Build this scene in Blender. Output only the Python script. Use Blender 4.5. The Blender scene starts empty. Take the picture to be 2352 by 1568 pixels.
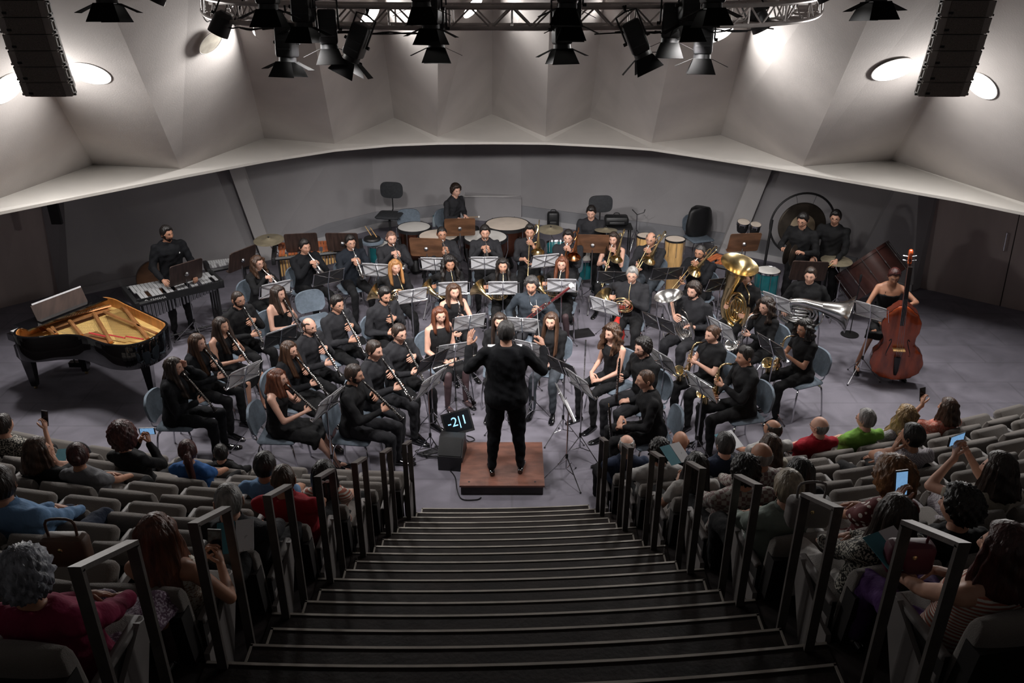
import bpy, math, random, bmesh
import numpy as np
from mathutils import Vector, Matrix, Quaternion
V = Vector
R_ = random.Random(7)
sc = bpy.context.scene
COL = sc.collection
# ---------------------------------------------------------------- camera
F_, TH, H = 1950.0, math.radians(26.3), 5.55
S_, C_ = math.sin(TH), math.cos(TH)
cam = bpy.data.cameras.new('camera'); cam.sensor_width = 36; cam.lens = F_ / 2352 * 36
cam.clip_start = .05; cam.clip_end = 100
co = bpy.data.objects.new('camera', cam); COL.objects.link(co)
co.location = (0, 0, H); co.rotation_euler = (math.pi / 2 - TH, 0, 0); sc.camera = co
# ---------------------------------------------------------------- view, world
sc.view_settings.view_transform = 'Standard'; sc.view_settings.look = 'None'
sc.view_settings.gamma = 1; sc.view_settings.use_curve_mapping = False
sc.view_settings.exposure = 0.2
W = bpy.data.worlds.new('world'); sc.world = W; W.use_nodes = True
W.node_tree.nodes['Background'].inputs[0].default_value = (1, .97, .94, 1)
W.node_tree.nodes['Background'].inputs[1].default_value = 0.075

def ray(x, y):
    u = (x - 1176) / F_; v = (y - 784) / F_
    return V((u, C_ - v * S_, -(S_ + v * C_)))
def G(x, y, h=0.0):                    # the point at height h that is seen at this spot of the photograph
    r = ray(x, y); t = (h - H) / r.z
    return V((r.x * t, r.y * t, h))
def A(x, y, D):
    r = ray(x, y); t = D / r.y
    return V((r.x * t, D, H + r.z * t))
# ---------------------------------------------------------------- lamps of the place
SPOT_E, LAMP_E = 370.0, 58.0
def spot(loc, aim, e=SPOT_E, ang=88, col=(1, .965, .95), r=.13, blend=.75):
    l = bpy.data.lights.new('stage_light_beam', 'SPOT'); l.energy = e; l.spot_size = math.radians(ang)
    l.spot_blend = blend; l.color = col; l.shadow_soft_size = r
    o = bpy.data.objects.new('stage_light_beam', l); COL.objects.link(o); o.location = loc
    o.rotation_euler = (V(aim) - V(loc)).to_track_quat('-Z', 'Y').to_euler(); return o
def disc_light(loc, nrm, rad, e, col=(1, .975, .95)):
    l = bpy.data.lights.new('ceiling_lamp_glow', 'AREA'); l.shape = 'DISK'; l.size = rad * 2; l.energy = e; l.color = col
    o = bpy.data.objects.new('ceiling_lamp_glow', l); COL.objects.link(o); o.location = loc
    o.rotation_euler = V(nrm).to_track_quat('-Z', 'Y').to_euler(); return o
# ---------------------------------------------------------------- materials
MT = {}
def mat(name, c, rough=.6, metal=0., spec=.5, noise=None, bump=None, emit=None, coat=0., sheen=0., c2=None, fn=None):
    if name in MT: return MT[name]
    m = bpy.data.materials.new(name); m.use_nodes = True; nt = m.node_tree; b = nt.nodes['Principled BSDF']
    b.inputs['Base Color'].default_value = (*c, 1); b.inputs['Roughness'].default_value = rough
    b.inputs['Metallic'].default_value = metal; b.inputs['Specular IOR Level'].default_value = spec
    b.inputs['Coat Weight'].default_value = coat; b.inputs['Sheen Weight'].default_value = sheen
    m.diffuse_color = (*c, 1)
    tc = nt.nodes.new('ShaderNodeTexCoord')
    if noise:                                        # (scale, amount)
        n = nt.nodes.new('ShaderNodeTexNoise'); n.inputs['Scale'].default_value = noise[0]; n.inputs['Detail'].default_value = 4
        mp = nt.nodes.new('ShaderNodeMapping'); mp.inputs['Scale'].default_value = noise[2] if len(noise) > 2 else (1, 1, 1)
        nt.links.new(tc.outputs['Object'], mp.inputs[0]); nt.links.new(mp.outputs[0], n.inputs['Vector'])
        mx = nt.nodes.new('ShaderNodeMix'); mx.data_type = 'RGBA'
        k = noise[1]; d = c2 or tuple(max(0, x * (1 - k)) for x in c)
        mx.inputs[6].default_value = (*[min(1, x * (1 + k * .5)) for x in c], 1); mx.inputs[7].default_value = (*d, 1)
        rp = nt.nodes.new('ShaderNodeMapRange'); rp.inputs[1].default_value = .35; rp.inputs[2].default_value = .65
        nt.links.new(n.outputs[0], rp.inputs[0]); nt.links.new(rp.outputs[0], mx.inputs[0]); nt.links.new(mx.outputs[2], b.inputs['Base Color'])
    if bump:
        n = nt.nodes.new('ShaderNodeTexNoise'); n.inputs['Scale'].default_value = bump[0]; n.inputs['Detail'].default_value = 3
        mp = nt.nodes.new('ShaderNodeMapping'); mp.inputs['Scale'].default_value = bump[2] if len(bump) > 2 else (1, 1, 1)
        nt.links.new(tc.outputs['Object'], mp.inputs[0]); nt.links.new(mp.outputs[0], n.inputs['Vector'])
        bp = nt.nodes.new('ShaderNodeBump'); bp.inputs['Strength'].default_value = bump[1]; bp.inputs['Distance'].default_value = .01
        nt.links.new(n.outputs[0], bp.inputs['Height']); nt.links.new(bp.outputs[0], b.inputs['Normal'])
    if emit:
        b.inputs['Emission Color'].default_value = (*emit[0], 1); b.inputs['Emission Strength'].default_value = emit[1]
    if fn: fn(nt, b, tc)
    MT[name] = m; return m
def pattern(kind, ca, cb, sc_):
    def fn(nt, b, tc):
        if kind == 'check' or kind == 'dots':
            t = nt.nodes.new('ShaderNodeTexVoronoi' if kind == 'dots' else 'ShaderNodeTexChecker'); t.inputs['Scale'].default_value = sc_
            out = t.outputs['Distance'] if kind == 'dots' else t.outputs['Fac']
        elif kind == 'stripe':
            t = nt.nodes.new('ShaderNodeTexWave'); t.inputs['Scale'].default_value = sc_; t.inputs['Distortion'].default_value = 1.5; out = t.outputs['Fac']
            t.bands_direction = 'Z'
        else:
            t = nt.nodes.new('ShaderNodeTexNoise'); t.inputs['Scale'].default_value = sc_; out = t.outputs[0]
        nt.links.new(tc.outputs['Object'], t.inputs['Vector'])
        r = nt.nodes.new('ShaderNodeValToRGB'); r.color_ramp.interpolation = 'CONSTANT' if kind != 'blotch' else 'LINEAR'
        r.color_ramp.elements[0].color = (*ca, 1); r.color_ramp.elements[1].color = (*cb, 1)
        r.color_ramp.elements[1].position = {'dots': .32, 'check': .5, 'stripe': .5, 'blotch': .56}[kind]
        if kind == 'blotch': r.color_ramp.elements[0].position = .5
        nt.links.new(out, r.inputs[0]); nt.links.new(r.outputs[0], b.inputs['Base Color'])
    return fn
SUITB = (35, .35)
M = dict(
 dome=mat('grey_plaster', (.50, .465, .445), .9, noise=(1.2, .10), bump=(60, .15)),
 ledge=mat('ledge_plaster_lit', (.66, .63, .59), .9, noise=(1.5, .06), bump=(60, .1)),  # paler than the dome: light on the upturned ledge painted into its colour
 wall=mat('wall_plaster', (.37, .355, .36), .85, noise=(1.0, .10), bump=(70, .12)),
 wall2=mat('wall_panel_pale_lit', (.50, .48, .475), .85, noise=(1.0, .06)),
 band=mat('wall_band', (.27, .27, .285), .8, noise=(2, .1)),
 skirt=mat('skirting', (.48, .47, .48), .6, noise=(3, .05)),
 door=mat('door_wood', (.40, .33, .31), .6, noise=(2.5, .12, (1, 1, .3))),
 step=mat('dark_step', (.018, .013, .0115), .65, spec=.18, noise=(3, .5, (1, 4, 1)), bump=(40, .2)),
 riser=mat('step_riser', (.018, .010, .010), .6, noise=(4, .3)),
 nose=mat('nosing_strip', (.33, .30, .265), .45, metal=.3, noise=(8, .15)),
 tier=mat('tier_carpet', (.022, .014, .014), .9, noise=(6, .4)),
 seat=mat('seat_upholstery', (.165, .145, .130), .95, noise=(3, .14), bump=(220, .5), sheen=.25),
 shell=mat('seat_shell_black', (.012, .010, .010), .55, noise=(5, .2)),
 armr=mat('seat_side_grey', (.16, .145, .14), .6, noise=(6, .1)),
 rail=mat('handrail_steel', (.105, .093, .086), .45, metal=.35, noise=(9, .25), bump=(60, .15)),
 chrome=mat('chrome', (.62, .62, .64), .16, metal=1, noise=(6, .05)),
 steel=mat('satin_steel', (.40, .40, .41), .34, metal=1, noise=(6, .08)),
 black=mat('black_metal', (.012, .012, .013), .45, noise=(8, .3)),
 blackp=mat('black_plastic', (.018, .018, .02), .5, noise=(8, .3)),
 lacq=mat('black_lacquer', (.004, .004, .005), .06, coat=1, noise=(2, .1)),
 blue=mat('blue_chair_fabric', (.14, .175, .215), .85, noise=(30, .14), bump=(260, .4)),
 dgrey=mat('dark_chair_fabric', (.03, .032, .036), .85, noise=(30, .2), bump=(200, .3)),
 wood=mat('stained_wood', (.13, .062, .032), .38, noise=(3, .45, (1, 9, 1)), bump=(30, .1)),
 woodd=mat('dark_wood_desk', (.050, .029, .023), .48, noise=(3, .4, (9, 1, 1))),
 podt=mat('podium_top', (.205, .085, .058), .42, noise=(5, .3, (1, 3, 1)), bump=(30, .15)),
 podb=mat('podium_side', (.022, .012, .010), .4, noise=(6, .3)),
 brass=mat('brass_lacquer', (.74, .57, .30), .22, metal=1, noise=(5, .12)),
 brassr=mat('red_brass', (.55, .24, .10), .22, metal=1, noise=(5, .12)),
 silver=mat('silver_plate', (.78, .77, .75), .2, metal=1, noise=(5, .1)),
 nickel=mat('nickel_keys', (.60, .59, .57), .25, metal=1, noise=(9, .1)),
 blackw=mat('blackwood', (.012, .010, .010), .25, noise=(9, .4)),
 maroon=mat('maroon_wood', (.095, .014, .016), .22, coat=.6, noise=(6, .4)),
 paper=mat('paper', (.62, .62, .64), .8, noise=(30, .08)),
 paperl=mat('printed_paper', (.60, .60, .62), .8, fn=pattern('stripe', (.62, .62, .64), (.42, .42, .44), 26)),
 vbar=mat('vibraphone_bar', (.50, .50, .51), .35, metal=.35, noise=(9, .1)),
 wine=mat('wine_leather', (.085, .010, .025), .5, noise=(9, .2)), door_leaf=mat('barn_door_black', (.004, .004, .004), .8, spec=.1, noise=(9, .2)),
 white=mat('white_trim', (.7, .7, .7), .6, noise=(9, .05)),
 cymb=mat('cymbal_bronze', (.42, .36, .25), .32, metal=.55, noise=(9, .2)),
 skin_d=mat('drum_head', (.62, .53, .45), .55, noise=(5, .08)),
 skin_w=mat('drum_head_white', (.58, .56, .53), .5, noise=(5, .06)),
 copper=mat('copper_kettle', (.36, .15, .09), .28, metal=1, noise=(4, .25)),
 teal=mat('teal_drum_shell', (.008, .11, .125), .25, coat=.6, noise=(5, .25)),
 orangew=mat('rosewood_bars', (.42, .12, .045), .4, noise=(6, .25)),
 conga=mat('conga_wood', (.66, .40, .16), .35, noise=(4, .25, (6, 6, .7))),
 gold=mat('piano_plate_gold', (.44, .20, .075), .38, metal=.6, noise=(6, .2)),
 pwood=mat('piano_inner_wood', (.46, .19, .05), .35, noise=(3, .3, (1, 8, 1))),
 sboard=mat('soundboard', (.60, .40, .14), .4, noise=(3, .15, (1, 9, 1))),
 felt=mat('red_felt', (.35, .015, .02), .9, noise=(20, .2)),
 redcl=mat('red_cloth', (.62, .035, .025), .8, noise=(14, .15)),
 basswood=mat('double_bass_varnish', (.50, .082, .020), .22, coat=.8, noise=(3, .45, (4, 1, 1))),
 bassed=mat('double_bass_edge', (.09, .016, .008), .3, coat=.5, noise=(3, .3)),
 gong=mat('gong_bronze', (.075, .062, .05), .45, metal=.7, noise=(4, .5)),
 gongc=mat('gong_centre', (.32, .25, .17), .5, metal=.2, noise=(3, .6)),
 bdrum=mat('bass_drum_shell', (.045, .016, .013), .3, coat=.4, noise=(3, .4)),
 glow=mat('lamp_glow', (1, 1, 1), .5, emit=((1, .97, .93), 9.0), noise=(2, .02)),
 lampoff=mat('unlit_lamp_glass', (.36, .33, .28), .4, noise=(7, .25)),
 lens=mat('hot_lens', (1, 1, 1), .3, emit=((1, .96, .9), 14.0), noise=(3, .02)),
 truss=mat('truss_aluminium', (.50, .46, .44), .45, metal=.45, noise=(9, .15)),
 array=mat('speaker_grey', (.36, .32, .30), .7, noise=(9, .12)),
 arrayg=mat('speaker_grille', (.26, .22, .20), .75, bump=(400, .8), noise=(320, .6)),
 arrayw=mat('speaker_rigging', (.42, .40, .37), .5, noise=(7, .1)),
 screen=mat('screen_black', (.01, .012, .016), .12, noise=(4, .2)),
 digits=mat('digits_blue', (.4, .75, .95), .5, emit=((.35, .72, 1.0), .7), noise=(4, .02)),
 phone=mat('phone_picture', (.2, .4, .6), .3, emit=((.25, .5, .85), .6), fn=None, noise=(60, .9)),
 teal2=mat('programme_teal', (.05, .20, .25), .7, noise=(9, .1)),
 leath=mat('brown_leather', (.10, .05, .032), .5, noise=(9, .3)),
 purple=mat('purple_cloth', (.13, .06, .25), .85, noise=(9, .2)),
 cable=mat('cable_black', (.010, .010, .011), .5, noise=(9, .2)),
 glass=mat('bottle_plastic', (.5, .6, .65), .1, noise=(5, .1)),
)
M['phone'].node_tree.nodes['Principled BSDF'].inputs['Emission Strength'].default_value = .5
def floor_fn(nt, b, tc):
    br = nt.nodes.new('ShaderNodeTexBrick'); br.inputs['Scale'].default_value = .45; br.inputs['Mortar Size'].default_value = .006
    br.inputs['Color1'].default_value = (.215, .200, .240, 1); br.inputs['Color2'].default_value = (.205, .192, .230, 1); br.inputs['Mortar'].default_value = (.18, .168, .20, 1)
    br.offset = .5; nt.links.new(tc.outputs['Object'], br.inputs['Vector'])
    n = nt.nodes.new('ShaderNodeTexNoise'); n.inputs['Scale'].default_value = 2.2; n.inputs['Detail'].default_value = 8; n.inputs['Distortion'].default_value = 1.2
    nt.links.new(tc.outputs['Object'], n.inputs['Vector'])
    rp = nt.nodes.new('ShaderNodeMapRange'); rp.inputs[1].default_value = .3; rp.inputs[2].default_value = .7; rp.inputs[3].default_value = .82; rp.inputs[4].default_value = 1.12
    nt.links.new(n.outputs[0], rp.inputs[0])
    mx = nt.nodes.new('ShaderNodeMix'); mx.data_type = 'RGBA'; mx.blend_type = 'MULTIPLY'; mx.inputs[0].default_value = 1
    nt.links.new(br.outputs[0], mx.inputs[6]); nt.links.new(rp.outputs[0], mx.inputs[7]); nt.links.new(mx.outputs[2], b.inputs['Base Color'])
    n2 = nt.nodes.new('ShaderNodeTexNoise'); n2.inputs['Scale'].default_value = 300
    bp = nt.nodes.new('ShaderNodeBump'); bp.inputs['Strength'].default_value = .35; bp.inputs['Distance'].default_value = .01
    nt.links.new(tc.outputs['Object'], n2.inputs['Vector']); nt.links.new(n2.outputs[0], bp.inputs['Height']); nt.links.new(bp.outputs[0], b.inputs['Normal'])
M['floor'] = mat('stage_floor', (.24, .23, .27), .75, fn=floor_fn)
def cloth(name, c, **k): return mat('cloth_' + name, c, .85, spec=.22, noise=(5, .22), bump=(17, 1.0, (1, 1, .6)), **k)
CL = dict(black=cloth('black', (.010, .010, .011)), char=cloth('charcoal', (.020, .020, .023)), navy=cloth('navy_black', (.011, .014, .020)),
 slate=cloth('slate', (.030, .038, .048)), suit=cloth('suit', (.0065, .007, .009)), jeans=cloth('jeans', (.045, .052, .062)), denim=cloth('denim_blue', (.06, .11, .19)),
 blue=cloth('blue', (.03, .10, .28)), lblue=cloth('light_blue', (.14, .25, .42)), red=cloth('red', (.30, .012, .022)), green=cloth('green', (.17, .34, .06)),
 grey=cloth('grey', (.14, .14, .15)), sage=cloth('sage', (.19, .225, .20)), white=cloth('white', (.50, .48, .46)), beige=cloth('beige', (.38, .35, .29)),
 lgrey=cloth('light_grey', (.36, .35, .34)), dnavy=cloth('dark_navy', (.018, .026, .05)), magenta=cloth('magenta', (.20, .012, .05)), tan=cloth('tan', (.42, .34, .20)),
 dots=mat('cloth_polka', (.1, .01, .01), .85, fn=pattern('dots', (.6, .56, .52), (.09, .012, .014), 22)),
 coral=mat('cloth_coral', (.5, .15, .1), .85, fn=pattern('blotch', (.50, .13, .09), (.55, .30, .24), 60)),
 check=mat('cloth_check', (.4, .4, .4), .85, fn=pattern('check', (.42, .40, .42), (.20, .17, .20), 90)),
 plaid=mat('cloth_plaid', (.3, .2, .2), .85, fn=pattern('check', (.34, .33, .30), (.16, .10, .10), 30)),
 lace=mat('cloth_lace', (.5, .5, .45), .85, fn=pattern('blotch', (.60, .57, .50), (.28, .17, .11), 70)),
 floral=mat('cloth_floral', (.05, .05, .05), .85, fn=pattern('blotch', (.015, .014, .013), (.45, .42, .36), 75)),
 tribal=mat('cloth_tribal', (.4, .3, .3), .85, fn=pattern('stripe', (.62, .58, .52), (.40, .12, .08), 14)),
 violet=cloth('violet', (.06, .02, .10)), lilac=mat('cloth_lilac', (.2, .1, .2), .85, fn=pattern('blotch', (.10, .05, .09), (.34, .28, .34), 90)),
 tights=mat('cloth_tights', (.055, .030, .033), .6, noise=(9, .2)))
SK = dict(l=mat('skin_light', (.60, .34, .25), .5, noise=(8, .10)), m=mat('skin_medium', (.50, .265, .18), .5, noise=(8, .12)),
 t=mat('skin_tan', (.40, .195, .12), .5, noise=(8, .12)), d=mat('skin_dark', (.17, .085, .055), .5, noise=(8, .12)))
for m_ in SK.values(): m_.node_tree.nodes['Principled BSDF'].inputs['Subsurface Weight'].default_value = 0
def hairm(n, c): return mat('hair_' + n, c, .42, noise=(26, .55, (1, 1, .12)), bump=(60, .8, (1, 1, .1)))
HR = dict(black=hairm('black', (.012, .009, .008)), dark=hairm('dark_brown', (.030, .018, .013)), brown=hairm('brown', (.065, .032, .018)),
 auburn=hairm('auburn', (.13, .042, .020)), red=hairm('deep_red', (.055, .012, .010)), blonde=hairm('strawberry_blonde', (.36, .17, .06)), fair=hairm('fair', (.34, .22, .10)),
 ginger=hairm('ginger', (.20, .085, .03)), grey=hairm('grey', (.26, .25, .24)), salt=hairm('salt_grey', (.050, .046, .045)), stub=hairm('stubble', (.16, .085, .06)), silver=hairm('silver_blue', (.26, .27, .31)), wheat=hairm('grey_blond', (.36, .30, .22)))
LIP = mat('lips', (.40, .13, .11), .4, noise=(9, .1)); EYEW = mat('eye_white', (.5, .47, .45), .3, noise=(9, .02)); EYED = mat('eye_dark', (.02, .012, .01), .2, noise=(9, .1))
# ---------------------------------------------------------------- mesh builder
class MB:
    def __init__(s): s.v = []; s.f = []; s.m = []; s.mats = []
    def mi(s, m):
        if m not in s.mats: s.mats.append(m)
        return s.mats.index(m)
    def add(s, vs, fs, m=None, mtx=None):
        o = len(s.v)
        s.v += [tuple(mtx @ V(p)) for p in vs] if mtx is not None else [tuple(p) for p in vs]
        s.f += [tuple(i + o for i in f) for f in fs]; k = s.mi(m); s.m += [k] * len(fs); return s
    def box(s, c, d, m=None, mtx=None, bev=0):
        x, y, z = d[0] / 2, d[1] / 2, d[2] / 2
        if bev <= 0:
            vs = [(c[0] + a * x, c[1] + b * y, c[2] + e * z) for e in (-1, 1) for b in (-1, 1) for a in (-1, 1)]
            return s.add(vs, [(0, 2, 3, 1), (4, 5, 7, 6), (0, 1, 5, 4), (2, 6, 7, 3), (0, 4, 6, 2), (1, 3, 7, 5)], m, mtx)
        # rounded: superellipse rings in the plan, bevelled top and bottom
        n = 20; out = []
        bz = min(bev, z * .95)
        prof = [(-z, 1), (-z + bz * .3, .35), (-z + bz, 0), (z - bz, 0), (z - bz * .3, .35), (z, 1)]
        rr = min(bev, x * .95, y * .95)
        pl = []
        for (sx, sy, a0) in ((1, 1, 0), (-1, 1, 1), (-1, -1, 2), (1, -1, 3)):
            for k in range(5):
                a = (a0 + k / 4) * math.pi / 2
                pl.append((sx * (x - rr), sy * (y - rr), math.cos(a), math.sin(a)))
        n = len(pl)
        for (zz, t) in prof:
            q = rr * (1 - t * .8)
            for (px, py, ca, sa) in pl: out.append((c[0] + px + ca * q, c[1] + py + sa * q, c[2] + zz))
        fs = [(i * n + j, i * n + (j + 1) % n, (i + 1) * n + (j + 1) % n, (i + 1) * n + j) for i in range(5) for j in range(n)]
        fs += [tuple(range(n - 1, -1, -1)), tuple(range(5 * n, 6 * n))]
        return s.add(out, fs, m, mtx)
    def rings(s, rs, m=None, mtx=None, cap=True, closed=False):
        n = len(rs[0]); vs = [p for r in rs for p in r]; k = len(rs)
        fs = [(i * n + j, i * n + (j + 1) % n, ((i + 1) % k) * n + (j + 1) % n, ((i + 1) % k) * n + j) for i in range(k if closed else k - 1) for j in range(n)]
        if cap and not closed: fs += [tuple(range(n - 1, -1, -1)), tuple(range((k - 1) * n, k * n))]
        return s.add(vs, fs, m, mtx)
    def tube(s, pts, r, m=None, mtx=None, n=8, closed=False, flat=1.0, up=None, cap=True):
        pts = [V(p) for p in pts]; k = len(pts); r = r if hasattr(r, '__len__') else [r] * k
        rs = []; prev = None
        for i, p in enumerate(pts):
            a = pts[i - 1] if (i > 0 or closed) else p; b = pts[(i + 1) % k] if (i < k - 1 or closed) else p
            t = (b - a)
            if t.length < 1e-9: t = V((0, 0, 1))
            t.normalize()
            if prev is None:
                h = up if up is not None else (V((0, 0, 1)) if abs(t.z) < .9 else V((0, 1, 0)))
                x = t.cross(V(h)); x.normalize()
            else:
                x = prev - t * prev.dot(t)
                if x.length < 1e-6: x = t.orthogonal()
                x.normalize()
            prev = x; y = t.cross(x)
            rs.append([p + x * (math.cos(2 * math.pi * j / n) * r[i]) + y * (math.sin(2 * math.pi * j / n) * r[i] * flat) for j in range(n)])
        return s.rings(rs, m, mtx, closed=closed, cap=cap)
    def lathe(s, prof, m=None, mtx=None, n=24, cap=True, axis='z'):
        rs = []
        for (r, z) in prof:
            r = max(r, 1e-4); ring = []
            for j in range(n):
                a = 2 * math.pi * j / n; p = (r * math.cos(a), r * math.sin(a), z)
                ring.append(p if axis == 'z' else ((p[0], p[2], -p[1]) if axis == 'y' else (p[2], p[0], p[1])))
            rs.append(ring)
        return s.rings(rs, m, mtx, cap=cap)
    def ell(s, c, r, m=None, mtx=None, nu=12, nv=8, rot=None):
        rs = []; c = V(c)
        for i in range(1, nv):
            a = math.pi * i / nv; ring = []
            for j in range(nu):
                b = 2 * math.pi * j / nu; p = V((r[0] * math.sin(a) * math.cos(b), r[1] * math.sin(a) * math.sin(b), -r[2] * math.cos(a)))
                ring.append(c + (rot @ p if rot is not None else p))
            rs.append(ring)
        return s.rings(rs, m, mtx)
    def cap(s, a, ra, b, rb, m=None, n=12):
        a, b = V(a), V(b); d = (b - a); L = d.length; d.normalize(); q = d.to_track_quat('Z', 'Y').to_matrix()
        prof = [(ra * math.cos(t), -ra * math.sin(t)) for t in (1.35, .9, .45)] + [(ra, 0), (rb, L)] + [(rb * math.cos(t), L + rb * math.sin(t)) for t in (.45, .9, 1.35)]
        rs = [[a + q @ V((r * math.cos(2 * math.pi * j / n), r * math.sin(2 * math.pi * j / n), z)) for j in range(n)] for r, z in prof]
        return s.rings(rs, m)
    def prism(s, pts, z0, z1, m=None, mtx=None):
        n = len(pts); vs = [(p[0], p[1], z0) for p in pts] + [(p[0], p[1], z1) for p in pts]
        fs = [(i, (i + 1) % n, n + (i + 1) % n, n + i) for i in range(n)] + [tuple(range(n - 1, -1, -1)), tuple(range(n, 2 * n))]
        return s.add(vs, fs, m, mtx)
    def mesh(s, name, smooth=38):
        me = bpy.data.meshes.new(name); me.from_pydata(s.v, [], s.f)
        for m in s.mats: me.materials.append(m)
        if len(s.mats) > 1: me.polygons.foreach_set('material_index', s.m)
        if smooth:
            me.polygons.foreach_set('use_smooth', [True] * len(s.f))
            try: me.set_sharp_from_angle(angle=math.radians(smooth))
            except Exception: pass
        me.update(); return me
    def build(s, name, parent=None, smooth=38):
        o = bpy.data.objects.new(name, s.mesh(name, smooth)); COL.objects.link(o)
        if parent is not None: o.parent = parent
        return o
def tag(o, label, cat, group=None, kind=None):
    if label: o['label'] = label
    if cat: o['category'] = cat
    if group: o['group'] = group
    if kind: o['kind'] = kind
    return o
def struct(o): o['kind'] = 'structure'; return o
def empty(name, label, cat, group=None, loc=(0, 0, 0), rz=0):
    o = bpy.data.objects.new(name, None); COL.objects.link(o); o.location = loc; o.rotation_euler = (0, 0, rz); o.empty_display_size = .1
    return tag(o, label, cat, group)
def place(o, loc, rz=0):
    o.location = loc; o.rotation_euler = (0, 0, rz); return o
def dup(o, label=None, parent=None, skip=()):
    c = o.copy(); COL.objects.link(c); c.parent = parent
    if label: c['label'] = label
    for ch in o.children:
        if ch.name.split('.')[0] not in skip: dup(ch, None, c)
    return c
class Proto:                       # first use takes the built thing itself, later ones copy it with its parts
    def __init__(s, o): s.o = o; s.used = False
    def get(s, label):
        if not s.used: s.used = True; s.o['label'] = label; return s.o
        return dup(s.o, label)
    def drop(s):
        if not s.used:
            def rm(o):
                for c in list(o.children): rm(c)
                bpy.data.objects.remove(o)
            rm(s.o)
def basis(o, y, z):                # matrix with local Y along y and local Z near z
    y = V(y).normalized(); x = y.cross(V(z)); x.normalize(); z = x.cross(y)
    return Matrix(((x.x, y.x, z.x, o[0]), (x.y, y.y, z.y, o[1]), (x.z, y.z, z.z, o[2]), (0, 0, 0, 1)))
def smooth_path(pts, k=4, closed=False):
    pts = [V(p) for p in pts]; n = len(pts); out = []
    for i in range(n if closed else n - 1):
        p0 = pts[(i - 1) % n] if (closed or i > 0) else pts[i]; p1 = pts[i]; p2 = pts[(i + 1) % n]
        p3 = pts[(i + 2) % n] if (closed or i < n - 2) else p2
        for j in range(k):
            t = j / k; out.append(.5 * ((2 * p1) + (p2 - p0) * t + (2 * p0 - 5 * p1 + 4 * p2 - p3) * t * t + (3 * p1 - p0 - 3 * p2 + p3) * t ** 3))
    if not closed: out.append(pts[-1])
    return out
# ================================================================ the hall
def Dc(x): return .0368 * x + .03266 * x * x
def back_y(n, x): return 6.6 + Dc(x) - .737 * (n - 1)
def edge_y(k, x): return 7.085 - .245 * k + Dc(x)
def stepL(k): return -.93 - .0245 * k
def stepR(k): return .80 + .037 * k
def tilt(x): return math.atan(.0368 + .06532 * x)
# floor
b = MB(); xs = [-11 + i * 1.0 for i in range(23)]
b.add([(-11, 1, 0), (11, 1, 0), (11, 20, 0), (-11, 20, 0)], [(0, 1, 2, 3)], M['floor']); struct(b.build('floor'))
# seating tiers (each a solid arc), steps of the aisle, nosing strips
b = MB(); xs = [-9 + .75 * i for i in range(25)]
for n in range(2, 13):
    z = .4 * (n - 1); k = 3 * n - 4
    fr = [(x, edge_y(k, x), z) for x in xs]; bk = [(x, edge_y(k, x) - .80, z) for x in xs]; lo = [(x, edge_y(k, x), z - .42) for x in xs]
    N = len(xs); b.add(fr + bk, [(i, i + 1, N + i + 1, N + i) for i in range(N - 1)], M['tier'])
    b.add(lo + fr, [(i, i + 1, N + i + 1, N + i) for i in range(N - 1)], M['riser'])
struct(b.build('trim_1')).name = 'trim_1'
b = MB(); nb = MB()
for k in range(0, 34):
    z = .1335 * (k + 1); plat = k % 3 == 2
    x0, x1 = stepL(k), stepR(k)
    if plat: x0, x1 = x0 - .10, x1 + .10
    xx = [x0 + (x1 - x0) * i / 12 for i in range(13)]
    zt = z + (.003 if plat else 0)
    fr = [(x, edge_y(k, x), zt) for x in xx]; bk = [(x, edge_y(k, x) - .262, zt) for x in xx]; lo = [(x, edge_y(k, x), zt - .14) for x in xx]; lb = [(x, edge_y(k, x) - .262, zt - .14) for x in xx]
    N = 13; q = lambda: [(i, i + 1, N + i + 1, N + i) for i in range(N - 1)]
    b.add(fr + bk, q(), M['step']); b.add(lo + fr, q(), M['riser'])
    b.add([fr[0], bk[0], lb[0], lo[0]], [(0, 1, 2, 3)], M['riser']); b.add([fr[-1], bk[-1], lb[-1], lo[-1]], [(0, 3, 2, 1)], M['riser'])
    w = .012; t = .005
    def strip(pa, pb):
        nb.add(pa + pb + [(p[0], p[1], p[2] + t) for p in pa] + [(p[0], p[1], p[2] + t) for p in pb],
               [(2 * len(pa) + i, 2 * len(pa) + i + 1, 3 * len(pa) + i + 1, 3 * len(pa) + i) for i in range(len(pa) - 1)] +
               [(i, i + 1, 2 * len(pa) + i + 1, 2 * len(pa) + i) for i in range(len(pa) - 1)] + [(len(pa) + i, 3 * len(pa) + i, 3 * len(pa) + i + 1, len(pa) + i + 1) for i in range(len(pa) - 1)], M['nose'])
    strip([(x, edge_y(k, x) + .004, zt) for x in xx], [(x, edge_y(k, x) - w, zt) for x in xx])
    if not plat:
        for (xa, s) in ((x0, 1), (x1, -1)):
            strip([(xa, edge_y(k, xa), zt), (xa, edge_y(k, xa) - .25, zt)], [(xa + s * w, edge_y(k, xa), zt), (xa + s * w, edge_y(k, xa) - .25, zt)])
struct(b.build('trim_2', smooth=0)); struct(nb.build('trim_3', smooth=0))
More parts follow.
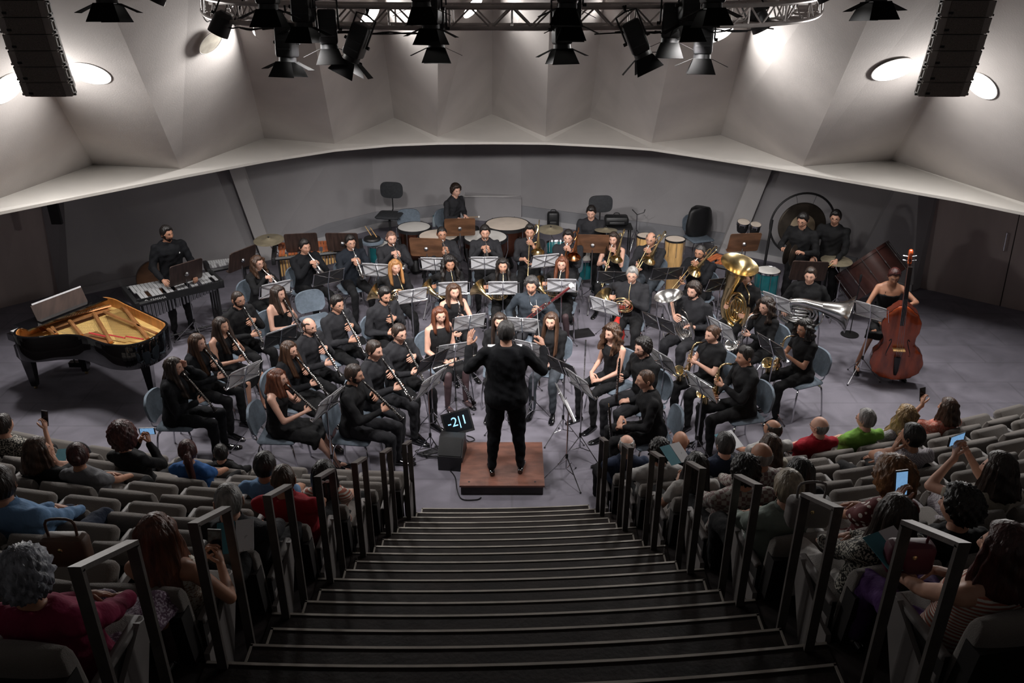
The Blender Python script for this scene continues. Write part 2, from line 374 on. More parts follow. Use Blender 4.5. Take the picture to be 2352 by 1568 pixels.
# dome panels, ledge and soffit over the stage
RZ = 2.30
ZIG = [((-120, 498), 3.04, (-560, 30)), ((215, 378), 3.10, (18, 30)), ((415, 388), 3.04, (260, 30)), ((607, 317), 3.10, (538, 30)), ((768, 330), 3.04, (716, 60)),
       ((905, 270), 3.12, (876, 60)), ((1005, 314), 3.04, (1006, 60)), ((1130, 262), 3.12, (1131, 60)), ((1253, 314), 3.04, (1262, 60)), ((1355, 270), 3.12, (1381, 60)),
       ((1497, 328), 3.04, (1553, 60)), ((1655, 310), 3.10, (1725, 30)), ((1843, 382), 3.04, (2000, 30)), ((2048, 368), 3.10, (2230, 30)), ((2470, 503), 3.04, (2920, 30))]
RIM = [(-120, 510), (212, 444), (431, 401), (607, 368), (768, 343), (900, 331), (1005, 327), (1130, 326), (1253, 327), (1400, 334), (1497, 341), (1655, 365), (1871, 400), (2200, 457), (2470, 512)]
ZIG = [(p, RZ + (z - 3.0) * 1.1, t) for p, z, t in ZIG]; bot = [G(*p, z) for p, z, t in ZIG]; top = []
for (p, z, t), bp_ in zip(ZIG, bot):
    r = ray(*t); kk = .8                                  # rises .8 for every metre towards the hall
    # H + r.z*s = z + kk*(bp.y - r.y*s)
    s_ = (z + kk * bp_.y - H) / (r.z + kk * r.y); tp = V((r.x * s_, r.y * s_, H + r.z * s_))
    top.append(bp_ + (tp - bp_) * 1.75)
for e_, i_, in ((0, 1), (-1, -2)):                  # the outermost panels are flat
    n_ = (bot[e_] - bot[i_]).cross(top[i_] - bot[i_]); r = ray(*ZIG[e_][2]); o_ = V((0, 0, H)); s_ = (bot[i_] - o_).dot(n_) / r.dot(n_)
    d_ = (o_ + r * s_) - bot[e_]; top[e_] = bot[e_] + d_ * 1.75 if (s_ > 0 and d_.length < 14) else bot[e_] + (top[i_] - bot[i_])
b = MB()
for i in range(len(bot) - 1):
    b.add([bot[i], bot[i + 1], top[i + 1], top[i]], [(0, 1, 2), (0, 2, 3)], M['dome'])
zc = 9.0
cap_ = [V((p.x, p.y, p.z)) for p in top]
b.add([tuple(p) for p in cap_] + [(p.x * 1.15, -5, zc) for p in cap_], [(i, i + 1, len(cap_) + i + 1, len(cap_) + i) for i in range(len(cap_) - 1)], M['dome'])
dome = struct(b.build('ceiling', smooth=0))
b = MB(); rim = [G(*p, RZ) for p in RIM]
i = j = 0
while i < len(rim) - 1 or j < len(bot) - 1:
    if j == len(bot) - 1 or (i < len(rim) - 1 and RIM[i + 1][0] <= ZIG[j + 1][0][0]): b.add([rim[i], rim[i + 1], bot[j]], [(0, 1, 2)], M['ledge']); i += 1
    else: b.add([rim[i], bot[j + 1], bot[j]], [(0, 1, 2)], M['ledge']); j += 1
for p in (0,):
    lowr = [V((r.x, r.y + .01, RZ - .04)) for r in rim]; N = len(rim)
    b.add([*rim, *lowr], [(i, N + i, N + i + 1, i + 1) for i in range(N - 1)], M['ledge'])
    far = [V(((r.x + .2) * 1.5, 5 + (r.y - 5) * 1.45, RZ + .02)) for r in rim]
    b.add([*lowr, *far], [(i, N + i, N + i + 1, i + 1) for i in range(N - 1)], M['wall'])
struct(b.build('trim_4', smooth=0))
# lower walls: foot of each wall edge and where its crease is seen higher up
WALL = [((-160, 745), None), ((0, 708), (-70, 500)), ((134, 675), (95, 475)), ((160, 681), (146, 455)), ((325, 646), (215, 447)), ((610, 589), (545, 420)), ((866, 523), (853, 350)), ((1070, 500), (1068, 345)),
        ((1197, 508), (1197, 340)), ((1400, 537), (1405, 345)), ((1650, 574), (1720, 400)), ((1950, 634), (2049, 432)), ((2097, 668), (2110, 441)), ((2113, 661), (2150, 470)), ((2352, 715), (2400, 500)), ((2520, 755), None)]
foot = []; head = []
for p, t in WALL:
    f0 = G(*p); foot.append(f0)
    if t is None: head.append(f0 + V((0, 0, 2.5)))
    else:
        q = A(*t, f0.y); head.append(f0 + (q - f0) * (2.5 / q.z))
def wallseg(name, a, c, m='wall'):
    b = MB()
    for i in range(a, c): b.add([foot[i], foot[i + 1], head[i + 1], head[i]], [(0, 1, 2, 3)], M[m])
    return struct(b.build(name, smooth=0))
wallseg('wall_left', 2, 4); wallseg('wall_back', 4, 11); wallseg('wall_right', 11, 13)
wallseg('door_1', 0, 2, 'door'); wallseg('door_2', 13, 15, 'door')
# door seams and handle
b = MB()
for (p, q) in (((2296, 702), (2335, 520)),):
    a_ = G(*p); c_ = A(*q, a_.y); c_ = a_ + (c_ - a_) * (2.4 / max(c_.z, .1)); b.tube([a_ + V((0, -.01, 0)), c_ + V((0, -.01, 0))], .008, M['riser'], n=6)
struct(b.build('trim_5'))
o = MB().tube([A(2305, 580, 12.7), A(2305, 575, 12.55), A(2313, 535, 12.55), A(2313, 532, 12.7)], .012, M['chrome'], n=6).build('door_handle')
tag(o, 'slim vertical pull handle on the brown door at the far right', 'door handle')
# leaning pilasters on the back wall, paler colour painting the light they catch
for nm, (pa, pb, ta, tb) in (('trim_6', ((607, 596), (636, 590), (531, 388), (562, 383))), ('trim_7', ((1648, 577), (1690, 585), (1727, 383), (1768, 390)))):
    a0, a1 = G(*pa), G(*pb); q0 = A(*ta, a0.y - .02); q1 = A(*tb, a1.y - .02)
    t0 = a0 + (q0 - a0) * (2.45 / q0.z); t1 = a1 + (q1 - a1) * (2.45 / q1.z); d = V((0, -.10, 0)); b = MB()
    b.add([a0, a1, t1, t0, a0 + d, a1 + d, t1 + d, t0 + d], [(4, 5, 6, 7), (0, 4, 7, 3), (5, 1, 2, 6)], M['wall2']); struct(b.build(nm, smooth=0))
# skirting and grey band
def strip_on_wall(name, i0, i1, z0, z1, out, m):
    b = MB()
    for i in range(i0, i1):
        pts = []
        for kx in (i, i + 1):
            d = V((-(foot[kx].x), -(foot[kx].y - 8), 0)).normalized() * out; up = (head[kx] - foot[kx]) / 2.5
            pts.append((foot[kx] + up * z0 + d, foot[kx] + up * z1 + d, foot[kx] + up * z1, foot[kx] + up * z0))
        a_, c_ = pts; b.add([*a_, *c_], [(0, 4, 5, 1), (1, 5, 6, 2)], m)
    return struct(b.build(name, smooth=0))
strip_on_wall('baseboard_left', 3, 4, 0, .12, .05, M['skirt'])
strip_on_wall('baseboard_back', 4, 11, 0, .11, .05, M['skirt'])
strip_on_wall('trim_8', 5, 7, .11, .34, .025, M['band']); strip_on_wall('trim_9', 8, 11, .11, .34, .025, M['band'])
strip_on_wall('baseboard_right', 11, 12, 0, .12, .05, M['skirt'])
b = MB(); d = V((0, -.12, 0)); p0, p1 = foot[7], foot[8]
b.add([p0 + d, p1 + d, p1 + d + V((0, 0, .50)), p0 + d + V((0, 0, .50)), p0 + V((0, 0, .55)), p1 + V((0, 0, .55)), p0, p1], [(0, 1, 2, 3), (3, 2, 5, 4), (0, 3, 4, 6), (1, 7, 5, 2)], M['wall'])
b.box((0, 0, 0), (1, 1, 1), M['wall2'], Matrix.Translation((p0 + p1) / 2 + V((0, -.10, .53))) @ Matrix.Diagonal(((p1 - p0).length, .05, .03, 1)))
struct(b.build('trim_10', smooth=0))
# small recess above the left doorway
o = MB().box((0, 0, 0), (.16, .05, .45), M['black'], Matrix.Translation(A(124, 482, 12.6))).build('wall_speaker'); tag(o, 'narrow dark wall unit high beside the left doorway', 'speaker')
# enclosing walls of the hall beside and behind the audience
b = MB(); b.box((0, 0, 0), (.2, 13, 8), M['wall'], Matrix.Translation((-10.2, 2, 4))); struct(b.build('wall_front_left', smooth=0))
b = MB(); b.box((0, 0, 0), (.2, 13, 8), M['wall'], Matrix.Translation((10.2, 2, 4))); struct(b.build('wall_front_right', smooth=0))
# ---------------------------------------------------------------- round lamps in the dome
def panel_hit(x, y):
    best = None
    for i in range(len(bot) - 1):
        n = (bot[i + 1] - bot[i]).cross(top[i] - bot[i]).normalized(); r = ray(x, y); o_ = V((0, 0, H))
        s_ = (bot[i] - o_).dot(n) / r.dot(n); p = o_ + r * s_
        # inside test along the two slanted borders
        def side(a_, t_): return (t_ - a_).cross(p - a_).dot(n)
        if side(bot[i], top[i]) * side(bot[i + 1], top[i + 1]) <= 0 and s_ > 0:
            if n.dot(o_ - p) < 0: n = -n
            if best is None or s_ < best[2]: best = (p, n, s_)
    return best
for (x, y, a, on, lab) in ((205, 168, 46, 1, 'glowing round ceiling lamp right of the left speaker array'), (14, 203, 44, 1, 'glowing round ceiling lamp half hidden by the left speaker array'),
     (620, 78, 39, 1, 'glowing round ceiling lamp behind the left end of the truss'), (1643, 73, 42, 1, 'glowing round ceiling lamp behind the right end of the truss'),
     (2052, 159, 47, 1, 'glowing round ceiling lamp left of the right speaker array'), (2255, 196, 40, 1, 'glowing round ceiling lamp peeking out right of the right speaker array'),
     (848, 36, 33, 1, 'glowing round ceiling lamp seen through the truss left of centre'), (1085, 16, 30, 1, 'small glowing round ceiling lamp seen through the truss near the middle'),
     (1425, 36, 33, 1, 'glowing round ceiling lamp seen through the truss right of centre'), (483, 97, 33, 0, 'unlit round ceiling lamp behind the left clip-on light'), (1785, 95, 31, 0, 'unlit round ceiling lamp behind the right clip-on light')):
    h = panel_hit(x, y)
    if not h: print('no panel', x, y); continue
    p, n, s_ = h; r = a * s_ / F_
    q = n.to_track_quat('Z', 'Y').to_matrix().to_4x4(); q.translation = p + n * .004
    root = empty('ceiling_lamp', lab, 'lamp', 'round lamps set in the dome'); root.matrix_world = q
    MB().lathe([(r * 1.04, 0), (r * 1.04, .006), (r, .008), (r * .98, .004)], M['dome'], n=40).build('rim', root)
    MB().lathe([(r * .99, .001), (r * .99, .005)], M['glow'] if on else M['lampoff'], n=40).build('diffuser', root)
    if on: disc_light(p + n * .03, n, r * .95, LAMP_E * (1.0 if y > 60 else .22))
# ---------------------------------------------------------------- ring truss and the stage lights
TP = smooth_path([(-3.05, 9.5, 0), (-2.95, 9.0, 0), (-2.55, 8.15, 0), (-1.95, 7.72, 0), (-1.0, 7.55, 0), (0, 7.5, 0), (1.0, 7.55, 0), (1.95, 7.72, 0), (2.55, 8.15, 0), (2.95, 9.0, 0), (3.05, 9.5, 0)], 6)
tr = empty('lighting_truss', 'curved aluminium lattice truss hung over the stage edge', 'truss', loc=(0, 0, 0))
ZT = 4.765
ctr = V((0, 9.8, 0)); off = []
for (dr, dz) in ((-.12, 0), (.12, 0), (-.12, .16), (.12, .16)):
    pts = []
    for i, p in enumerate(TP):
        t = (TP[min(i + 1, len(TP) - 1)] - TP[max(i - 1, 0)]).normalized(); n_ = V((t.y, -t.x, 0))
        pts.append(V((p.x, p.y, ZT + dz)) + n_ * dr)
    off.append(pts); MB().tube(pts, .019, M['truss'], n=8).build('chord', tr)
b = MB()
for i in range(len(TP) - 1):
    for a_, c_ in ((0, 2), (1, 3), (2, 3), (0, 1)):
        b.tube([off[a_][i], off[c_][i + 1]] if i % 2 else [off[c_][i], off[a_][i + 1]], .008, M['truss'], n=6)
    if i % 3 == 0:
        for a_, c_ in ((0, 1), (1, 3), (3, 2), (2, 0)): b.tube([off[a_][i], off[c_][i]], .009, M['truss'], n=6)
b.build('lattice', tr)
b = MB()
rr = random.Random(3)
for s in range(9):
    i0 = rr.randint(2, len(TP) - 10); pts = []
    for i in range(i0, i0 + 8): pts.append(off[1][i] + V((0, -.01, -.02 - .03 * rr.random())))
    b.tube(smooth_path(pts, 3), .006, M['cable'], n=5)
b.build('cabling', tr)
for x in (-1.8, 0, 1.8):
    pass
def fixture(par=False):
    t = empty('stage_light', '', 'stage light', 'black stage lights hung on the truss')
    r = .078
    b = MB()
    if par: b.lathe([(.05, .20), (.085, .16), (.09, .05), (.092, 0), (.085, 0), (.08, .03)], M['black'], n=20)
    else:
        b.box((0, 0, .17), (.15, .15, .27), M['black'], bev=.02); b.lathe([(.07, .035), (.072, .0), (.066, .0), (.06, .03)], M['black'], n=20)
        for k in range(3): b.box((0, -.077, .10 + .07 * k), (.12, .006, .012), M['blackp'])
    b.build('housing', t)
    MB().lathe([(.055, .012), (.055, .016)], M['lens'], n=20).build('lens', t)
    b = MB(); b.tube([(-.088, 0, .15), (-.088, 0, .37), (0, 0, .385), (.088, 0, .37), (.088, 0, .15)], .008, M['black'], n=6); b.build('yoke', t)
    b = MB(); b.tube([(.085, 0, .15), (.115, 0, .15)], .014, M['black'], n=8); b.tube([(-.085, 0, .15), (-.115, 0, .15)], .014, M['black'], n=8); b.build('knob', t)
    if not par:
        for k in range(4):
            a = k * math.pi / 2; w0, w1, L = (.04, .055, .15) if k % 2 == 0 else (.07, .115, .13); op = .38 if k % 2 else 1.15
            d = V((math.cos(a) * math.sin(op), math.sin(a) * math.sin(op), -math.cos(op))); e = V((-math.sin(a), math.cos(a), 0)); c0 = V((math.cos(a) * .075, math.sin(a) * .075, 0)); th = V((math.cos(a) * .003, math.sin(a) * .003, .002))
            q = [c0 - e * w0, c0 + e * w0, c0 + d * L + e * w1, c0 + d * L - e * w1]; b = MB(); b.add(q + [p + th for p in q], [(0, 1, 2, 3), (7, 6, 5, 4), (0, 4, 5, 1), (1, 5, 6, 2), (2, 6, 7, 3), (3, 7, 4, 0)], M['door_leaf']); b.build('barn_door', t)
    return t
fx, fxp = Proto(fixture()), Proto(fixture(True))
FX = [(247, 8, 6.3, 0, 0, 'leftmost stage light, barn doors open, cut by the top of the picture'), (617, 22, 6.5, 0, 0, 'large stage light at the left bend of the truss, wide barn doors'), (698, 62, 7.2, 0, 0, 'tall stage light with long black housing left of the truss'),
 (757, 112, 7.35, 0, 0, 'stage light with wide barn doors, second left of the tilted one'), (661, 142, 7.3, 0, 0, 'lowest stage light on the left part of the truss'), (806, 138, 7.35, .42, 0, 'stage light tilted to the right on the left part of the truss'),
 (968, 16, 6.7, 0, 0, 'uppermost stage light of the centre left pile'), (990, 66, 7.1, 0, 0, 'middle stage light of the centre left pile'), (1002, 110, 7.35, 0, 0, 'lowest stage light of the centre left pile'),
 (1303, 20, 6.7, 0, 0, 'uppermost stage light of the centre right pile'), (1312, 58, 7.1, 0, 0, 'middle stage light of the centre right pile'), (1291, 112, 7.35, 0, 0, 'lowest stage light of the centre right pile'),
 (1478, 130, 7.35, -.45, 0, 'stage light tilted to the left on the right part of the truss'), (1538, 98, 7.35, 0, 0, 'stage light with open doors beside the tilted one on the right'), (1580, 58, 7.2, 0, 0, 'tall black stage light at the right bend of the truss'),
 (1612, 135, 7.3, 0, 0, 'lowest stage light on the right part of the truss'), (1636, 20, 6.5, 0, 0, 'large stage light at the right bend cut by the top of the picture'), (2012, 4, 6.3, 0, 0, 'rightmost stage light, barn doors open, cut by the top of the picture'),
 (500, 78, 7.9, .5, 1, 'small round spotlight tilted down at the left end of the truss'), (1752, 68, 7.9, -.5, 1, 'small round spotlight tilted down at the right end of the truss'), (352, 2, 7.6, .5, 1, 'small round spotlight at the top edge left of the truss'), (1905, -2, 7.6, -.5, 1, 'small round spotlight at the top edge right of the truss')]
ri = random.Random(11)
for i, (x, y, D, ty, par, lab) in enumerate(FX):
    p = A(x, y, D); o = (fxp if par else fx).get(lab); o.location = p; o.rotation_euler = (-.16 + .1 * ri.random(), ty, ri.uniform(-.3, .3) if not par else 0)
    q = o.rotation_euler.to_matrix(); hk = MB(); topz = p + q @ V((0, 0, .385)); hk.tube([(0, 0, .385), q.inverted() @ (V((topz.x, topz.y, max(ZT, topz.z + .05))) - p)], .009, M['black'], n=6); 
    if not par: hk.build('hook', o)
    if not par and (D >= 7.2 or i in (0, 17)):
        ty_ = (8.2, 12.0, 10.2, 11.2, 8.9, 12.4)[i % 6]; aim = V((p.x * (.75 if i not in (0, 17) else .35) + ri.uniform(-.5, .5), ty_, .7)); L_ = p + q @ V((0, 0, -.145)); spot(L_, aim, SPOT_E * (.12 if i in (0, 17) else 1) * ((aim - L_).length / 6) ** 2, 82, blend=1.0)
# ---------------------------------------------------------------- line arrays
def line_array(px, side, lab):
    base = A(px, 228, 7.0); t = empty('speaker_array', lab, 'loudspeaker', loc=base)
    z = 0; y = .10; tiltd = [26, 22, 18, 14, 11, 8, 6, 4, 2, 1]; w = .385
    for k, a in enumerate(tiltd):
        a = math.radians(a) * .55; h = .126; R = Matrix.Translation((0, y, z)) @ Matrix.Rotation(a, 4, 'X')
        b = MB(); pts = [(-w / 2, 0), (w / 2, 0), (w / 2, .06), (w / 2 - .07, .24), (-w / 2 + .07, .24), (-w / 2, .06)]
        b.prism(pts, .004, h - .004, M['array'], R)
        c = b.build('cabinet', t)
        g = MB(); g.box((0, -.004, h / 2), (w - .10, .012, h - .012), M['arrayg'], R); g.box((-.13 * 1, -.011, .035), (.035, .004, .018), M['black'], R); g.build('grille', c)
        r_ = MB()
        for s in (-1, 1):
            for (yy, zz, dy, dz) in ((.035, .10, .06, .02), (.035, .02, .06, .02), (.012, .06, .012, .09), (.06, .06, .012, .09)):
                r_.box((s * (w / 2 + .006), yy, zz), (.014, dy, dz), M['arrayw'], R)
            r_.box((s * (w / 2 + .016), .035, .11), (.02, .014, .014), M['black'], R); r_.box((s * (w / 2 + .016), .02, .015), (.02, .014, .014), M['black'], R)
        r_.build('rigging', c)
        z += h * math.cos(a); y += -h * math.sin(a)
    MB().tube([(0, y + .12, z), (0, y + .12, z + 1.2)], .008, M['steel'], n=6).build('hanging_cable', t)
    return t
line_array(99, 1, 'tall grey line array of speaker boxes hanging at the top left'); line_array(2176, -1, 'tall grey line array of speaker boxes hanging at the top right')
# ================================================================ people
JOBS = []                                        # meshes that are fused (voxel remesh) in one pass at the end
def fuse(mb, name, parent, vox, smooth=5, post=None):
    me = bpy.data.meshes.new(name); me.from_pydata(mb.v, [], mb.f); me.update()
    o = bpy.data.objects.new(name, me); COL.objects.link(o); o.parent = parent
    md = o.modifiers.new('r', 'REMESH'); md.mode = 'VOXEL'; md.voxel_size = vox; md.use_smooth_shade = True
    if smooth: s = o.modifiers.new('s', 'SMOOTH'); s.iterations = smooth; s.factor = .5
    JOBS.append((o, mb, post)); return o
def run_jobs():
    bpy.context.view_layer.update(); dg = bpy.context.evaluated_depsgraph_get()
    for o, mb, post in JOBS:
        me = bpy.data.meshes.new_from_object(o.evaluated_get(dg)); old = o.data; o.modifiers.clear(); nm = old.name; o.data = me; bpy.data.meshes.remove(old); me.name = nm
        me.materials.clear()
        for m in mb.mats:
            if m: me.materials.append(m)
        n = len(me.polygons); me.polygons.foreach_set('material_index', [0] * n); me.polygons.foreach_set('use_smooth', [True] * n)
        if post: post(o, me)
        me.update()
def wrinkle(amp, seed, sc_=1.0):
    def post(o, me):
        n = len(me.vertices); co = np.empty(n * 3); me.vertices.foreach_get('co', co); co = co.reshape(-1, 3)
        no = np.empty(n * 3); me.vertices.foreach_get('normal', no); no = no.reshape(-1, 3)
        x, y, z = (co * sc_).T; s = seed
        a = np.sin(31 * x + 17 * z + 3 * np.sin(19 * y + s) + s) + np.sin(27 * z - 23 * y + 2.5 * np.sin(23 * x + 2 * s)) + .6 * np.sin(61 * z + 37 * x + 2 * np.sin(41 * y))
        co = co + no * (a[:, None] * amp / 2.6); me.vertices.foreach_set('co', co.ravel())
    return post
def merge_into(o, me, extra):                    # adds finely modelled pieces (head, fingers) to the fused body
    nv, nf = len(me.vertices), len(me.polygons)
    co = np.empty(nv * 3); me.vertices.foreach_get('co', co); co = co.reshape(-1, 3)
    lv = np.empty(len(me.loops), dtype=np.int32); me.loops.foreach_get('vertex_index', lv)
    lt = np.empty(nf, dtype=np.int32); me.polygons.foreach_get('loop_total', lt)
    e = extra; ev = np.array(e.v); el = [len(f) for f in e.f]; ei = np.array([i for f in e.f for i in f], dtype=np.int32) + nv
    mats = list(me.materials)
    idx = []
    for m in e.mats:
        if m not in mats: mats.append(m); me.materials.append(m)
        idx.append(mats.index(m))
    lt2 = np.concatenate([lt, np.array(el, dtype=np.int32)]); lv2 = np.concatenate([lv, ei]); ls = np.concatenate([[0], np.cumsum(lt2)[:-1]]).astype(np.int32)
    me.clear_geometry(); me.vertices.add(nv + len(ev)); me.vertices.foreach_set('co', np.concatenate([co, ev]).ravel())
    me.loops.add(len(lv2)); me.loops.foreach_set('vertex_index', lv2); me.polygons.add(len(lt2)); me.polygons.foreach_set('loop_start', ls)
    try: me.polygons.foreach_set('loop_total', lt2)
    except Exception: pass
    mi = np.concatenate([np.zeros(nf, dtype=np.int32), np.array([idx[k] for k in e.m], dtype=np.int32)]); me.polygons.foreach_set('material_index', mi)
    me.polygons.foreach_set('use_smooth', np.ones(len(lt2), dtype=bool)); me.update(calc_edges=True); me.validate()
def gs(x, c, w): return math.exp(-((x - c) / w) ** 2)
def head_r(lon, lat, fem=0):
    """surface of the head around its centre; lon 0 is the face (+Y), lat up"""
    cl, sl = math.cos(lat), math.sin(lat); al = abs(lon)
    x = .074 * cl * math.sin(lon); y = .094 * cl * math.cos(lon); z = .116 * sl
    if z < 0:
        t = min(1, -z / .116); x *= 1 - (.26 + .06 * fem) * t; 
        if y < 0: y *= 1 - .35 * t
        else: y *= 1 - .03 * t
    else: y -= .006 * z / .116; z *= .93
    f = max(0, math.cos(lon)) ** .5 if al < 1.57 else 0
    k = 0
    k += .024 * gs(lon, 0, .15) * gs(lat, -.16, .15) + .010 * gs(lon, 0, .11) * gs(lat, .08, .2)
    k -= .010 * gs(al, .40, .2) * gs(lat, .10, .13)
    k += .005 * gs(al, .36, .3) * gs(lat, .30, .10)
    k += .005 * gs(al, .62, .22) * gs(lat, -.18, .18)
    k += .006 * gs(lon, 0, .26) * gs(lat, -.47, .08) + .006 * gs(lon, 0, .26) * gs(lat, -.60, .07) - .004 * gs(lon, 0, .3) * gs(lat, -.535, .035)
    k += .010 * gs(lon, 0, .35) * gs(lat, -.92, .2) - .004 * gs(lon, 0, .3) * gs(lat, -.73, .08)
    n = V((x / .074, y / .094, z / .116)); n.normalize()
    return V((x, y, z)) + n * k
def hair_mask(lon, lat, style):
    al = abs(lon)
    if style == 'bald': return 1 if (al > 1.75 and -.55 < lat < .35) else 0
    if style == 'balding': return 1 if ((al > 1.45 and -.5 < lat < .62) or (al > .7 and al < 1.5 and .55 < lat < .75)) else 0
    # hair line: high on the forehead, in front of the ears, down the nape
    line = .74 if al < .75 else (.74 - (al - .75) * 1.25 if al < 1.35 else (-.02 - (al - 1.35) * .9 if al < 1.9 else -.52))
    if style in ('fringe',): line = .34 if al < .8 else min(line, .1)
    return 1 if lat > line else 0
def head_mesh(b, Q, skin, hair, beard=None, fem=0, hi=False):
    nu, nv = (64, 44) if hi else (48, 34); rs = []
    for i in range(1, nv):
        lat = -math.pi / 2 + math.pi * i / nv
        rs.append([head_r(-math.pi + 2 * math.pi * j / nu, lat, fem) for j in range(nu)])
    vs = [Q @ p for r in rs for p in r]; fs = []; ms = []
    for i in range(nv - 2):
        for j in range(nu):
            fs.append((i * nu + j, i * nu + (j + 1) % nu, (i + 1) * nu + (j + 1) % nu, (i + 1) * nu + j))
            lat = -math.pi / 2 + math.pi * (i + 1.5) / nv; lon = -math.pi + 2 * math.pi * (j + .5) / nu; al = abs(lon)
            bd = beard and ((lat < -.42 and al < 1.5 and lat > -1.35) or (1.05 < al < 1.6 and -.45 < lat < -.0) or (lat < -.34 and al < .5))
            if beard == 'goatee': bd = al < .48 and -1.2 < lat < -.36
            lip = al < .27 and -.60 < lat < -.46 and abs(lat + .53) < .075 - .15 * al
            ms.append(2 if lip else (1 if bd else 0))
    fs += [tuple(range(nu - 1, -1, -1)), tuple(range((nv - 2) * nu, (nv - 1) * nu))]; ms += [0, 0]
    bm_ = HR['stub'] if beard == 'stubble' else hair
    for k, m in enumerate((skin, bm_, LIP)):
        sel = [f for f, q in zip(fs, ms) if q == k]
        if not sel: continue
        used = sorted({i for f in sel for i in f}); mp = {a: c for c, a in enumerate(used)}
        b.add([vs[i] for i in used], [tuple(mp[i] for i in f) for f in sel], m)
    rot = Q.to_3x3()
    for s in (-1, 1):
        e = head_r(s * .40, .10, fem); b.ell(Q @ (e + V((0, -.005, 0))), (.0135, .009, .0075), EYEW, rot=rot, nu=10, nv=6)
        b.ell(Q @ (e + V((0, -.0005, 0))), (.0062, .006, .0062), EYED, rot=rot, nu=8, nv=6)
        c = head_r(s * .38, .30, fem); b.ell(Q @ c, (.0165, .004, .0032), hair if hair is not HR['stub'] else HR['dark'], rot=rot @ Matrix.Rotation(s * .06, 3, 'Y'), nu=10, nv=5)
        b.ell(Q @ (e + V((0, .0015, .008))), (.0145, .005, .003), skin, rot=rot, nu=8, nv=5)
        # ear
        ec = V((s * .073, -.008, -.005)); b.ell(Q @ ec, (.008, .017, .030), skin, rot=rot @ Matrix.Rotation(s * .35, 3, 'Z'), nu=10, nv=7)
        pts = [Q @ (ec + V((s * .008, .013 * math.cos(a) - .004, .022 * math.sin(a) + .004))) for a in (-.9, -.2, .5, 1.2, 1.9, 2.6, 3.3, 4.0)]
        b.tube(pts, .0035, skin, n=5)
def hair_cap(b, Q, style, m, vol=.012, curl=0, seed=0, fem=0):
    nu, nv = 64, 40; rs = []; rr = random.Random(seed); ph = [rr.uniform(0, 6) for _ in range(6)]
    base = {'short': (.010, .016), 'quiff': (.008, .022), 'long': (.014, .006), 'curly': (.024, .016), 'afro': (.05, .05), 'bob': (.016, .016), 'bun': (.009, .01), 'bald': (.004, .0), 'balding': (.006, .002), 'buzz': (.004, .005), 'fringe': (.018, .018)}[style]
    for i in range(1, nv):
        lat = -math.pi / 2 + math.pi * i / nv; ring = []
        for j in range(nu):
            lon = -math.pi + 2 * math.pi * j / nu; al = abs(lon); p = head_r(lon, lat, fem)
            # smooth mask by averaging neighbours
            w = sum(hair_mask(lon + a, lat + c, style if style in ('bald', 'balding', 'fringe') else 'n') for a in (-.09, 0, .09) for c in (-.07, 0, .07)) / 9
            th = base[0] + base[1] * max(0, math.sin(lat)) * (1.0 if style != 'quiff' else (1.5 if al < 1.3 else .6))
            cq = math.cos(lat); th += cq * (vol * .15 * math.sin(9 * lon + ph[0] + 3 * lat) + .0025 * math.sin(23 * lon + ph[1] + 5 * math.sin(3 * lat)))
            if curl: th += cq * curl * (.010 * math.sin(13 * lon + ph[2]) * math.sin(15 * lat + ph[3]) + .007 * math.sin(27 * lon + ph[4] + 9 * lat))
            n = p.normalized(); q = p + n * (th * w - .006 * (1 - w))
            if w < .05: q = p * .93
            ring.append(Q @ q)
        rs.append(ring)
    b.rings(rs, m)
def hair_fall(b, Q, m, L=.34, wave=0, seed=0, front=.9, width=1.0, droop=None, tie=False):
    """curtain of hair behind and beside the head down to the shoulders"""
    rr = random.Random(seed); n = 44; lv = 15; ph = rr.uniform(0, 6)
    up = (Q.to_3x3().inverted() @ V((0, 0, 1))).normalized()
    outer = []; 
    for i in range(lv):
        t = i / (lv - 1); z = .088 - (L + .05) * t; hug = min(1, .74 + t * 2.6)
        ring_o = []; ring_i = []
        for j in range(n):
            a = -math.pi + (2 * math.pi) * 0 + (math.pi - front) * 2 * j / (n - 1) + front      # from one temple round the back to the other
            rx = (.090 + .012 * math.sin(min(1, t * 3) * math.pi / 2)) * width * hug; ry = .108 * hug
            if t > .30: q = (t - .30) / .70; q *= min(1, L / .36); rx = rx + .028 * q * width - .03 * q * q; ry = ry + .02 * q
            if tie: rx = .09 * (1 - t) + .026; ry = .06 * (1 - t) + .03
            rip = .005 * math.sin(j * 2.1 + ph) + .004 * math.sin(j * 4.7 + t * 5 * wave + ph) + wave * .012 * math.sin(t * 16 + j * .55 + ph)
            # sin(a): side, cos(a): front
            x = -(rx + rip) * math.sin(a); y = -(ry + rip) * math.cos(a); 
            if t > .26 and not tie:
                q2 = (t - .26) / .74; w_ = min(1, max(0, (y + .06) / .06)); w_ = w_ * w_ * (3 - 2 * w_); q2 *= min(1, L / .36) ** 1.5; y = y * (1 + .3 * q2 * (1 - w_)) + q2 * (.105 * w_ - .04 * (1 - w_))
            zz = z - (.02 * rr.random() if i == lv - 1 else 0)
            if tie: y -= .085 + .015 * math.sin(t * 3)
            ring_o.append(V((x, y, zz))); f = .55 if not tie else .3; ring_i.append(V((x * (f + .1), y * f - .02, zz)))
        outer.append([Q @ p for p in ring_o + ring_i[::-1]])
    b.rings(outer, m)
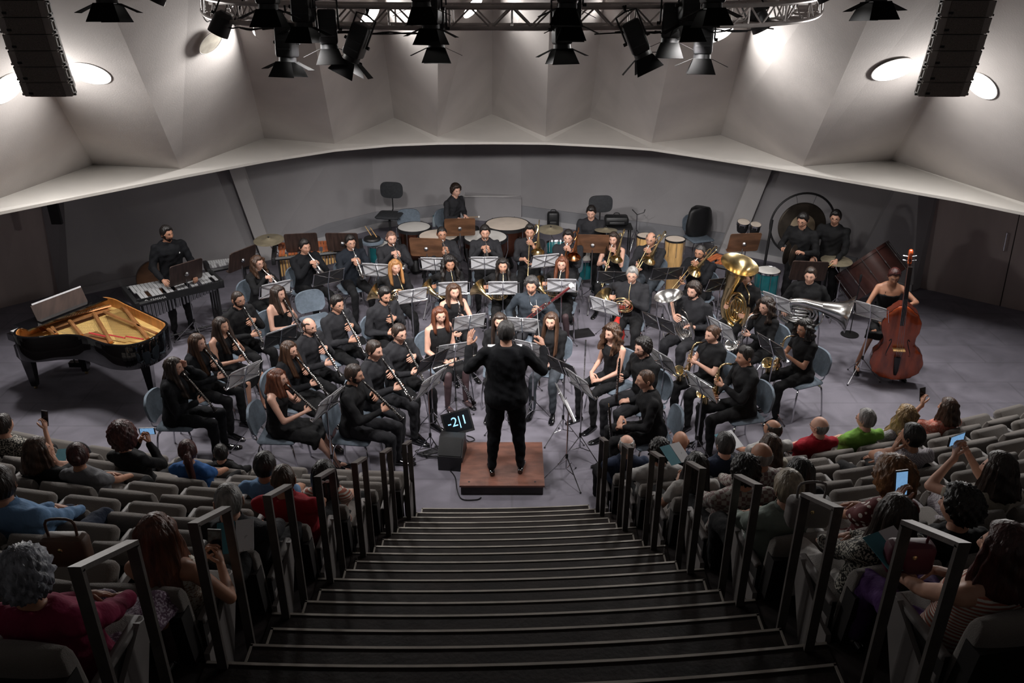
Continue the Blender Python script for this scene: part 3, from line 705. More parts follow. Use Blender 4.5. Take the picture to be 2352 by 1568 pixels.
def hand(b, X, Wp, d, n, curl, side, s=1.0, skin=None, spread=1.0, curls=None):
    """b: fused body builder (palm), X: fine pieces (fingers). side=+1 right hand. n: palm normal, d: finger direction"""
    Wp = V(Wp); d = V(d).normalized(); n = V(n); n = (n - d * n.dot(d)).normalized(); th = d.cross(n) * side; th.normalize()
    rot = Matrix((th, d, n)).transposed()                       # columns: thumb side, along, palm
    if rot.determinant() < 0: rot = Matrix((th, d, n)).transposed()
    b.ell(Wp + d * .048 * s, (.040 * s, .052 * s, .016 * s), None, rot=rot, nu=14, nv=9); b.cap(Wp - d * .02, .024 * s, Wp + d * .03 * s, .028 * s, None)
    fl = [(.026, .078), (.009, .087), (-.009, .081), (-.026, .064)]
    for k, (ox, L) in enumerate(fl):
        L *= s; c = curl if curls is None else curls[k]; p = Wp + d * (.088 - .006 * abs(k - 1)) * s + th * ox * s; dd = (d + th * ox * 4.5 * spread).normalized(); r = (.0088 - .0006 * (k == 3)) * s
        pts = [p - dd * .03]; rad = [r * 1.05]
        for seg, fr in enumerate((.46, .30, .24)):
            pts.append(p); rad.append(r * (1.08 - .1 * seg)); q = Matrix.Rotation(c * (1.0 if seg else .55) * side * 1, 3, th) 
            # rotate finger direction towards the palm normal
            ang = c * (.7 if seg == 0 else 1.0); dd = (dd * math.cos(ang) + n_perp(dd, n) * math.sin(ang)).normalized(); p = p + dd * L * fr
            pts.append(p - dd * L * fr * .15); rad.append(r * (1.0 - .08 * seg))
        pts.append(p + dd * .004); rad.append(r * .55)
        X.tube(pts, rad, skin, n=8)
        X.ell(p - dd * .004 * s - n_perp(dd, n) * r * .72, (.0052 * s, .0052 * s, .0018 * s), skin, rot=Matrix((th, dd, n_perp(dd, n))).transposed(), nu=7, nv=4)
    t0 = Wp + d * .022 * s + th * .022 * s; t1 = t0 + (th * .75 + d * .55 + n * .25).normalized() * .038 * s; t2 = t1 + (d * .8 + th * .25 + n * (.35 + curl * .4)).normalized() * .032 * s; t3 = t2 + (d * .8 - th * .1 + n * (.3 + curl * .5)).normalized() * .024 * s
    X.tube([t0 - th * .015, t0, t1, t2, t3, t3 + (t3 - t2) * .2], [.013 * s, .0135 * s, .0115 * s, .010 * s, .009 * s, .005 * s], skin, n=8)
def n_perp(d, n):
    q = n - d * n.dot(d)
    return q.normalized() if q.length > 1e-4 else n
def ik(S, T, L1, L2, pole):
    S, T = V(S), V(T); d = T - S; L = min(d.length, (L1 + L2) * .995); dn = d.normalized()
    a = math.acos(max(-1, min(1, (L1 * L1 + L * L - L2 * L2) / (2 * L1 * L)))); p = V(pole) - dn * V(pole).dot(dn)
    p = p.normalized() if p.length > 1e-5 else dn.orthogonal()
    E = S + dn * (L1 * math.cos(a)) + p * (L1 * math.sin(a)); return E, S + dn * L
def torso_rings(P, lean, infl, fem, fat, top=1.0, z0=0.0, sh=.172):
    """elliptic sections from the hips to the shoulders; P pelvis position"""
    k = 1 + fat
    prof = [(-.10, .135, .100, -.01), (-.05, .168, .118, -.01), (.03, .166, .118, -.01), (.12, .146 if not fem else .130, .106, .0), (.20, .140 if not fem else .120, .102, .005),
            (.30, .156 if not fem else .138, .110, .012), (.38, .170 if not fem else .152, .118 if not fem else .122, .014), (.44, .174 if not fem else .156, .105, .006), (.485, sh - .030, .080, -.004), (.52, .110, .062, -.006), (.545, .066, .052, -.002)]
    rs = []
    for h, rx, ry, cy in prof:
        if h > top: break
        if h < z0: continue
        f = k if h < .42 else 1 + fat * .4
        ky = 1 + fat * (1.6 if .0 < h < .33 else .6)
        c = P + V((0, cy + math.sin(lean) * max(0, h) + (fat * .06 if .0 < h < .33 else 0), h * math.cos(lean) if h > 0 else h)); rs.append([c + V(((rx * f + infl) * math.cos(2 * math.pi * j / 24), (ry * ky + infl) * math.sin(2 * math.pi * j / 24), 0)) for j in range(24)])
    return rs
def shoe(b, a, fwd, m, heel=False, s=1.0):
    fwd = V(fwd); fwd.z = 0; fwd.normalize(); sd = fwd.cross(V((0, 0, 1)))
    gz = 0; pr = [(-.055, .026, .055), (-.02, .032, .075), (.03, .035, .070), (.09, .040, .048), (.14, .042, .040), (.185, .034, .032), (.205, .016, .022)]
    rs = []
    for (y, w, h) in pr:
        lift = (.055 * max(0, (.10 - y)) / .15 if heel else 0); c = V((a.x, a.y, a.z - .085 * s)) + fwd * y * s
        rs.append([c + sd * (w * s * math.cos(t)) + V((0, 0, lift + (h * s * .5) * (1 + math.sin(t)))) for t in [2 * math.pi * j / 14 for j in range(14)]])
    b.rings(rs, m)
    if heel: c = V((a.x, a.y, a.z - .085 * s)) - fwd * .045; b.tube([c, c + V((0, 0, .05))], [.008, .018], m, n=8)
def skirt_mesh(b, P, K, infl=.012, drop=0):
    pass
def person(key, label, pos, face, pose='sit', hair='short', hc='dark', skin='m', fem=0, fat=0.0, beard=None, glasses=0, top='black', sleeve='long', bottom='black', legs='trousers',
           shoes='black', s=1.0, pitch=.12, yaw=0.0, lean=.05, hands=None, seat=.47, L=.34, wave=0, curl=0, heel=0, cross=0, spread=.13, base=0.0, foot=None, vox=.014, hi=False, lapel=0, neck=0, kneeh=None, reach=.45, ankle=None, bare=0, feet=1, tie=0):
    """pos: world (x, y) under the head; face: world heading angle; returns root empty and local frame helpers"""
    root = empty('person', label, 'person')
    rnd = random.Random(hash(key) % 1000 if False else sum(map(ord, key)) * 7 + len(key))
    sk = SK[skin]; hm = HR[hc]
    stand = pose == 'stand'
    hipz = (.93 if stand else seat + .085) ; P = V((0, 0, hipz))
    tl = .50
    N = P + V((0, math.sin(lean) * .53, .53 * math.cos(lean)))          # base of the neck
    Hc = N + V((0, .035 + .10 * math.sin(lean), .124)) + V((0, .05 * math.sin(pitch), 0))
    sh = .152 if fem else .184
    Sh = [N + V((sx * sh, -.005, -.072)) for sx in (-1, 1)]
    Q = Matrix.Translation(Hc) @ Matrix.Rotation(-yaw, 4, 'Z') @ Matrix.Rotation(-pitch, 4, 'X')
    mouth = Q @ V((0, .100, -.058)); fr = dict(N=N, Hc=Hc, mouth=mouth, Q=Q, P=P, Sh=Sh)
    hs = hands(fr) if callable(hands) else (hands or {})
    body = MB(); X = MB(); body.mi(sk)
    cov = sleeve in ('long', 'rolled', 'short'); body.rings(torso_rings(P, lean, -.012 if cov else 0, fem, fat), None); body.cap(N + V((0, -.01, -.06)), .064 if not fem else .054, Hc + V((0, -.012, -.075)), .056 if not fem else .049, None)
    sr = .040 if cov else .052; body.cap(Sh[0] + V((.02, 0, 0)), sr, Sh[1] - V((.02, 0, 0)), sr, None)
    arms = []
    for si, sx in ((0, -1), (1, 1)):
        h = hs.get('L' if sx < 0 else 'R')
        if h is None: h = dict(p=P + V((sx * .12, .30, .10)) if not stand else P + V((sx * .24, .06, -.12)), d=(-sx * .5, .8, -.1) if not stand else (0, .2, -1), n=(0, 0, -1) if not stand else (-sx, 0, 0), c=.35)
        pole = h.get('pole', (sx * .55, -.35, -1)); E, Wp = ik(Sh[si], h['p'], .285, .255, pole); arms.append((Sh[si], E, Wp))
        u0 = .046 if not fem else .040; u0 *= (1 + fat * .6) * (.86 if sleeve == 'long' else 1)
        body.cap(Sh[si], u0 * (.95 if cov else 1.12), E, u0 * .84, None); body.cap(E, u0 * .84, Wp, .026 if not fem else .023, None)
        body.cap(E + (Wp - E) * .2, u0 * .88, E + (Wp - E) * .45, u0 * .75, None, n=10)
        hand(body, X, Wp, h['d'], h['n'], h.get('c', .4), sx, .98 if not fem else .88, sk, curls=h.get('cs'))
    # legs
    if stand:
        hipj = [P + V((sx * .095, 0, -.02)) for sx in (-1, 1)]; ank = [V((sx * spread, -.01 + .02 * sx, .085)) for sx in (-1, 1)]; kn = [(hipj[i] + ank[i]) / 2 + V((0, .035, .02)) for i in (0, 1)]
    else:
        hipj = [P + V((sx * .09, .02, -.0)) for sx in (-1, 1)]; kz = kneeh or (seat + .055)
        kn = [V((sx * spread, .02 + reach, kz)) for sx in (-1, 1)]; az = .085
        ank = [V((sx * (spread + .01), (ankle if ankle is not None else reach + .0), az)) for sx in (-1, 1)]
        if foot: ank = [V((f[0], f[1], f[2] if len(f) > 2 else az)) for f in foot]
        if cross: kn[1] = V((-.02, .47, seat + .15)); ank[1] = V((-.17, .62, .26)); kn[0] = V((-.06, .45, kz - .01)); ank[0] = V((-.06, .45, .085))
    bl = MB()
    tr_ = legs == 'trousers'; th0, th1, ca, an = (.088, .062, .056, .044) if tr_ else (.078, .052, .050, .032); k = (1 + fat * .7) * (1.12 if stand else 1)
    if not tr_:
        for i in (0, 1): bl.cap(hipj[i], .094, hipj[i] + (kn[i] - hipj[i]) * .93, .074, None)
    for i in (0, 1):
        t = bl if tr_ else body
        t.cap(hipj[i], th0 * k, kn[i], th1 * k, None); t.cap(kn[i], th1 * k, ank[i] + V((0, 0, .01)), an, None)
        mid = kn[i] + (ank[i] - kn[i]) * .3; t.cap(kn[i] * .8 + ank[i] * .2 + V((0, -.01, 0)), ca * k, mid + V((0, -.012, 0)), ca * k * .96, None, n=10)
        if not tr_: body.ell(ank[i] + V((0, .05, -.045)), (.035, .10, .03), None)
    if legs == 'trousers': bl.rings(torso_rings(P, lean, .006, fem, fat, top=.13), None); bl.mi(CL[bottom]); fuse(bl, 'trousers', root, vox, 4, wrinkle(.009, rnd.random() * 6))
    elif legs in ('skirt', 'dress'):
        bl.rings(torso_rings(P, lean, .010, fem, fat, top=.13), None)
        a, c = (kn[0] + kn[1]) / 2, P; w = abs(kn[1].x - kn[0].x) / 2 + .085; n_ = 7; rs = []
        for q in range(n_):
            t = q / (n_ - 1); ctr_ = c * (1 - t) + a * t; ww = .165 * (1 - t) + w * t + .01; hh = .105 * (1 - t) + .085 * t
            rs.append([ctr_ + V((ww * math.cos(2 * math.pi * j / 20), 0, hh * math.sin(2 * math.pi * j / 20) - (.03 * t))) for j in range(20)])
        bl.rings(rs, None)
        if legs == 'dress': bl.rings([[a + V(((w + .02 * e) * math.cos(2 * math.pi * j / 20), (.02 + .06 * math.sin(2 * math.pi * j / 20)) - .02 * e, -.0 - .09 * e)) for j in range(20)] for e in (0, .6, 1.3)], None)
        bl.mi(CL[bottom]); fuse(bl, 'skirt', root, vox, 3, wrinkle(.010, rnd.random() * 6))
        if not bare:
            tb = MB(); 
            for i in (0, 1): tb.cap(kn[i], .058, ank[i], .036, CL['tights']); tb.cap(kn[i] * .8 + ank[i] * .2, .054, kn[i] * .65 + ank[i] * .35, .052, CL['tights']); tb.ell(ank[i] + V((0, .05, -.045)), (.038, .104, .033), CL['tights'])
            tb.build('tights', root)
    if feet:
        for i in (0, 1):
            fw = V((0.12 * (-1 if i == 0 else 1), 1, 0)); sb = MB(); shoe(sb, ank[i], fw, M['lacq'] if shoes == 'black' else CL[shoes], heel); sb.build('shoe', root)
    # clothes above the waist
    tb = MB(); tb.mi(CL[top]); inf = .014 + .012 * lapel
    low = -.02 if not lapel else -.08
    if stand and lapel: low = -.10
    if sleeve == 'none' or sleeve == 'strap':
        rs = torso_rings(P, lean, .010, fem, fat, top=.39 if sleeve == 'strap' else .50); tb.rings(rs, None)
        if sleeve == 'strap':
            for sx in (-1, 1): q = N + V((sx * .072, 0, -.02)); tb.tube([q + V((0, .112, -.16)), q + V((0, .098, -.09)), q + V((0, .03, .008)), q + V((0, -.06, -.01)), q + V((0, -.105, -.12))], .009, None, n=8)
    else:
        tb.rings(torso_rings(P, lean, inf, fem, fat, top=.56, z0=-.06 if not lapel else -.11), None); tb.cap(Sh[0] + V((.02, 0, 0)), .056 + lapel * .006, Sh[1] - V((.02, 0, 0)), .056 + lapel * .006, None)
        for i, (a, e, w) in enumerate(arms):
            tb.cap(a, (.058 + .008 * lapel) * (1 + fat * .5), a + (e - a) * (1 if sleeve == 'long' else .55), (.050 + .004 * lapel) * (1 + fat * .5), None)
            if sleeve == 'long': tb.cap(e, .052, e + (w - e) * .93, .036 + .003 * lapel, None)
            elif sleeve == 'rolled': tb.cap(a, .058, e, .050, None); tb.cap(e, .050, e + (w - e) * .35, .046, None)
    def tpost(o, me, sd=rnd.random() * 6):
        wrinkle(.0095 if sleeve not in ('none', 'strap') else .004, sd)(o, me)
    fuse(tb, 'jacket' if lapel else ('shirt' if sleeve in ('long', 'rolled', 'short') else 'top'), root, vox * .9, 4, tpost)
    if sleeve in ('long', 'rolled', 'short') and not lapel and not fem or neck:      # shirt collar
        cb = MB(); tl_ = lean + .15; cc = N + V((0, .008, .012)); pr = []
        for j in range(25):
            a = .55 + (2 * math.pi - 1.1) * j / 24; r = .064 if not fem else .056; x, y = r * math.sin(a), r * math.cos(a)
            pr.append((cc + V((x, y, -.018 + (-.012 if abs(math.cos(a)) > .7 and y > 0 else 0))), cc + V((x * .93, y * .93, .022)), cc + V((x * 1.18, y * 1.18, -.012 - (.022 if y > .04 else 0)))))
        vs = [p for t in pr for p in t]; fs = []
        for j in range(24):
            for e in (0, 1): fs.append((j * 3 + e, (j + 1) * 3 + e, (j + 1) * 3 + e + 1, j * 3 + e + 1))
        cb.add(vs, fs, CL[top]); co_ = cb.build('collar', root); md = co_.modifiers.new('t', 'SOLIDIFY'); md.thickness = .006
    # head and fine pieces
    head_mesh(X, Q, sk, hm, beard, fem, hi)
    def bpost(o, me): merge_into(o, me, X)
    fuse(body, 'body', root, vox * (.85 if legs == 'trousers' else .95), 4, bpost)
    hb = MB(); st = hair
    if st == 'none': st = None
    if st:
        cap_style = {'long': 'long', 'curlylong': 'curly', 'pony': 'bun', 'bob': 'bob', 'bun': 'bun', 'wavy': 'long'}.get(st, st)
        hair_cap(hb, Q, cap_style, hm, curl=curl or (1 if st in ('curly', 'curlylong', 'afro') else 0), seed=rnd.randint(0, 99), fem=fem)
        if st in ('long', 'wavy', 'curlylong'): hair_fall(hb, Q @ Matrix.Rotation(pitch * .8, 4, 'X'), hm, L, {'long': .15, 'wavy': .7, 'curlylong': 1.3}[st] if not wave else wave, rnd.randint(0, 99), width=1.25 if st == 'curlylong' else 1.0)
        if st == 'bob': hair_fall(hb, Q, hm, .19, .3, rnd.randint(0, 99), front=1.0)
        if st == 'pony': hb.ell(Q @ V((0, -.10, .03)), (.03, .03, .03), hm); hb.tube(smooth_path([Q @ V((0, -.10, .03)), Q @ V((0, -.145, .0)), Q @ V((0, -.15, -.10)), Q @ V((.01, -.13, -.22)), Q @ V((.01, -.125, -.30))], 3), [.02, .03, .035, .036, .036, .036, .035, .034, .032, .028, .022, .014, .006][:13], hm, n=10)
        if st == 'bun': hb.ell(Q @ V((0, -.105, .02)), (.038, .032, .036), hm)
        hb.build('hair', root, smooth=100)
    if glasses:
        gb = MB()
        for sx in (-1, 1):
            e = head_r(sx * .40, .09, fem) + V((0, .010, -.002)); pts = [Q @ (e + V((.021 * math.cos(a), -.004 * abs(math.cos(a)), .016 * math.sin(a)))) for a in [2 * math.pi * j / 12 for j in range(12)]]
            gb.tube(pts, .0016, M['black'] if glasses == 1 else M['steel'], n=5, closed=True)
            gb.tube([Q @ (e + V((sx * .021, 0, .004))), Q @ V((sx * .077, .03, .012)), Q @ V((sx * .078, -.012, .010))], .0016, M['black'] if glasses == 1 else M['steel'], n=5)
        e = head_r(0, .09, fem) + V((0, .004, 0)); gb.tube([Q @ (head_r(-.2, .1, fem) + V((0, .010, 0))), Q @ (e + V((0, .004, 0))), Q @ (head_r(.2, .1, fem) + V((0, .010, 0)))], .0016, M['black'] if glasses == 1 else M['steel'], n=5)
        gb.build('glasses', root)
    # place: the head stands over pos
    R = Matrix.Rotation(face, 4, 'Z'); hc_ = R @ V((Hc.x * s, Hc.y * s, 0)); root.matrix_world = Matrix.Translation((pos[0] - hc_.x, pos[1] - hc_.y, base)) @ R @ Matrix.Scale(s, 4)
    fr['root'] = root; fr['mtx'] = root.matrix_world.copy(); fr['kn'] = kn
    return fr
def head_h(pose='sit', s=1.0, seat=.47, lean=.05):       # height of the head centre above the floor it stands on
    hz = .93 if pose == 'stand' else seat + .085
    return (hz + .53 * math.cos(lean) + .124) * s
# ================================================================ furniture and instruments
def pad(w, d, h, bev, m, mtx=None, b=None):
    b = b or MB(); b.box((0, 0, 0), (w, d, h), m, mtx, bev=bev); return b
def blue_chair():
    t = empty('stage_chair', '', 'chair', 'blue padded chairs on the stage')
    MB().box((0, 0, .455), (.43, .43, .05), M['blue'], bev=.05).build('seat', t)
    # backrest: curved rounded panel
    b = MB(); nx, nz = 15, 9; fr = []; bk = []
    for i in range(nz):
        v = -1 + 2 * i / (nz - 1)
        for j in range(nx):
            u = -1 + 2 * j / (nx - 1); k = (1 - abs(v) ** 4) ** .25 if abs(v) < 1 else 0.0; k = max(k, .72)
            x = .215 * u * k; y = -.245 - .028 * v - .03 * (1 - u * u); z = .66 + .155 * v * (1 - .10 * u ** 4)
            fr.append((x, y + .014, z)); bk.append((x, y - .014, z))
    N = nx * nz; q = [(i * nx + j, i * nx + j + 1, (i + 1) * nx + j + 1, (i + 1) * nx + j) for i in range(nz - 1) for j in range(nx - 1)]
    edge = [j for j in range(nx)] + [i * nx + nx - 1 for i in range(1, nz)] + [(nz - 1) * nx + j for j in range(nx - 2, -1, -1)] + [i * nx for i in range(nz - 2, 0, -1)]
    b.add(fr + bk, [tuple(reversed(f)) for f in q] + [tuple(i + N for i in f) for f in q] + [(edge[i], edge[(i + 1) % len(edge)], edge[(i + 1) % len(edge)] + N, edge[i] + N) for i in range(len(edge))], M['blue']); b.build('backrest', t, smooth=60)
    for sx in (-1, 1):
        MB().tube(smooth_path([(sx * .10, -.20, .44), (sx * .13, -.26, .46), (sx * .15, -.268, .56), (sx * .15, -.262, .66)], 3), .009, M['chrome'], n=7).build('back_upright', t)
        for sy in (-1, 1): MB().tube(smooth_path([(sx * .10, sy * .10, .425), (sx * .185, sy * .17, .415), (sx * .215, sy * .20, .30), (sx * .235, sy * .235, .0)], 3), .011, M['chrome'], n=7).build('leg', t)
    MB().tube([(-.19, -.172, .40), (.19, -.172, .40)], .009, M['chrome'], n=6).build('crossbar', t)
    return t
def tall_chair(m='dgrey'):
    t = empty('tall_stool_chair', '', 'chair'); MB().box((0, 0, .74), (.46, .44, .06), M[m], bev=.07).build('seat', t)
    b = MB(); b.box((0, -.23, 1.13), (.42, .05, .30), M[m], bev=.05)
    b = MB(); pts = [( .21 * (abs(math.cos(a)) ** .5) * (1 if math.cos(a) > 0 else -1), .15 * (abs(math.sin(a)) ** .6) * (1 if math.sin(a) > 0 else -1)) for a in [2 * math.pi * j / 32 for j in range(32)]]
    b.rings([[(x * k, -.24 + y, 1.14 + z * k) for x, z in pts] for y, k in ((-.022, .86), (-.014, 1), (.014, 1), (.022, .86))], M[m]); b.build('backrest', t)
    MB().tube([(0, -.15, .72), (0, -.26, .78), (0, -.265, 1.1)], .012, M['black'], n=8).build('back_upright', t)
    MB().tube([(0, 0, .06), (0, 0, .72)], .022, M['black'], n=10).build('column', t)
    b = MB(); b.tube([(-.22, .05, .69), (.24, -.05, .69)], .007, M['black'], n=6); b.ell((.25, -.05, .69), (.03, .015, .015), M['black']); b.build('lever', t)
    for k in range(5):
        a = 2 * math.pi * k / 5 + .3; MB().tube([(0, 0, .10), (.26 * math.cos(a), .26 * math.sin(a), .055), (.28 * math.cos(a), .28 * math.sin(a), .012)], [.02, .014, .014], M['black'], n=7).build('foot', t)
    return t
def stand_base(t, top, m='chrome', sp=.27):
    MB().tube([(0, 0, .16), (0, 0, top)], .009, M[m], n=7).build('pole', t); MB().lathe([(.012, .0), (.016, .01), (.016, .05), (.012, .06)], M['black'], Matrix.Translation((0, 0, .30)), n=8).build('collar', t)
    for k in range(3):
        a = 2 * math.pi * k / 3 + .4; p = V((sp * math.cos(a), sp * math.sin(a), .012)); b = MB(); b.tube([(0, 0, .32), p], .006, M[m], n=5); b.tube([(0, 0, .16), p * .48 + V((0, 0, .155))], .005, M[m], n=5); b.ell(p, (.012, .012, .010), M['black'], nu=8, nv=5); b.build('leg', t)
DT = Matrix.Rotation(-.50, 4, 'X')
def wire_stand(full=False):
    """desk faces +Y (towards the reader), leaning away"""
    t = empty('wire_music_stand', '', 'music stand'); stand_base(t, .90)
    T = Matrix.Translation((0, 0, .90)) @ Matrix.Rotation(.42, 4, 'X'); b = MB(); r = .0045
    for x in (-.235, .235): b.tube([(x, 0, .0), (x * .96, 0, .24)], r, M['chrome'], T, n=5)
    for z in (.0, .24): b.tube([(-.235, 0, z), (.235, 0, z)], r, M['chrome'], T, n=5)
    b.tube([(-.235, 0, 0), (0, -.004, .13), (.235, 0, 0)], r, M['chrome'], T, n=5); b.tube([(-.225, 0, .24), (0, -.004, .12), (.225, 0, .24)], r, M['chrome'], T, n=5); b.tube([(0, -.004, -.03), (0, -.004, .25)], .008, M['chrome'], T, n=6)
    b.tube([(-.235, 0, 0), (-.235, .035, -.002), (-.235, .04, .02)], r, M['chrome'], T, n=5); b.tube([(.235, 0, 0), (.235, .035, -.002), (.235, .04, .02)], r, M['chrome'], T, n=5); b.box((0, .018, -.004), (.47, .03, .004), M['chrome'], T); b.build('desk', t)
    if full: MB().box((0, .004, .12), (.44, .004, .23), M['black'], T).build('back_panel', t)
    return t
def solid_stand(m='woodd', wd=.50, hg=.34):
    t = empty('orchestra_music_stand', '', 'music stand'); stand_base(t, 1.0, 'steel', .32)
    T = Matrix.Translation((0, 0, .98)) @ Matrix.Rotation(.30, 4, 'X'); b = MB(); pts = []
    for (sx, sz, a0) in ((1, 1, 0), (-1, 1, 1), (-1, -1, 2), (1, -1, 3)):
        for k in range(4): a = (a0 + k / 3) * math.pi / 2; pts.append((sx * (wd / 2 - .03) + .03 * math.cos(a), sz * (hg / 2 - .03) + .03 * math.sin(a)))
    b.rings([[(x, y, z + hg / 2 - .05) for x, z in pts] for y in (-.007, .007)], M[m], T); b.box((0, .035, -.045), (wd - .02, .06, .010), M[m], T); b.build('desk', t, smooth=30)
    MB().lathe([(.03, 0), (.035, .01), (.02, .03)], M['steel'], T @ Matrix.Translation((0, -.010, .10)) @ Matrix.Rotation(math.pi / 2, 4, 'X'), n=14).build('clamp', t); return t
def sheet(w=.40, h=.25, lab='', m='paper'):
    T = Matrix.Translation((0, 0, .90)) @ Matrix.Rotation(.42, 4, 'X'); b = MB()
    for s in (-1, 1):
        rs = []; 
        n = 6; f = [(s * w / 2 * i / n, .010 + .006 * math.sin(math.pi * i / n) , z) for z in (.004, h) for i in range(n + 1)]; g = [(p[0], p[1] + .0025, p[2]) for p in f]; k = n + 1
        b.add(f + g, [(i, i + 1, k + i + 1, k + i) for i in range(n)] + [(2 * k + i, 3 * k + i, 3 * k + i + 1, 2 * k + i + 1) for i in range(n)] + [(n, 2 * k + n, 3 * k + n, k + n), (k, k + n, 3 * k + n, 3 * k)][:2], M[m], T)
    return tag(b.build('sheet_music'), lab, 'sheet music')
# ---- wind instruments: mouthpiece tip at the origin, body along +Y, keys on +Z
def clarinet():
    t = empty('clarinet', '', 'clarinet'); MB().lathe([(.005, 0), (.008, .02), (.011, .06), (.0105, .075)], M['blackw'], n=12, axis='y').build('mouthpiece', t)
    MB().lathe([(.0118, .03), (.0118, .055)], M['nickel'], n=12, axis='y').build('ligature', t)
    MB().lathe([(.012, .07), (.0155, .085), (.0155, .125), (.0125, .14), (.0135, .145), (.0135, .345), (.0155, .35), (.0155, .365), (.0135, .37), (.0145, .575), (.017, .58), (.017, .595), (.016, .60), (.022, .635), (.032, .665), (.0335, .672), (.029, .668), (.012, .61)], M['blackw'], n=16, axis='y', cap=False).build('body', t)
    b = MB(); rr = random.Random(2)
    for (y0, y1, x) in ((.15, .33, .014), (.38, .56, .015), (.16, .30, -.013), (.38, .52, -.014)): b.tube([(x * .8, y0, .011), (x * .8, y1, .011)], .0028, M['nickel'], n=5)
    for y in (.165, .19, .215, .245, .27, .30, .325, .39, .42, .45, .48, .51, .54): b.lathe([(.0085, 0), (.0085, .005)], M['nickel'], Matrix.Translation((rr.uniform(-.004, .004), y, .013)), n=8)
    for y in (.14, .345, .37, .58, .60): b.lathe([(.0165, y - .003), (.0165, y + .003)], M['nickel'], n=14, axis='y')
    for y in (.36, .40, .53, .56): b.box((.018 if y > .45 else -.018, y, .004), (.012, .03, .005), M['nickel'])
    b.lathe([(.0342, .668), (.0342, .673)], M['nickel'], n=16, axis='y'); b.build('keywork', t); return t
def oboe():
    t = empty('oboe', '', 'oboe'); MB().tube([(0, 0, 0), (0, .045, 0)], [.003, .003], M['conga'], n=6).build('reed', t)
    MB().lathe([(.008, .04), (.011, .06), (.010, .07), (.0115, .08), (.0125, .30), (.0145, .31), (.0145, .32), (.0125, .325), (.0135, .53), (.0165, .54), (.0165, .55), (.014, .56), (.020, .61), (.0195, .625), (.016, .62)], M['blackw'], n=14, axis='y').build('body', t)
    b = MB()
    for (y0, y1, x) in ((.09, .29, .012), (.33, .52, .013), (.33, .50, -.012)): b.tube([(x * .8, y0, .010), (x * .8, y1, .010)], .0028, M['nickel'], n=5)
    for k in range(12): b.lathe([(.008, 0), (.008, .005)], M['nickel'], Matrix.Translation((0, .10 + .036 * k, .012)), n=8)
    b.build('keywork', t); return t
def flute():
    t = empty('flute', '', 'flute'); MB().lathe([(.009, 0), (.0105, .005), (.0105, .21), (.0115, .215), (.0115, .245), (.0095, .25), (.0095, .67), (.009, .672)], M['silver'], n=14, axis='y').build('tube', t)
    b = MB(); b.ell((0, .16, .008), (.010, .014, .006), M['silver'])
    b.build('lip_plate', t); b = MB(); b.tube([(.008, .27, .008), (.008, .65, .008)], .0025, M['nickel'], n=5)
    for k in range(14): b.lathe([(.008, 0), (.008, .005)], M['nickel'], Matrix.Translation((0, .28 + .026 * k, .009)), n=8)
    b.build('keywork', t); return t
BELL = lambda R, r, L, k=.55: [(r + (R - r) * ((math.exp(4.2 * u) - 1) / (math.exp(4.2) - 1)) * (1) + (R * .10) * u * (1 - u), L * u) for u in [i / 14 for i in range(15)]]
def bellprof(R, r, L):
    p = BELL(R, r, L); return p + [(R + .002, L + .002), (R - .003, L + .001)] + [(max(a - .004, .002), z) for a, z in p[::-1]]
def trumpet(m='silver'):
    m = M[m]; t = empty('trumpet', '', 'trumpet'); MB().lathe([(.004, .085), (.0055, .03), (.007, .02), (.013, .006), (.0135, 0), (.009, .002), (.003, .012)], m, n=14, axis='y').build('mouthpiece', t)
    z = -.0
    MB().tube(smooth_path([(0, .08, 0), (0, .20, 0), (0, .40, 0), (0, .445, -.022), (0, .445, -.055), (0, .40, -.078), (0, .24, -.078)], 4), .0062, m, n=8).build('leadpipe', t)
    b = MB(); b.lathe(bellprof(.060, .0075, .30), m, Matrix.Translation((-.012, .19, .0)), n=28, axis='y', cap=False); b.tube(smooth_path([(-.012, .19, 0), (-.012, .11, 0), (-.012, .075, -.025), (-.012, .075, -.06), (-.012, .11, -.082), (-.012, .20, -.082)], 4), .0075, m, n=8); b.build('bell', t)
    for k in range(3):
        b = MB(); y = .20 + .027 * k; b.lathe([(.0125, -.105), (.0125, .018), (.0135, .02), (.0135, .026), (.006, .030)], m, Matrix.Translation((0, y, 0)), n=12); c = b.build('valve', t)
        MB().lathe([(.003, .026), (.003, .052), (.0085, .053), (.0085, .057)], m, Matrix.Translation((0, y, 0)), n=10).build('finger_button', c)
    b = MB(); b.tube(smooth_path([(0, .27, -.03), (.03, .29, -.03), (.03, .34, -.03), (0, .35, -.03)], 3), .005, m, n=6); b.tube([(0, .16, -.05), (-.035, .16, -.05), (-.035, .20, -.05)], .005, m, n=6); b.build('slide', t); return t
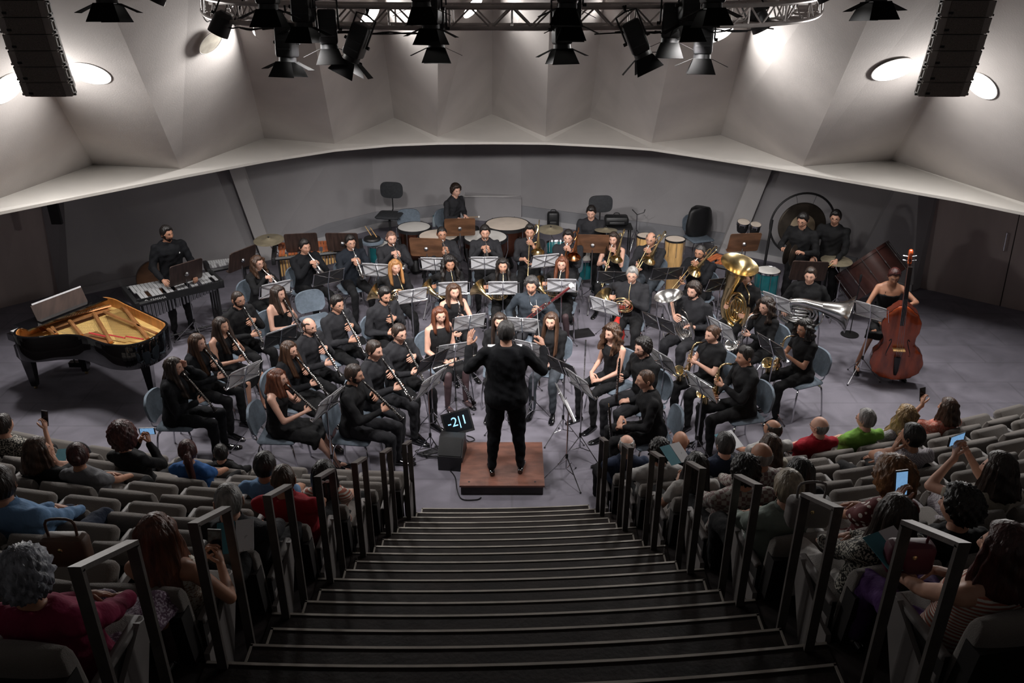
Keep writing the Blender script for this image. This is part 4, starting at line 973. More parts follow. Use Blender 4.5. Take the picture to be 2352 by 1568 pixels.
def trombone(m='brass'):
    m = M[m]; t = empty('trombone', '', 'trombone'); MB().lathe([(.004, .075), (.0065, .03), (.015, .006), (.016, 0), (.010, .003), (.003, .014)], M['silver'], n=14, axis='y').build('mouthpiece', t)
    # slide goes forward; bell section to the player's left (-X)
    b = MB(); b.tube(smooth_path([(0, .06, 0), (0, .40, 0), (0, .74, 0), (0, .775, -.02), (0, .785, -.045), (0, .775, -.07), (0, .74, -.09), (0, .30, -.09), (0, .10, -.09)], 4), .0075, m, n=8); b.tube([(0, .16, 0), (0, .16, -.09)], .007, m, n=6); b.tube([(0, .40, 0), (0, .40, -.09)], .007, M['silver'], n=6); b.build('slide', t)
    b = MB(); b.tube(smooth_path([(0, .10, -.09), (0, .02, -.09), (-.03, -.06, -.08), (-.10, -.16, -.06), (-.12, -.24, -.05), (-.135, -.30, -.035), (-.14, -.33, -.0), (-.14, -.30, .05), (-.14, -.24, .06), (-.14, -.08, .06)], 4), .0085, m, n=8); b.build('tuning_slide', t)
    b = MB(); b.lathe(bellprof(.105, .011, .40), m, Matrix.Translation((-.14, -.09, .06)), n=32, axis='y', cap=False); b.build('bell', t)
    b = MB(); b.tube([(-.14, .05, .06), (-.14, .05, -.02), (-.02, .06, -.085)], .006, m, n=6); b.tube(smooth_path([(-.10, -.12, -.02), (-.07, -.16, .03), (-.10, -.22, .05), (-.13, -.16, .02), (-.10, -.10, -.02)], 4), .008, m, n=7); b.build('brace', t); return t
def horn(m='brass'):
    m = M[m]; t = empty('french_horn', '', 'horn')
    # coil lies in the local XZ plane around C; bell to +X side facing back
    C = V((.08, .27, -.17)); MB().lathe([(.003, .06), (.0045, .03), (.009, .004), (.009, 0), (.004, .006)], M['silver'], n=12, axis='y').build('mouthpiece', t)
    b = MB(); b.tube(smooth_path([(0, .05, 0), (.0, .20, -.02), (-.02, .28, -.07), (-.06, .28, -.16), (-.04, .27, -.27), (.06, .26, -.335), (.17, .25, -.30), (.235, .24, -.20)], 5), [.0045 + .0055 * i / 35 for i in range(36)], m, n=8); b.build('leadpipe', t)
    b = MB()
    for R, y, r in ((.135, .0, .008), (.115, -.025, .008), (.10, .02, .0075)): b.tube([C + V((R * math.cos(a), y, R * math.sin(a))) for a in [2 * math.pi * j / 36 for j in range(34)]], r, m, n=8)
    rr = random.Random(5)
    for k in range(6): x = -.05 + .022 * k; b.tube(smooth_path([C + V((x, .03, -.055)), C + V((x, .035, .045 + .01 * (k % 2))), C + V((x + .011, .035, .055)), C + V((x + .018, .035, .03)), C + V((x + .018, .03, -.05))], 3), .0058, m if k % 2 else M['silver'], n=6)
    b.build('coil', t)
    for k in range(3):
        vb = MB(); vb.lathe([(.019, -.02), (.019, .02), (.012, .024)], M['nickel'], Matrix.Translation(C + V((-.045 + .045 * k, .0, -.005))) @ Matrix.Rotation(math.pi / 2, 4, 'X'), n=14); vb.build('valve', t)
    b = MB(); b.lathe(bellprof(.155, .018, .32), m, basis(C + V((.085, .03, -.11)), V((.66, -.68, .06)), V((0, 0, 1))), n=40, axis='y', cap=False); b.build('bell', t); return t
def sax(m='brass', k=1.0, body='brass'):
    m = M[m]; t = empty('saxophone', '', 'saxophone'); P_ = lambda *p: tuple(x * k for x in p)
    MB().lathe([(.006 * k, 0), (.010 * k, .03 * k), (.012 * k, .07 * k)], M['blackw'], n=12, axis='y').build('mouthpiece', t)
    MB().tube(smooth_path([P_(0, .05, 0), P_(0, .11, .022), P_(0, .155, .016), P_(0, .178, -.02), P_(0, .182, -.06)], 4), [.0085 * k + .003 * k * i / 16 for i in range(17)], m, n=10).build('neck', t)
    q = smooth_path([P_(0, .182, -.055), P_(0, .180, -.20), P_(0, .176, -.38), P_(0, .172, -.52), P_(0, .185, -.585), P_(0, .225, -.61), P_(0, .265, -.585), P_(0, .285, -.52), P_(0, .298, -.42), P_(0, .315, -.34), P_(0, .33, -.31)], 4)
    n = len(q); rad = [(.012 + .024 * (i / n) + (.036 * max(0, (i / n - .78) / .22) ** 1.8)) * k for i in range(n)]
    b = MB(); b.tube(q, rad, m, n=20, cap=False); b.build('body', t)
    e = q[-1]; dr = (q[-1] - q[-2]).normalized(); MB().lathe([(rad[-1] * .98, -.004), (rad[-1] * 1.10, .004), (rad[-1] * 1.08, .008), (rad[-1] * .92, .004), (rad[-1] * .6, -.03), (.01, -.05)], m, basis(e, dr, V((1, 0, 0))), n=28, axis='y', cap=False).build('bell_rim', t)
    b = MB(); nk = M['nickel'] if body == 'nickel' else M['brass']
    for i in range(11):
        z = -.10 - .04 * i; y = .18 + .020 + .0012 * i; b.lathe([((.011 + .0007 * i) * k, 0), ((.011 + .0007 * i) * k, .007 * k)], nk, Matrix.Translation(P_(.010 * (1 if i % 2 else -1), y, z)) @ Matrix.Rotation(-math.pi / 2, 4, 'X'), n=10)
    for x in (-.022, .024): b.tube([P_(x, .19, -.08), P_(x * 1.2, .20, -.52)], .0032 * k, nk, n=5)
    for (x, z) in ((.035, -.46), (-.035, -.44), (.04, -.54), (.034, -.36)): b.lathe([(.020 * k, 0), (.020 * k, .006)], nk, Matrix.Translation(P_(x, .19, z)) @ Matrix.Rotation(math.pi / 2 * (1 if x > 0 else -1), 4, 'Y'), n=12)
    b.tube([P_(0, .20, -.40), P_(0, .27, -.42)], .005 * k, nk, n=6); b.build('keywork', t); return t
def tuba(m='brass', k=1.0):
    """local: bell up +Z, body loops in the XZ plane, bottom at z=0, player behind at -Y"""
    m = M[m]; t = empty('tuba', '', 'tuba'); s = k
    def oval(rx, rz, cz, a0, a1, r0, r1, y=0, n=40): return [V((rx * math.cos(a), y, cz + rz * math.sin(a))) * s for a in [a0 + (a1 - a0) * i / (n - 1) for i in range(n)]], [(r0 + (r1 - r0) * i / (n - 1)) * s for i in range(n)]
    p, r = oval(.165, .27, .31, math.pi * .10, -math.pi * 1.08, .048, .026); MB().tube(p, r, m, n=18).build('outer_branch', t)
    b = MB(); b.lathe([(.048 * s, 0)] + [((.048 + .05 * u + .13 * u ** 4.5) * s, .50 * u * s) for u in [i / 14 for i in range(1, 15)]] + [(.232 * s, .506 * s), (.222 * s, .502 * s), (.13 * s, .40 * s), (.05 * s, .12 * s)], m, Matrix.Translation(V((.157, 0, .385)) * s) @ Matrix.Rotation(-.20, 4, 'Y'), n=40, cap=False); b.build('bell', t)
    b = MB()
    for (rx, rz, cz, y, r_) in ((.12, .20, .30, -.012, .017), (.092, .15, .27, -.03, .013), (.07, .12, .34, -.045, .011)): p, r = oval(rx, rz, cz, .4, .4 + 2 * math.pi, r_, r_, y); b.tube(p[:-1], r_ * s, m, n=9, closed=True)
    for i in range(5): x = -.07 + .035 * i; b.tube(smooth_path([V((x, -.05, .20)) * s, V((x, -.055, .10 + .02 * (i % 2))) * s, V((x + .012, -.055, .085 + .02 * (i % 2))) * s, V((x + .022, -.05, .10)) * s, V((x + .022, -.045, .22)) * s], 3), .0085 * s, m, n=7)
    b.build('inner_tubing', t)
    for i in range(4):
        q = V((-.075 + .045 * i, -.055, .30)) * s; vb = MB(); vb.lathe([(.019 * s, -.09 * s), (.019 * s, .07 * s), (.015 * s, .078 * s)], m, Matrix.Translation(q), n=14); c = vb.build('valve', t); MB().lathe([(.004 * s, .075 * s), (.004 * s, .11 * s), (.012 * s, .112 * s), (.012 * s, .118 * s)], M['silver'], Matrix.Translation(q), n=10).build('finger_button', c)
    b = MB(); b.tube(smooth_path([V((-.155, -.01, .42)) * s, V((-.13, -.03, .52)) * s, V((-.06, -.07, .56)) * s, V((.0, -.13, .56)) * s, V((.02, -.20, .55)) * s], 4), .0085 * s, m, n=8); b.build('leadpipe', t)
    MB().lathe([(.006, .06), (.008, .03), (.019, .004), (.020, 0), (.010, .006)], M['silver'], basis(V((.024, -.235, .548)) * s, V((-.1, 1, .08)), V((0, 0, 1))), n=14, axis='y').build('mouthpiece', t); return t
def bassoon():
    t = empty('bassoon', '', 'bassoon')            # long axis +Y from the boot (0) to the white bell ring (1.25)
    b = MB(); b.lathe([(.026, 0), (.030, .01), (.030, .38), (.026, .40)], M['maroon'], n=18, axis='y'); b.build('boot', t)
    b = MB(); b.lathe([(.017, .38), (.018, .95), (.022, .96), (.022, 1.0), (.019, 1.01), (.021, 1.22)], M['maroon'], Matrix.Translation((.012, 0, 0)), n=16, axis='y'); b.lathe([(.012, .38), (.011, .80)], M['maroon'], Matrix.Translation((-.018, 0, 0)), n=12, axis='y'); b.build('long_joint', t)
    MB().lathe([(.021, 1.21), (.034, 1.22), (.034, 1.26), (.022, 1.262), (.018, 1.24)], M['white'], Matrix.Translation((.012, 0, 0)), n=20, axis='y', cap=False).build('bell_ring', t)
    b = MB()
    for k in range(16): b.lathe([(.011, 0), (.011, .006)], M['nickel'], Matrix.Translation((-.006 + .01 * (k % 2), .06 + .055 * k, .024)), n=9)
    for x in (-.015, .02): b.tube([(x, .05, .03), (x, .95, .024)], .003, M['nickel'], n=5)
    for y in (.39, .80, .0): b.lathe([(.031, y), (.031, y + .012)], M['nickel'], n=16, axis='y')
    b.build('keywork', t); return t
def bass_clarinet():
    t = empty('bass_clarinet', '', 'bass clarinet'); MB().lathe([(.006, 0), (.011, .03), (.013, .08)], M['blackw'], n=12, axis='y').build('mouthpiece', t)
    MB().tube(smooth_path([(0, .07, 0), (0, .12, .01), (0, .15, -.01), (0, .17, -.05), (0, .175, -.10)], 4), .012, M['silver'], n=10).build('neck', t)
    MB().lathe([(.017, -.10), (.019, -.45), (.022, -.46), (.019, -.47), (.021, -.85)], M['blackw'], Matrix.Translation((0, .175, 0)), n=16).build('body', t)
    b = MB(); b.tube(smooth_path([(0, .175, -.84), (0, .18, -.92), (0, .21, -.955), (0, .25, -.93), (0, .262, -.88)], 4), [.021] * 8 + [.022, .024, .026, .028, .031, .035, .040, .048, .058][:9], M['silver'], n=18); b.build('bell', t)
    b = MB()
    for i in range(16): b.lathe([(.012, 0), (.012, .007)], M['nickel'], Matrix.Translation((.006 * (-1) ** i, .195, -.14 - .043 * i)) @ Matrix.Rotation(-math.pi / 2, 4, 'X'), n=9)
    for x in (-.02, .02): b.tube([(x, .19, -.12), (x, .195, -.82)], .0035, M['nickel'], n=5)
    b.build('keywork', t); return t
# ---- how each instrument is held: returns (matrix in the player's frame, hands)
def w_side(p, sx, side=.075, fwd=.0, down=.0): return p + V((sx * side, fwd, -down))
def hold_pipe(a=.62, g1=.20, g2=.37, off=0.0, lift=0):
    def f(fr):
        Mo = fr['mouth']; d = V((off, math.sin(a), -math.cos(a))); u = V((0, math.cos(a), math.sin(a))); fr['inst'] = basis(Mo - d * .012, d, u) @ Matrix.Scale(.90, 4)
        p1, p2 = Mo + d * g1, Mo + d * g2
        return dict(L=dict(p=p1 + V((-.078, -.045, -.035)), d=V((.80, .50, .10)), n=-u + V((.5, 0, 0)), c=.62, pole=(-.75, -.25, -1)), R=dict(p=p2 + V((.078, -.045, -.035)), d=V((-.80, .50, .10)), n=-u + V((-.5, 0, 0)), c=.62, pole=(.75, -.25, -1)))
    return f
def hold_trumpet(a=.32):
    def f(fr):
        Mo = fr['mouth']; d = V((0, math.cos(a), -math.sin(a))); u = V((0, math.sin(a), math.cos(a))); fr['inst'] = basis(Mo, d, u)
        p = Mo + d * .225 - u * .035
        return dict(L=dict(p=p + V((-.055, -.055, -.02)), d=V((.45, .8, .25)), n=V((1, -.2, 0)), c=.85, pole=(-.9, -.1, -1)), R=dict(p=p + V((.05, -.07, .035)) , d=V((-.35, .85, .25)), n=V((-.6, 0, -.8)), c=.6, pole=(.9, -.1, -1)))
    return f
def hold_trombone(a=.72, out=.42, yawi=0):
    def f(fr):
        Mo = fr['mouth']; d = V((math.sin(yawi), math.cos(a), -math.sin(a))).normalized(); u = V((0, math.sin(a), math.cos(a))); fr['inst'] = basis(Mo, d, u)
        return dict(L=dict(p=Mo + d * .10 - u * .05 + V((-.05, -.06, -.01)), d=V((.3, .7, .5)), n=V((1, 0, 0)), c=.8, pole=(-.9, .0, -1)), R=dict(p=Mo + d * (out - .06) - u * .05 + V((.055, -.05, 0)), d=V((-.35, .5, -.5)), n=V((-1, 0, .3)), c=.75, pole=(.7, -.3, -1)))
    return f
def hold_horn(a=.45):
    def f(fr):
        Mo = fr['mouth']; d = V((-.0, math.cos(a), -math.sin(a))); u = V((0, math.sin(a), math.cos(a))); m = basis(Mo, d, u); fr['inst'] = m
        q = lambda *p: m @ V(p)
        return dict(L=dict(p=q(-.01, .19, -.19), d=V((.3, .85, .1)), n=V((.7, .1, -.6)), c=.75, pole=(-.9, -.2, -.8)), R=dict(p=q(.33, .02, -.30), d=V((-.75, .35, .0)), n=V((-.2, .6, .5)), c=.35, pole=(.8, -.5, -.8)))
    return f
def hold_sax(side=.10, k=1.12, fw=.0):
    def f(fr):
        Mo = fr['mouth']; m = Matrix.Translation(Mo) @ Matrix.Rotation(fw, 4, 'X') @ Matrix.Rotation(-side * 1.6, 4, 'Y') @ Matrix.Rotation(-.12, 4, 'X'); fr['inst'] = m; q = lambda *p: m @ (V(p) * k)
        return dict(L=dict(p=q(-.07, .15, -.20), d=V((.75, .6, .1)), n=V((.4, -.85, 0)), c=.7, pole=(-.8, -.3, -1)), R=dict(p=q(.07, .14, -.44), d=V((-.7, .65, .05)), n=V((-.4, -.85, 0)), c=.7, pole=(.8, -.4, -1)))
    return f
def hands_lap(x=.05, y=.28, z=.66, c=.5):
    def f(fr): return dict(L=dict(p=V((-.09 + x, y - .03, z)), d=V((.85, .45, -.25)), n=V((.2, -.3, -.9)), c=c, pole=(-.6, -.6, -1)), R=dict(p=V((.09 + x, y - .05, z + .02)), d=V((-.85, .45, -.25)), n=V((-.2, -.3, -.9)), c=c, pole=(.6, -.6, -1)))
    return f
# ================================================================ the stage
PI = math.pi; CON = V((-.02, 7.75, 0)); PL = {}
PR = dict(chair=Proto(blue_chair()), wire=Proto(wire_stand()), wireb=Proto(wire_stand(True)), solid=Proto(solid_stand()), gold=Proto(solid_stand('wood')), clarinet=Proto(clarinet()), oboe=Proto(oboe()), flute=Proto(flute()),
 trumpet=Proto(trumpet()), trombone=Proto(trombone()), horn=Proto(horn()), sax=Proto(sax()))
GR = dict(clarinet='clarinets played on stage', trumpet='silver trumpets in the back row', trombone='trombones in the back row', horn='french horns in the middle row', sax='saxophones on the right')
def heading(p, q): d = V(q) - V(p); return math.atan2(-d.x, d.y)
def player(key, px, py, desc, short, inst=None, hold=None, off=0.0, to=None, chair=True, h=None, ilab=None, scale=None, **c):
    s = scale or (.955 if c.get('fem') else 1.0); pose = c.get('pose', 'sit'); hh = head_h(pose, s, c.get('seat', .47), c.get('lean', .05)) + c.get('base', 0)
    p = G(px, py, hh); f = heading(p, to if to is not None else CON) + off
    fr = person(key, desc, (p.x, p.y), f, hands=hold, s=s, **c); PL[key] = (p, f, short, fr)
    if inst:
        o = PR[inst].get('') if isinstance(inst, str) else inst
        o.matrix_world = fr['mtx'] @ fr['inst'] @ (Matrix.Scale(1.12, 4) if inst == 'sax' else Matrix.Identity(4))
        nm = o.name.split('.')[0].replace('_', ' '); o['label'] = ilab or (nm + ' played by ' + short)
        if isinstance(inst, str) and inst in GR: o['group'] = GR[inst]
    if chair and pose == 'sit':
        o = PR['chair'].get('blue padded chair under ' + short); m = fr['mtx']; q = m @ V((0, .02, 0)); place(o, (q.x, q.y, c.get('base', 0)), f)
    return fr
SL = dict(fem=1); CLR = hold_pipe()
# --- clarinets on the left
player('L1', 399, 842, 'woman in black suit with long dark hair touching her forehead', 'the woman touching her forehead', 'clarinet', lambda fr: {**hold_pipe(.55)(fr), 'R': hold_pipe(.55)(fr)['R'], 'L': dict(p=fr['mouth'] + V((-.09, -.0, .03)), d=V((.35, .1, .9)), n=V((.9, .2, 0)), c=.3, pole=(-.6, .5, -1))}, ilab='clarinet held one-handed by the woman touching her forehead', off=.1, fem=1, hair='wavy', hc='dark', glasses=1, top='suit', lapel=1, bottom='suit', skin='l', L=.40, fat=.06, pitch=.15)
player('L2', 453, 787, 'woman in black blazer with glasses and lighter hair ends playing clarinet', 'the woman with lighter hair ends', 'clarinet', CLR, fem=1, hair='long', hc='brown', glasses=2, top='suit', lapel=1, bottom='black', L=.42, skin='l')
player('L3', 508, 748, 'woman in sleeveless black dress with bare knees and long dark hair playing clarinet', 'the woman with bare shoulders and bare knees', 'clarinet', CLR, fem=1, hair='long', hc='dark', sleeve='none', legs='skirt', bare=1, skin='m', L=.36)
player('L4', 547, 688, 'bearded man in black shirt and glasses playing clarinet beside the vibraphone stand', 'the bearded clarinettist at the far left', 'clarinet', CLR, hair='buzz', hc='dark', beard='full', glasses=1, top='black', skin='m', off=-.05)
player('L5', 592, 604, 'woman with wavy brown hair and glasses playing silver trumpet behind the left clarinets', 'the wavy-haired woman with glasses', 'trumpet', hold_trumpet(.5), fem=1, hair='wavy', hc='brown', glasses=1, top='black', L=.22, skin='l', off=.15)
player('L6', 639, 674, 'woman in thin-strapped black camisole playing clarinet beside the empty chair', 'the woman in the camisole', 'clarinet', hold_pipe(.5), fem=1, hair='long', hc='dark', sleeve='strap', skin='l', L=.28, off=.25)
player('L7', 637, 869, 'woman in sleeveless black dress with auburn hair and heels playing clarinet at the front left', 'the auburn woman in a dress', 'clarinet', hold_pipe(.72), fem=1, hair='long', hc='auburn', glasses=2, sleeve='none', legs='dress', bare=1, heel=1, skin='l', L=.22, foot=[(-.02, .62, .10), (.10, .70, .10)], off=.05)
player('L8', 664, 804, 'woman in black blazer, skirt and dark tights with glasses playing clarinet', 'the woman in skirt and tights', 'clarinet', hold_pipe(.7), fem=1, hair='long', hc='brown', glasses=1, top='suit', lapel=1, legs='skirt', heel=1, skin='l', L=.34, foot=[(-.02, .55, .10), (.14, .60, .10)])
player('L9', 710, 750, 'balding man with goatee and glasses playing clarinet', 'the balding man with goatee', 'clarinet', CLR, hair='balding', hc='dark', beard='goatee', glasses=1, top='char', skin='l')
player('L10', 774, 699, 'young man in charcoal shirt and glasses playing clarinet right of the empty chair', 'the young man right of the empty chair', 'clarinet', CLR, hair='quiff', hc='black', glasses=2, top='char', skin='m', off=.1)
player('L11', 813, 861, 'bearded man in black shirt playing clarinet nearest the front steps', 'the bearded man nearest the steps', 'clarinet', hold_pipe(.75), hair='short', hc='dark', beard='full', top='black', bottom='char', skin='m', ilab='clarinet played by the bearded man nearest the steps')
player('L12', 860, 805, 'dark-haired man in grey-black shirt playing clarinet behind the front bearded one', 'the short-haired man second from the steps', 'clarinet', hold_pipe(.7), hair='short', hc='dark', top='char', bottom='char', skin='l')
player('L13', 917, 766, 'man in dark shirt with thin glasses playing clarinet near the screen', 'the man with thin glasses near the monitor', 'clarinet', hold_pipe(.65), hair='short', hc='dark', glasses=1, top='char', skin='l')
player('L14', 883, 678, 'man with black beard and quiff playing clarinet facing the hall', 'the man with the black beard facing the hall', 'clarinet', hold_pipe(.30), hair='quiff', hc='black', beard='full', top='char', skin='m', off=.1, pitch=.3)
# --- trumpets
player('T1', 700, 567, 'man in black jacket playing trumpet in front of the marimba', 'the man in a jacket before the marimba', 'trumpet', hold_trumpet(.55), hair='short', hc='black', top='suit', lapel=1, skin='m', off=.1)
player('T2', 805, 557, 'thin man in satin dark shirt and glasses playing trumpet pointed at the floor', 'the thin man with glasses', 'trumpet', hold_trumpet(.80), hair='short', hc='black', glasses=2, top='navy', skin='m')
player('T3', 899, 547, 'bald bearded man in dark sweater playing trumpet', 'the bald bearded man', 'trumpet', hold_trumpet(.42), hair='buzz', hc='stub', beard='stubble', top='char', skin='l', fat=.08)
player('T4', 1015, 537, 'dark-skinned man with glasses playing trumpet left of centre', 'the man with glasses left of centre', 'trumpet', hold_trumpet(.45), hair='buzz', hc='black', glasses=1, top='char', skin='t')
player('T5', 1114, 534, 'man with beard in charcoal shirt playing trumpet before the timpani', 'the bearded man before the timpani', 'trumpet', hold_trumpet(.45), hair='short', hc='black', beard='stubble', top='char', skin='m')
# --- trombones
player('B1', 1217, 532, 'man with rolled-up sleeves playing trombone, leftmost of the trombonists', 'the man with rolled-up sleeves', 'trombone', hold_trombone(.62, .45), hair='quiff', hc='black', top='char', sleeve='rolled', skin='m', pitch=.1)
player('B2', 1305, 545, 'man with glasses playing trombone with a copper bell', 'the man with glasses beside the teal drums', trombone('brassr'), hold_trombone(.50, .30), hair='short', hc='black', glasses=1, top='char', skin='l')
player('B3', 1409, 549, 'woman in one-shoulder black top playing trombone before the congas', 'the woman in a sleeveless top', 'trombone', hold_trombone(.60, .40), fem=1, hair='long', hc='dark', sleeve='none', skin='l', L=.28)
player('B4', 1495, 550, 'older man with thin hair and glasses playing trombone before the congas', 'the older man with thin hair', 'trombone', hold_trombone(.55, .42, .12), hair='balding', hc='salt', glasses=2, top='char', bottom='jeans', skin='m')
player('B5', 1608, 580, 'bearded man in dark jacket playing bass trombone at the right end', 'the bearded man in a dark jacket', 'trombone', hold_trombone(.40, .48, .1), hair='buzz', hc='salt', beard='full', glasses=1, top='suit', lapel=1, skin='t', fat=.12)
# --- horns
player('H1', 908, 613, 'woman with strawberry-blonde hair playing french horn', 'the strawberry-blonde woman', 'horn', hold_horn(.55), fem=1, hair='long', hc='blonde', top='black', skin='l', L=.26)
player('H2', 1033, 606, 'woman with long curly dark hair playing french horn', 'the curly dark-haired woman', 'horn', hold_horn(.5), fem=1, hair='curlylong', hc='black', top='black', skin='t', L=.30)
player('H3', 1155, 610, 'woman in black cardigan with dark wavy hair playing french horn at the centre', 'the dark-haired woman at the centre', 'horn', hold_horn(.5), fem=1, hair='wavy', hc='black', top='black', skin='m', L=.28)
player('H4', 1291, 606, 'woman with long reddish hair and glasses playing french horn', 'the reddish-haired woman with glasses', 'horn', hold_horn(.5), fem=1, hair='long', hc='auburn', glasses=2, top='black', bottom='black', legs='skirt', skin='l', L=.40, ankle=.30)
player('H5', 1452, 632, 'grey-haired heavy man with glasses playing french horn in black shirt', 'the grey-haired man with glasses', 'horn', hold_horn(.45), hair='short', hc='grey', glasses=1, top='char', skin='l', fat=.20, off=.25)
# --- middle
player('C1', 1042, 669, 'woman in black tank top with brown hair playing bass clarinet', 'the woman in the tank top', bass_clarinet(), hold_sax(.02, 1.1), fem=1, hair='long', hc='brown', sleeve='none', skin='l', L=.22, off=.1)
player('C2', 1010, 724, 'woman in sleeveless black blouse and dark tights resting a flute on her lap', 'the woman in a sleeveless blouse', None, hands_lap(.02, .34, .64, .5), fem=1, hair='long', hc='auburn', glasses=2, sleeve='none', legs='skirt', skin='l', fat=.14, L=.24, off=.15, yaw=.2)
player('C3', 1221, 656, 'grey-haired man in dark slate shirt playing bassoon', 'the grey-haired bassoonist', None, lambda fr: dict(L=dict(p=V((-.14, .24, .95)), d=V((.3, .8, .2)), n=V((.8, .3, -.2)), c=.7, pole=(-1, -.3, -.6)), R=dict(p=V((.24, .20, .66)), d=V((-.6, .75, -.1)), n=V((-.5, .3, .3)), c=.6, pole=(.8, -.5, -1))), hair='curly', hc='salt', beard='stubble', top='slate', bottom='char', skin='m', off=-.05)
m_ = PL['C3'][3]['mtx']; bs = bassoon(); a_, c_ = V((.34, .30, .52)), V((-.30, .36, 1.14)); bs.matrix_world = m_ @ basis(a_, c_ - a_, V((0, 1, .2))); bs['label'] = 'maroon bassoon with white bell ring held across the grey-haired man'
mo_ = PL['C3'][3]['mouth']; im = basis(a_, c_ - a_, V((0, 1, .2))).inverted(); MB().tube(smooth_path([im @ mo_, im @ (mo_ + V((0, .05, -.02))), im @ (mo_ + V((-.02, .09, -.12))), V((0, .72, .06)), V((.0, .70, .02))], 4), .004, M['nickel'], n=6).build('bocal', bs)
player('C4', 1148, 738, 'woman with long dark hair half hidden behind the conductor', 'the woman hidden by the conductor', None, hands_lap(0, .30, .66), fem=1, hair='long', hc='dark', sleeve='short', top='black', skin='l', L=.40, off=-.1)
player('C5', 1266, 737, 'woman with very long brown hair in black top and dark jeans', 'the woman in dark jeans', None, hands_lap(.10, .30, .64), fem=1, hair='long', hc='brown', sleeve='rolled', top='black', bottom='jeans', skin='l', L=.46, off=0)
# --- right
player('R1', 1406, 765, 'woman with curly brown hair and golden headband, hands folded in her lap', 'the woman with the headband', None, hands_lap(.0, .36, .66), fem=1, hair='curlylong', hc='brown', sleeve='none', skin='l', L=.26, off=-.2)
player('R2', 1476, 799, 'man with glasses and dark quiff holding an upright oboe on his knee', 'the man with glasses and dark quiff', None, lambda fr: dict(L=dict(p=V((-.12, .30, .64)), d=V((.8, .5, -.2)), n=V((.2, -.2, -.9)), c=.5), R=dict(p=V((.13, .27, .82)), d=V((-.6, .7, .25)), n=V((-.7, -.5, 0)), c=.9)), hair='curly', hc='black', glasses=1, beard='stubble', top='black', bottom='char', skin='l')
player('R3', 1483, 872, 'short-haired man in black shirt holding an oboe between his hands, nearest the right steps', 'the man nearest the right steps', None, hands_lap(.0, .40, .68, .7), hair='buzz', hc='brown', top='black', bottom='black', skin='m', off=0, lean=.16)
player('R4', 1593, 668, 'bearded heavy man with curly hair playing silver euphonium', 'the bearded heavy man', None, lambda fr: dict(L=dict(p=V((-.17, .22, .78)), d=V((.7, .6, .3)), n=V((.5, .6, 0)), c=.5), R=dict(p=V((.12, .30, .88)), d=V((-.7, .6, .1)), n=V((-.2, -.8, -.4)), c=.5)), hair='curly', hc='dark', beard='full', top='char', bottom='char', skin='l', fat=.22)
player('R5', 1636, 768, 'woman with tied-back brown hair in loose black top playing alto saxophone', 'the woman in a loose black top', 'sax', hold_sax(.14), fem=1, hair='bun', hc='brown', top='black', sleeve='short', skin='l', fat=.16, ilab='golden alto saxophone played by the woman in a loose black top')
player('R6', 1711, 819, 'man with slick dark quiff in black shirt playing alto saxophone in front', 'the man with the slick quiff', 'sax', hold_sax(.14), hair='quiff', hc='black', top='black', skin='m', ilab='golden alto saxophone played by the man with the slick quiff')
player('R7', 1759, 704, 'woman with curly hair and glasses playing dark tenor saxophone', 'the curly-haired woman with glasses', sax('silver', 1.25, 'nickel'), hold_sax(.16, 1.25), fem=1, hair='curlylong', hc='dark', glasses=1, top='black', skin='l', L=.22, ilab='dark silver tenor saxophone played by the curly-haired woman')
player('R8', 1848, 755, 'woman with black curls and lace-sleeved top playing saxophone at the right edge', 'the woman with lace sleeves', 'sax', hold_sax(.16), fem=1, hair='curlylong', hc='black', glasses=2, sleeve='short', top='black', skin='t', L=.14, ilab='golden saxophone played by the woman with lace sleeves')
player('R9', 1716, 636, 'player hidden behind a large upright brass tuba, in violet cloth and black', 'the hidden tuba player', None, lambda fr: dict(L=dict(p=V((-.22, .30, .72)), d=V((.5, .8, .2)), n=V((.7, .3, 0)), c=.5), R=dict(p=V((.17, .33, .80)), d=V((-.6, .7, .1)), n=V((-.3, -.8, -.2)), c=.5)), fem=1, hair='short', hc='dark', sleeve='short', top='black', skin='l')
player('R10', 1861, 633, 'man in black shirt with a silver tuba laid across his lap', 'the man resting his tuba', None, lambda fr: dict(R=dict(p=V((.26, .30, .80)), d=V((-.3, .8, -.5)), n=V((-.3, .2, -.9)), c=.4), L=dict(p=V((-.16, .16, .86)), d=V((.1, .8, -.2)), n=V((0, -.2, -1)), c=.4)), hair='short', hc='dark', top='black', skin='l', fat=.15, to=(2.4, 7.5, 0))
def inst_local(o, key, mtx, lab): o.matrix_world = PL[key][3]['mtx'] @ mtx; o['label'] = lab
inst_local(tuba('silver', .82), 'R4', Matrix.Translation((-.10, .22, .53)) @ Matrix.Rotation(.36, 4, 'Y') @ Matrix.Rotation(-.20, 4, 'X'), 'silver euphonium hugged by the bearded heavy man')
inst_local(tuba('brass', 1.18), 'R9', Matrix.Translation((-.0, .32, .46)) @ Matrix.Rotation(-.10, 4, 'Y') @ Matrix.Rotation(-.06, 4, 'X'), 'large upright brass tuba hiding its player')
inst_local(tuba('silver', 1.12), 'R10', Matrix.Translation((.36, .34, .70)) @ Matrix.Rotation(-math.pi / 2 + .1, 4, 'Y'), 'silver tuba lying across the lap of the man in black')
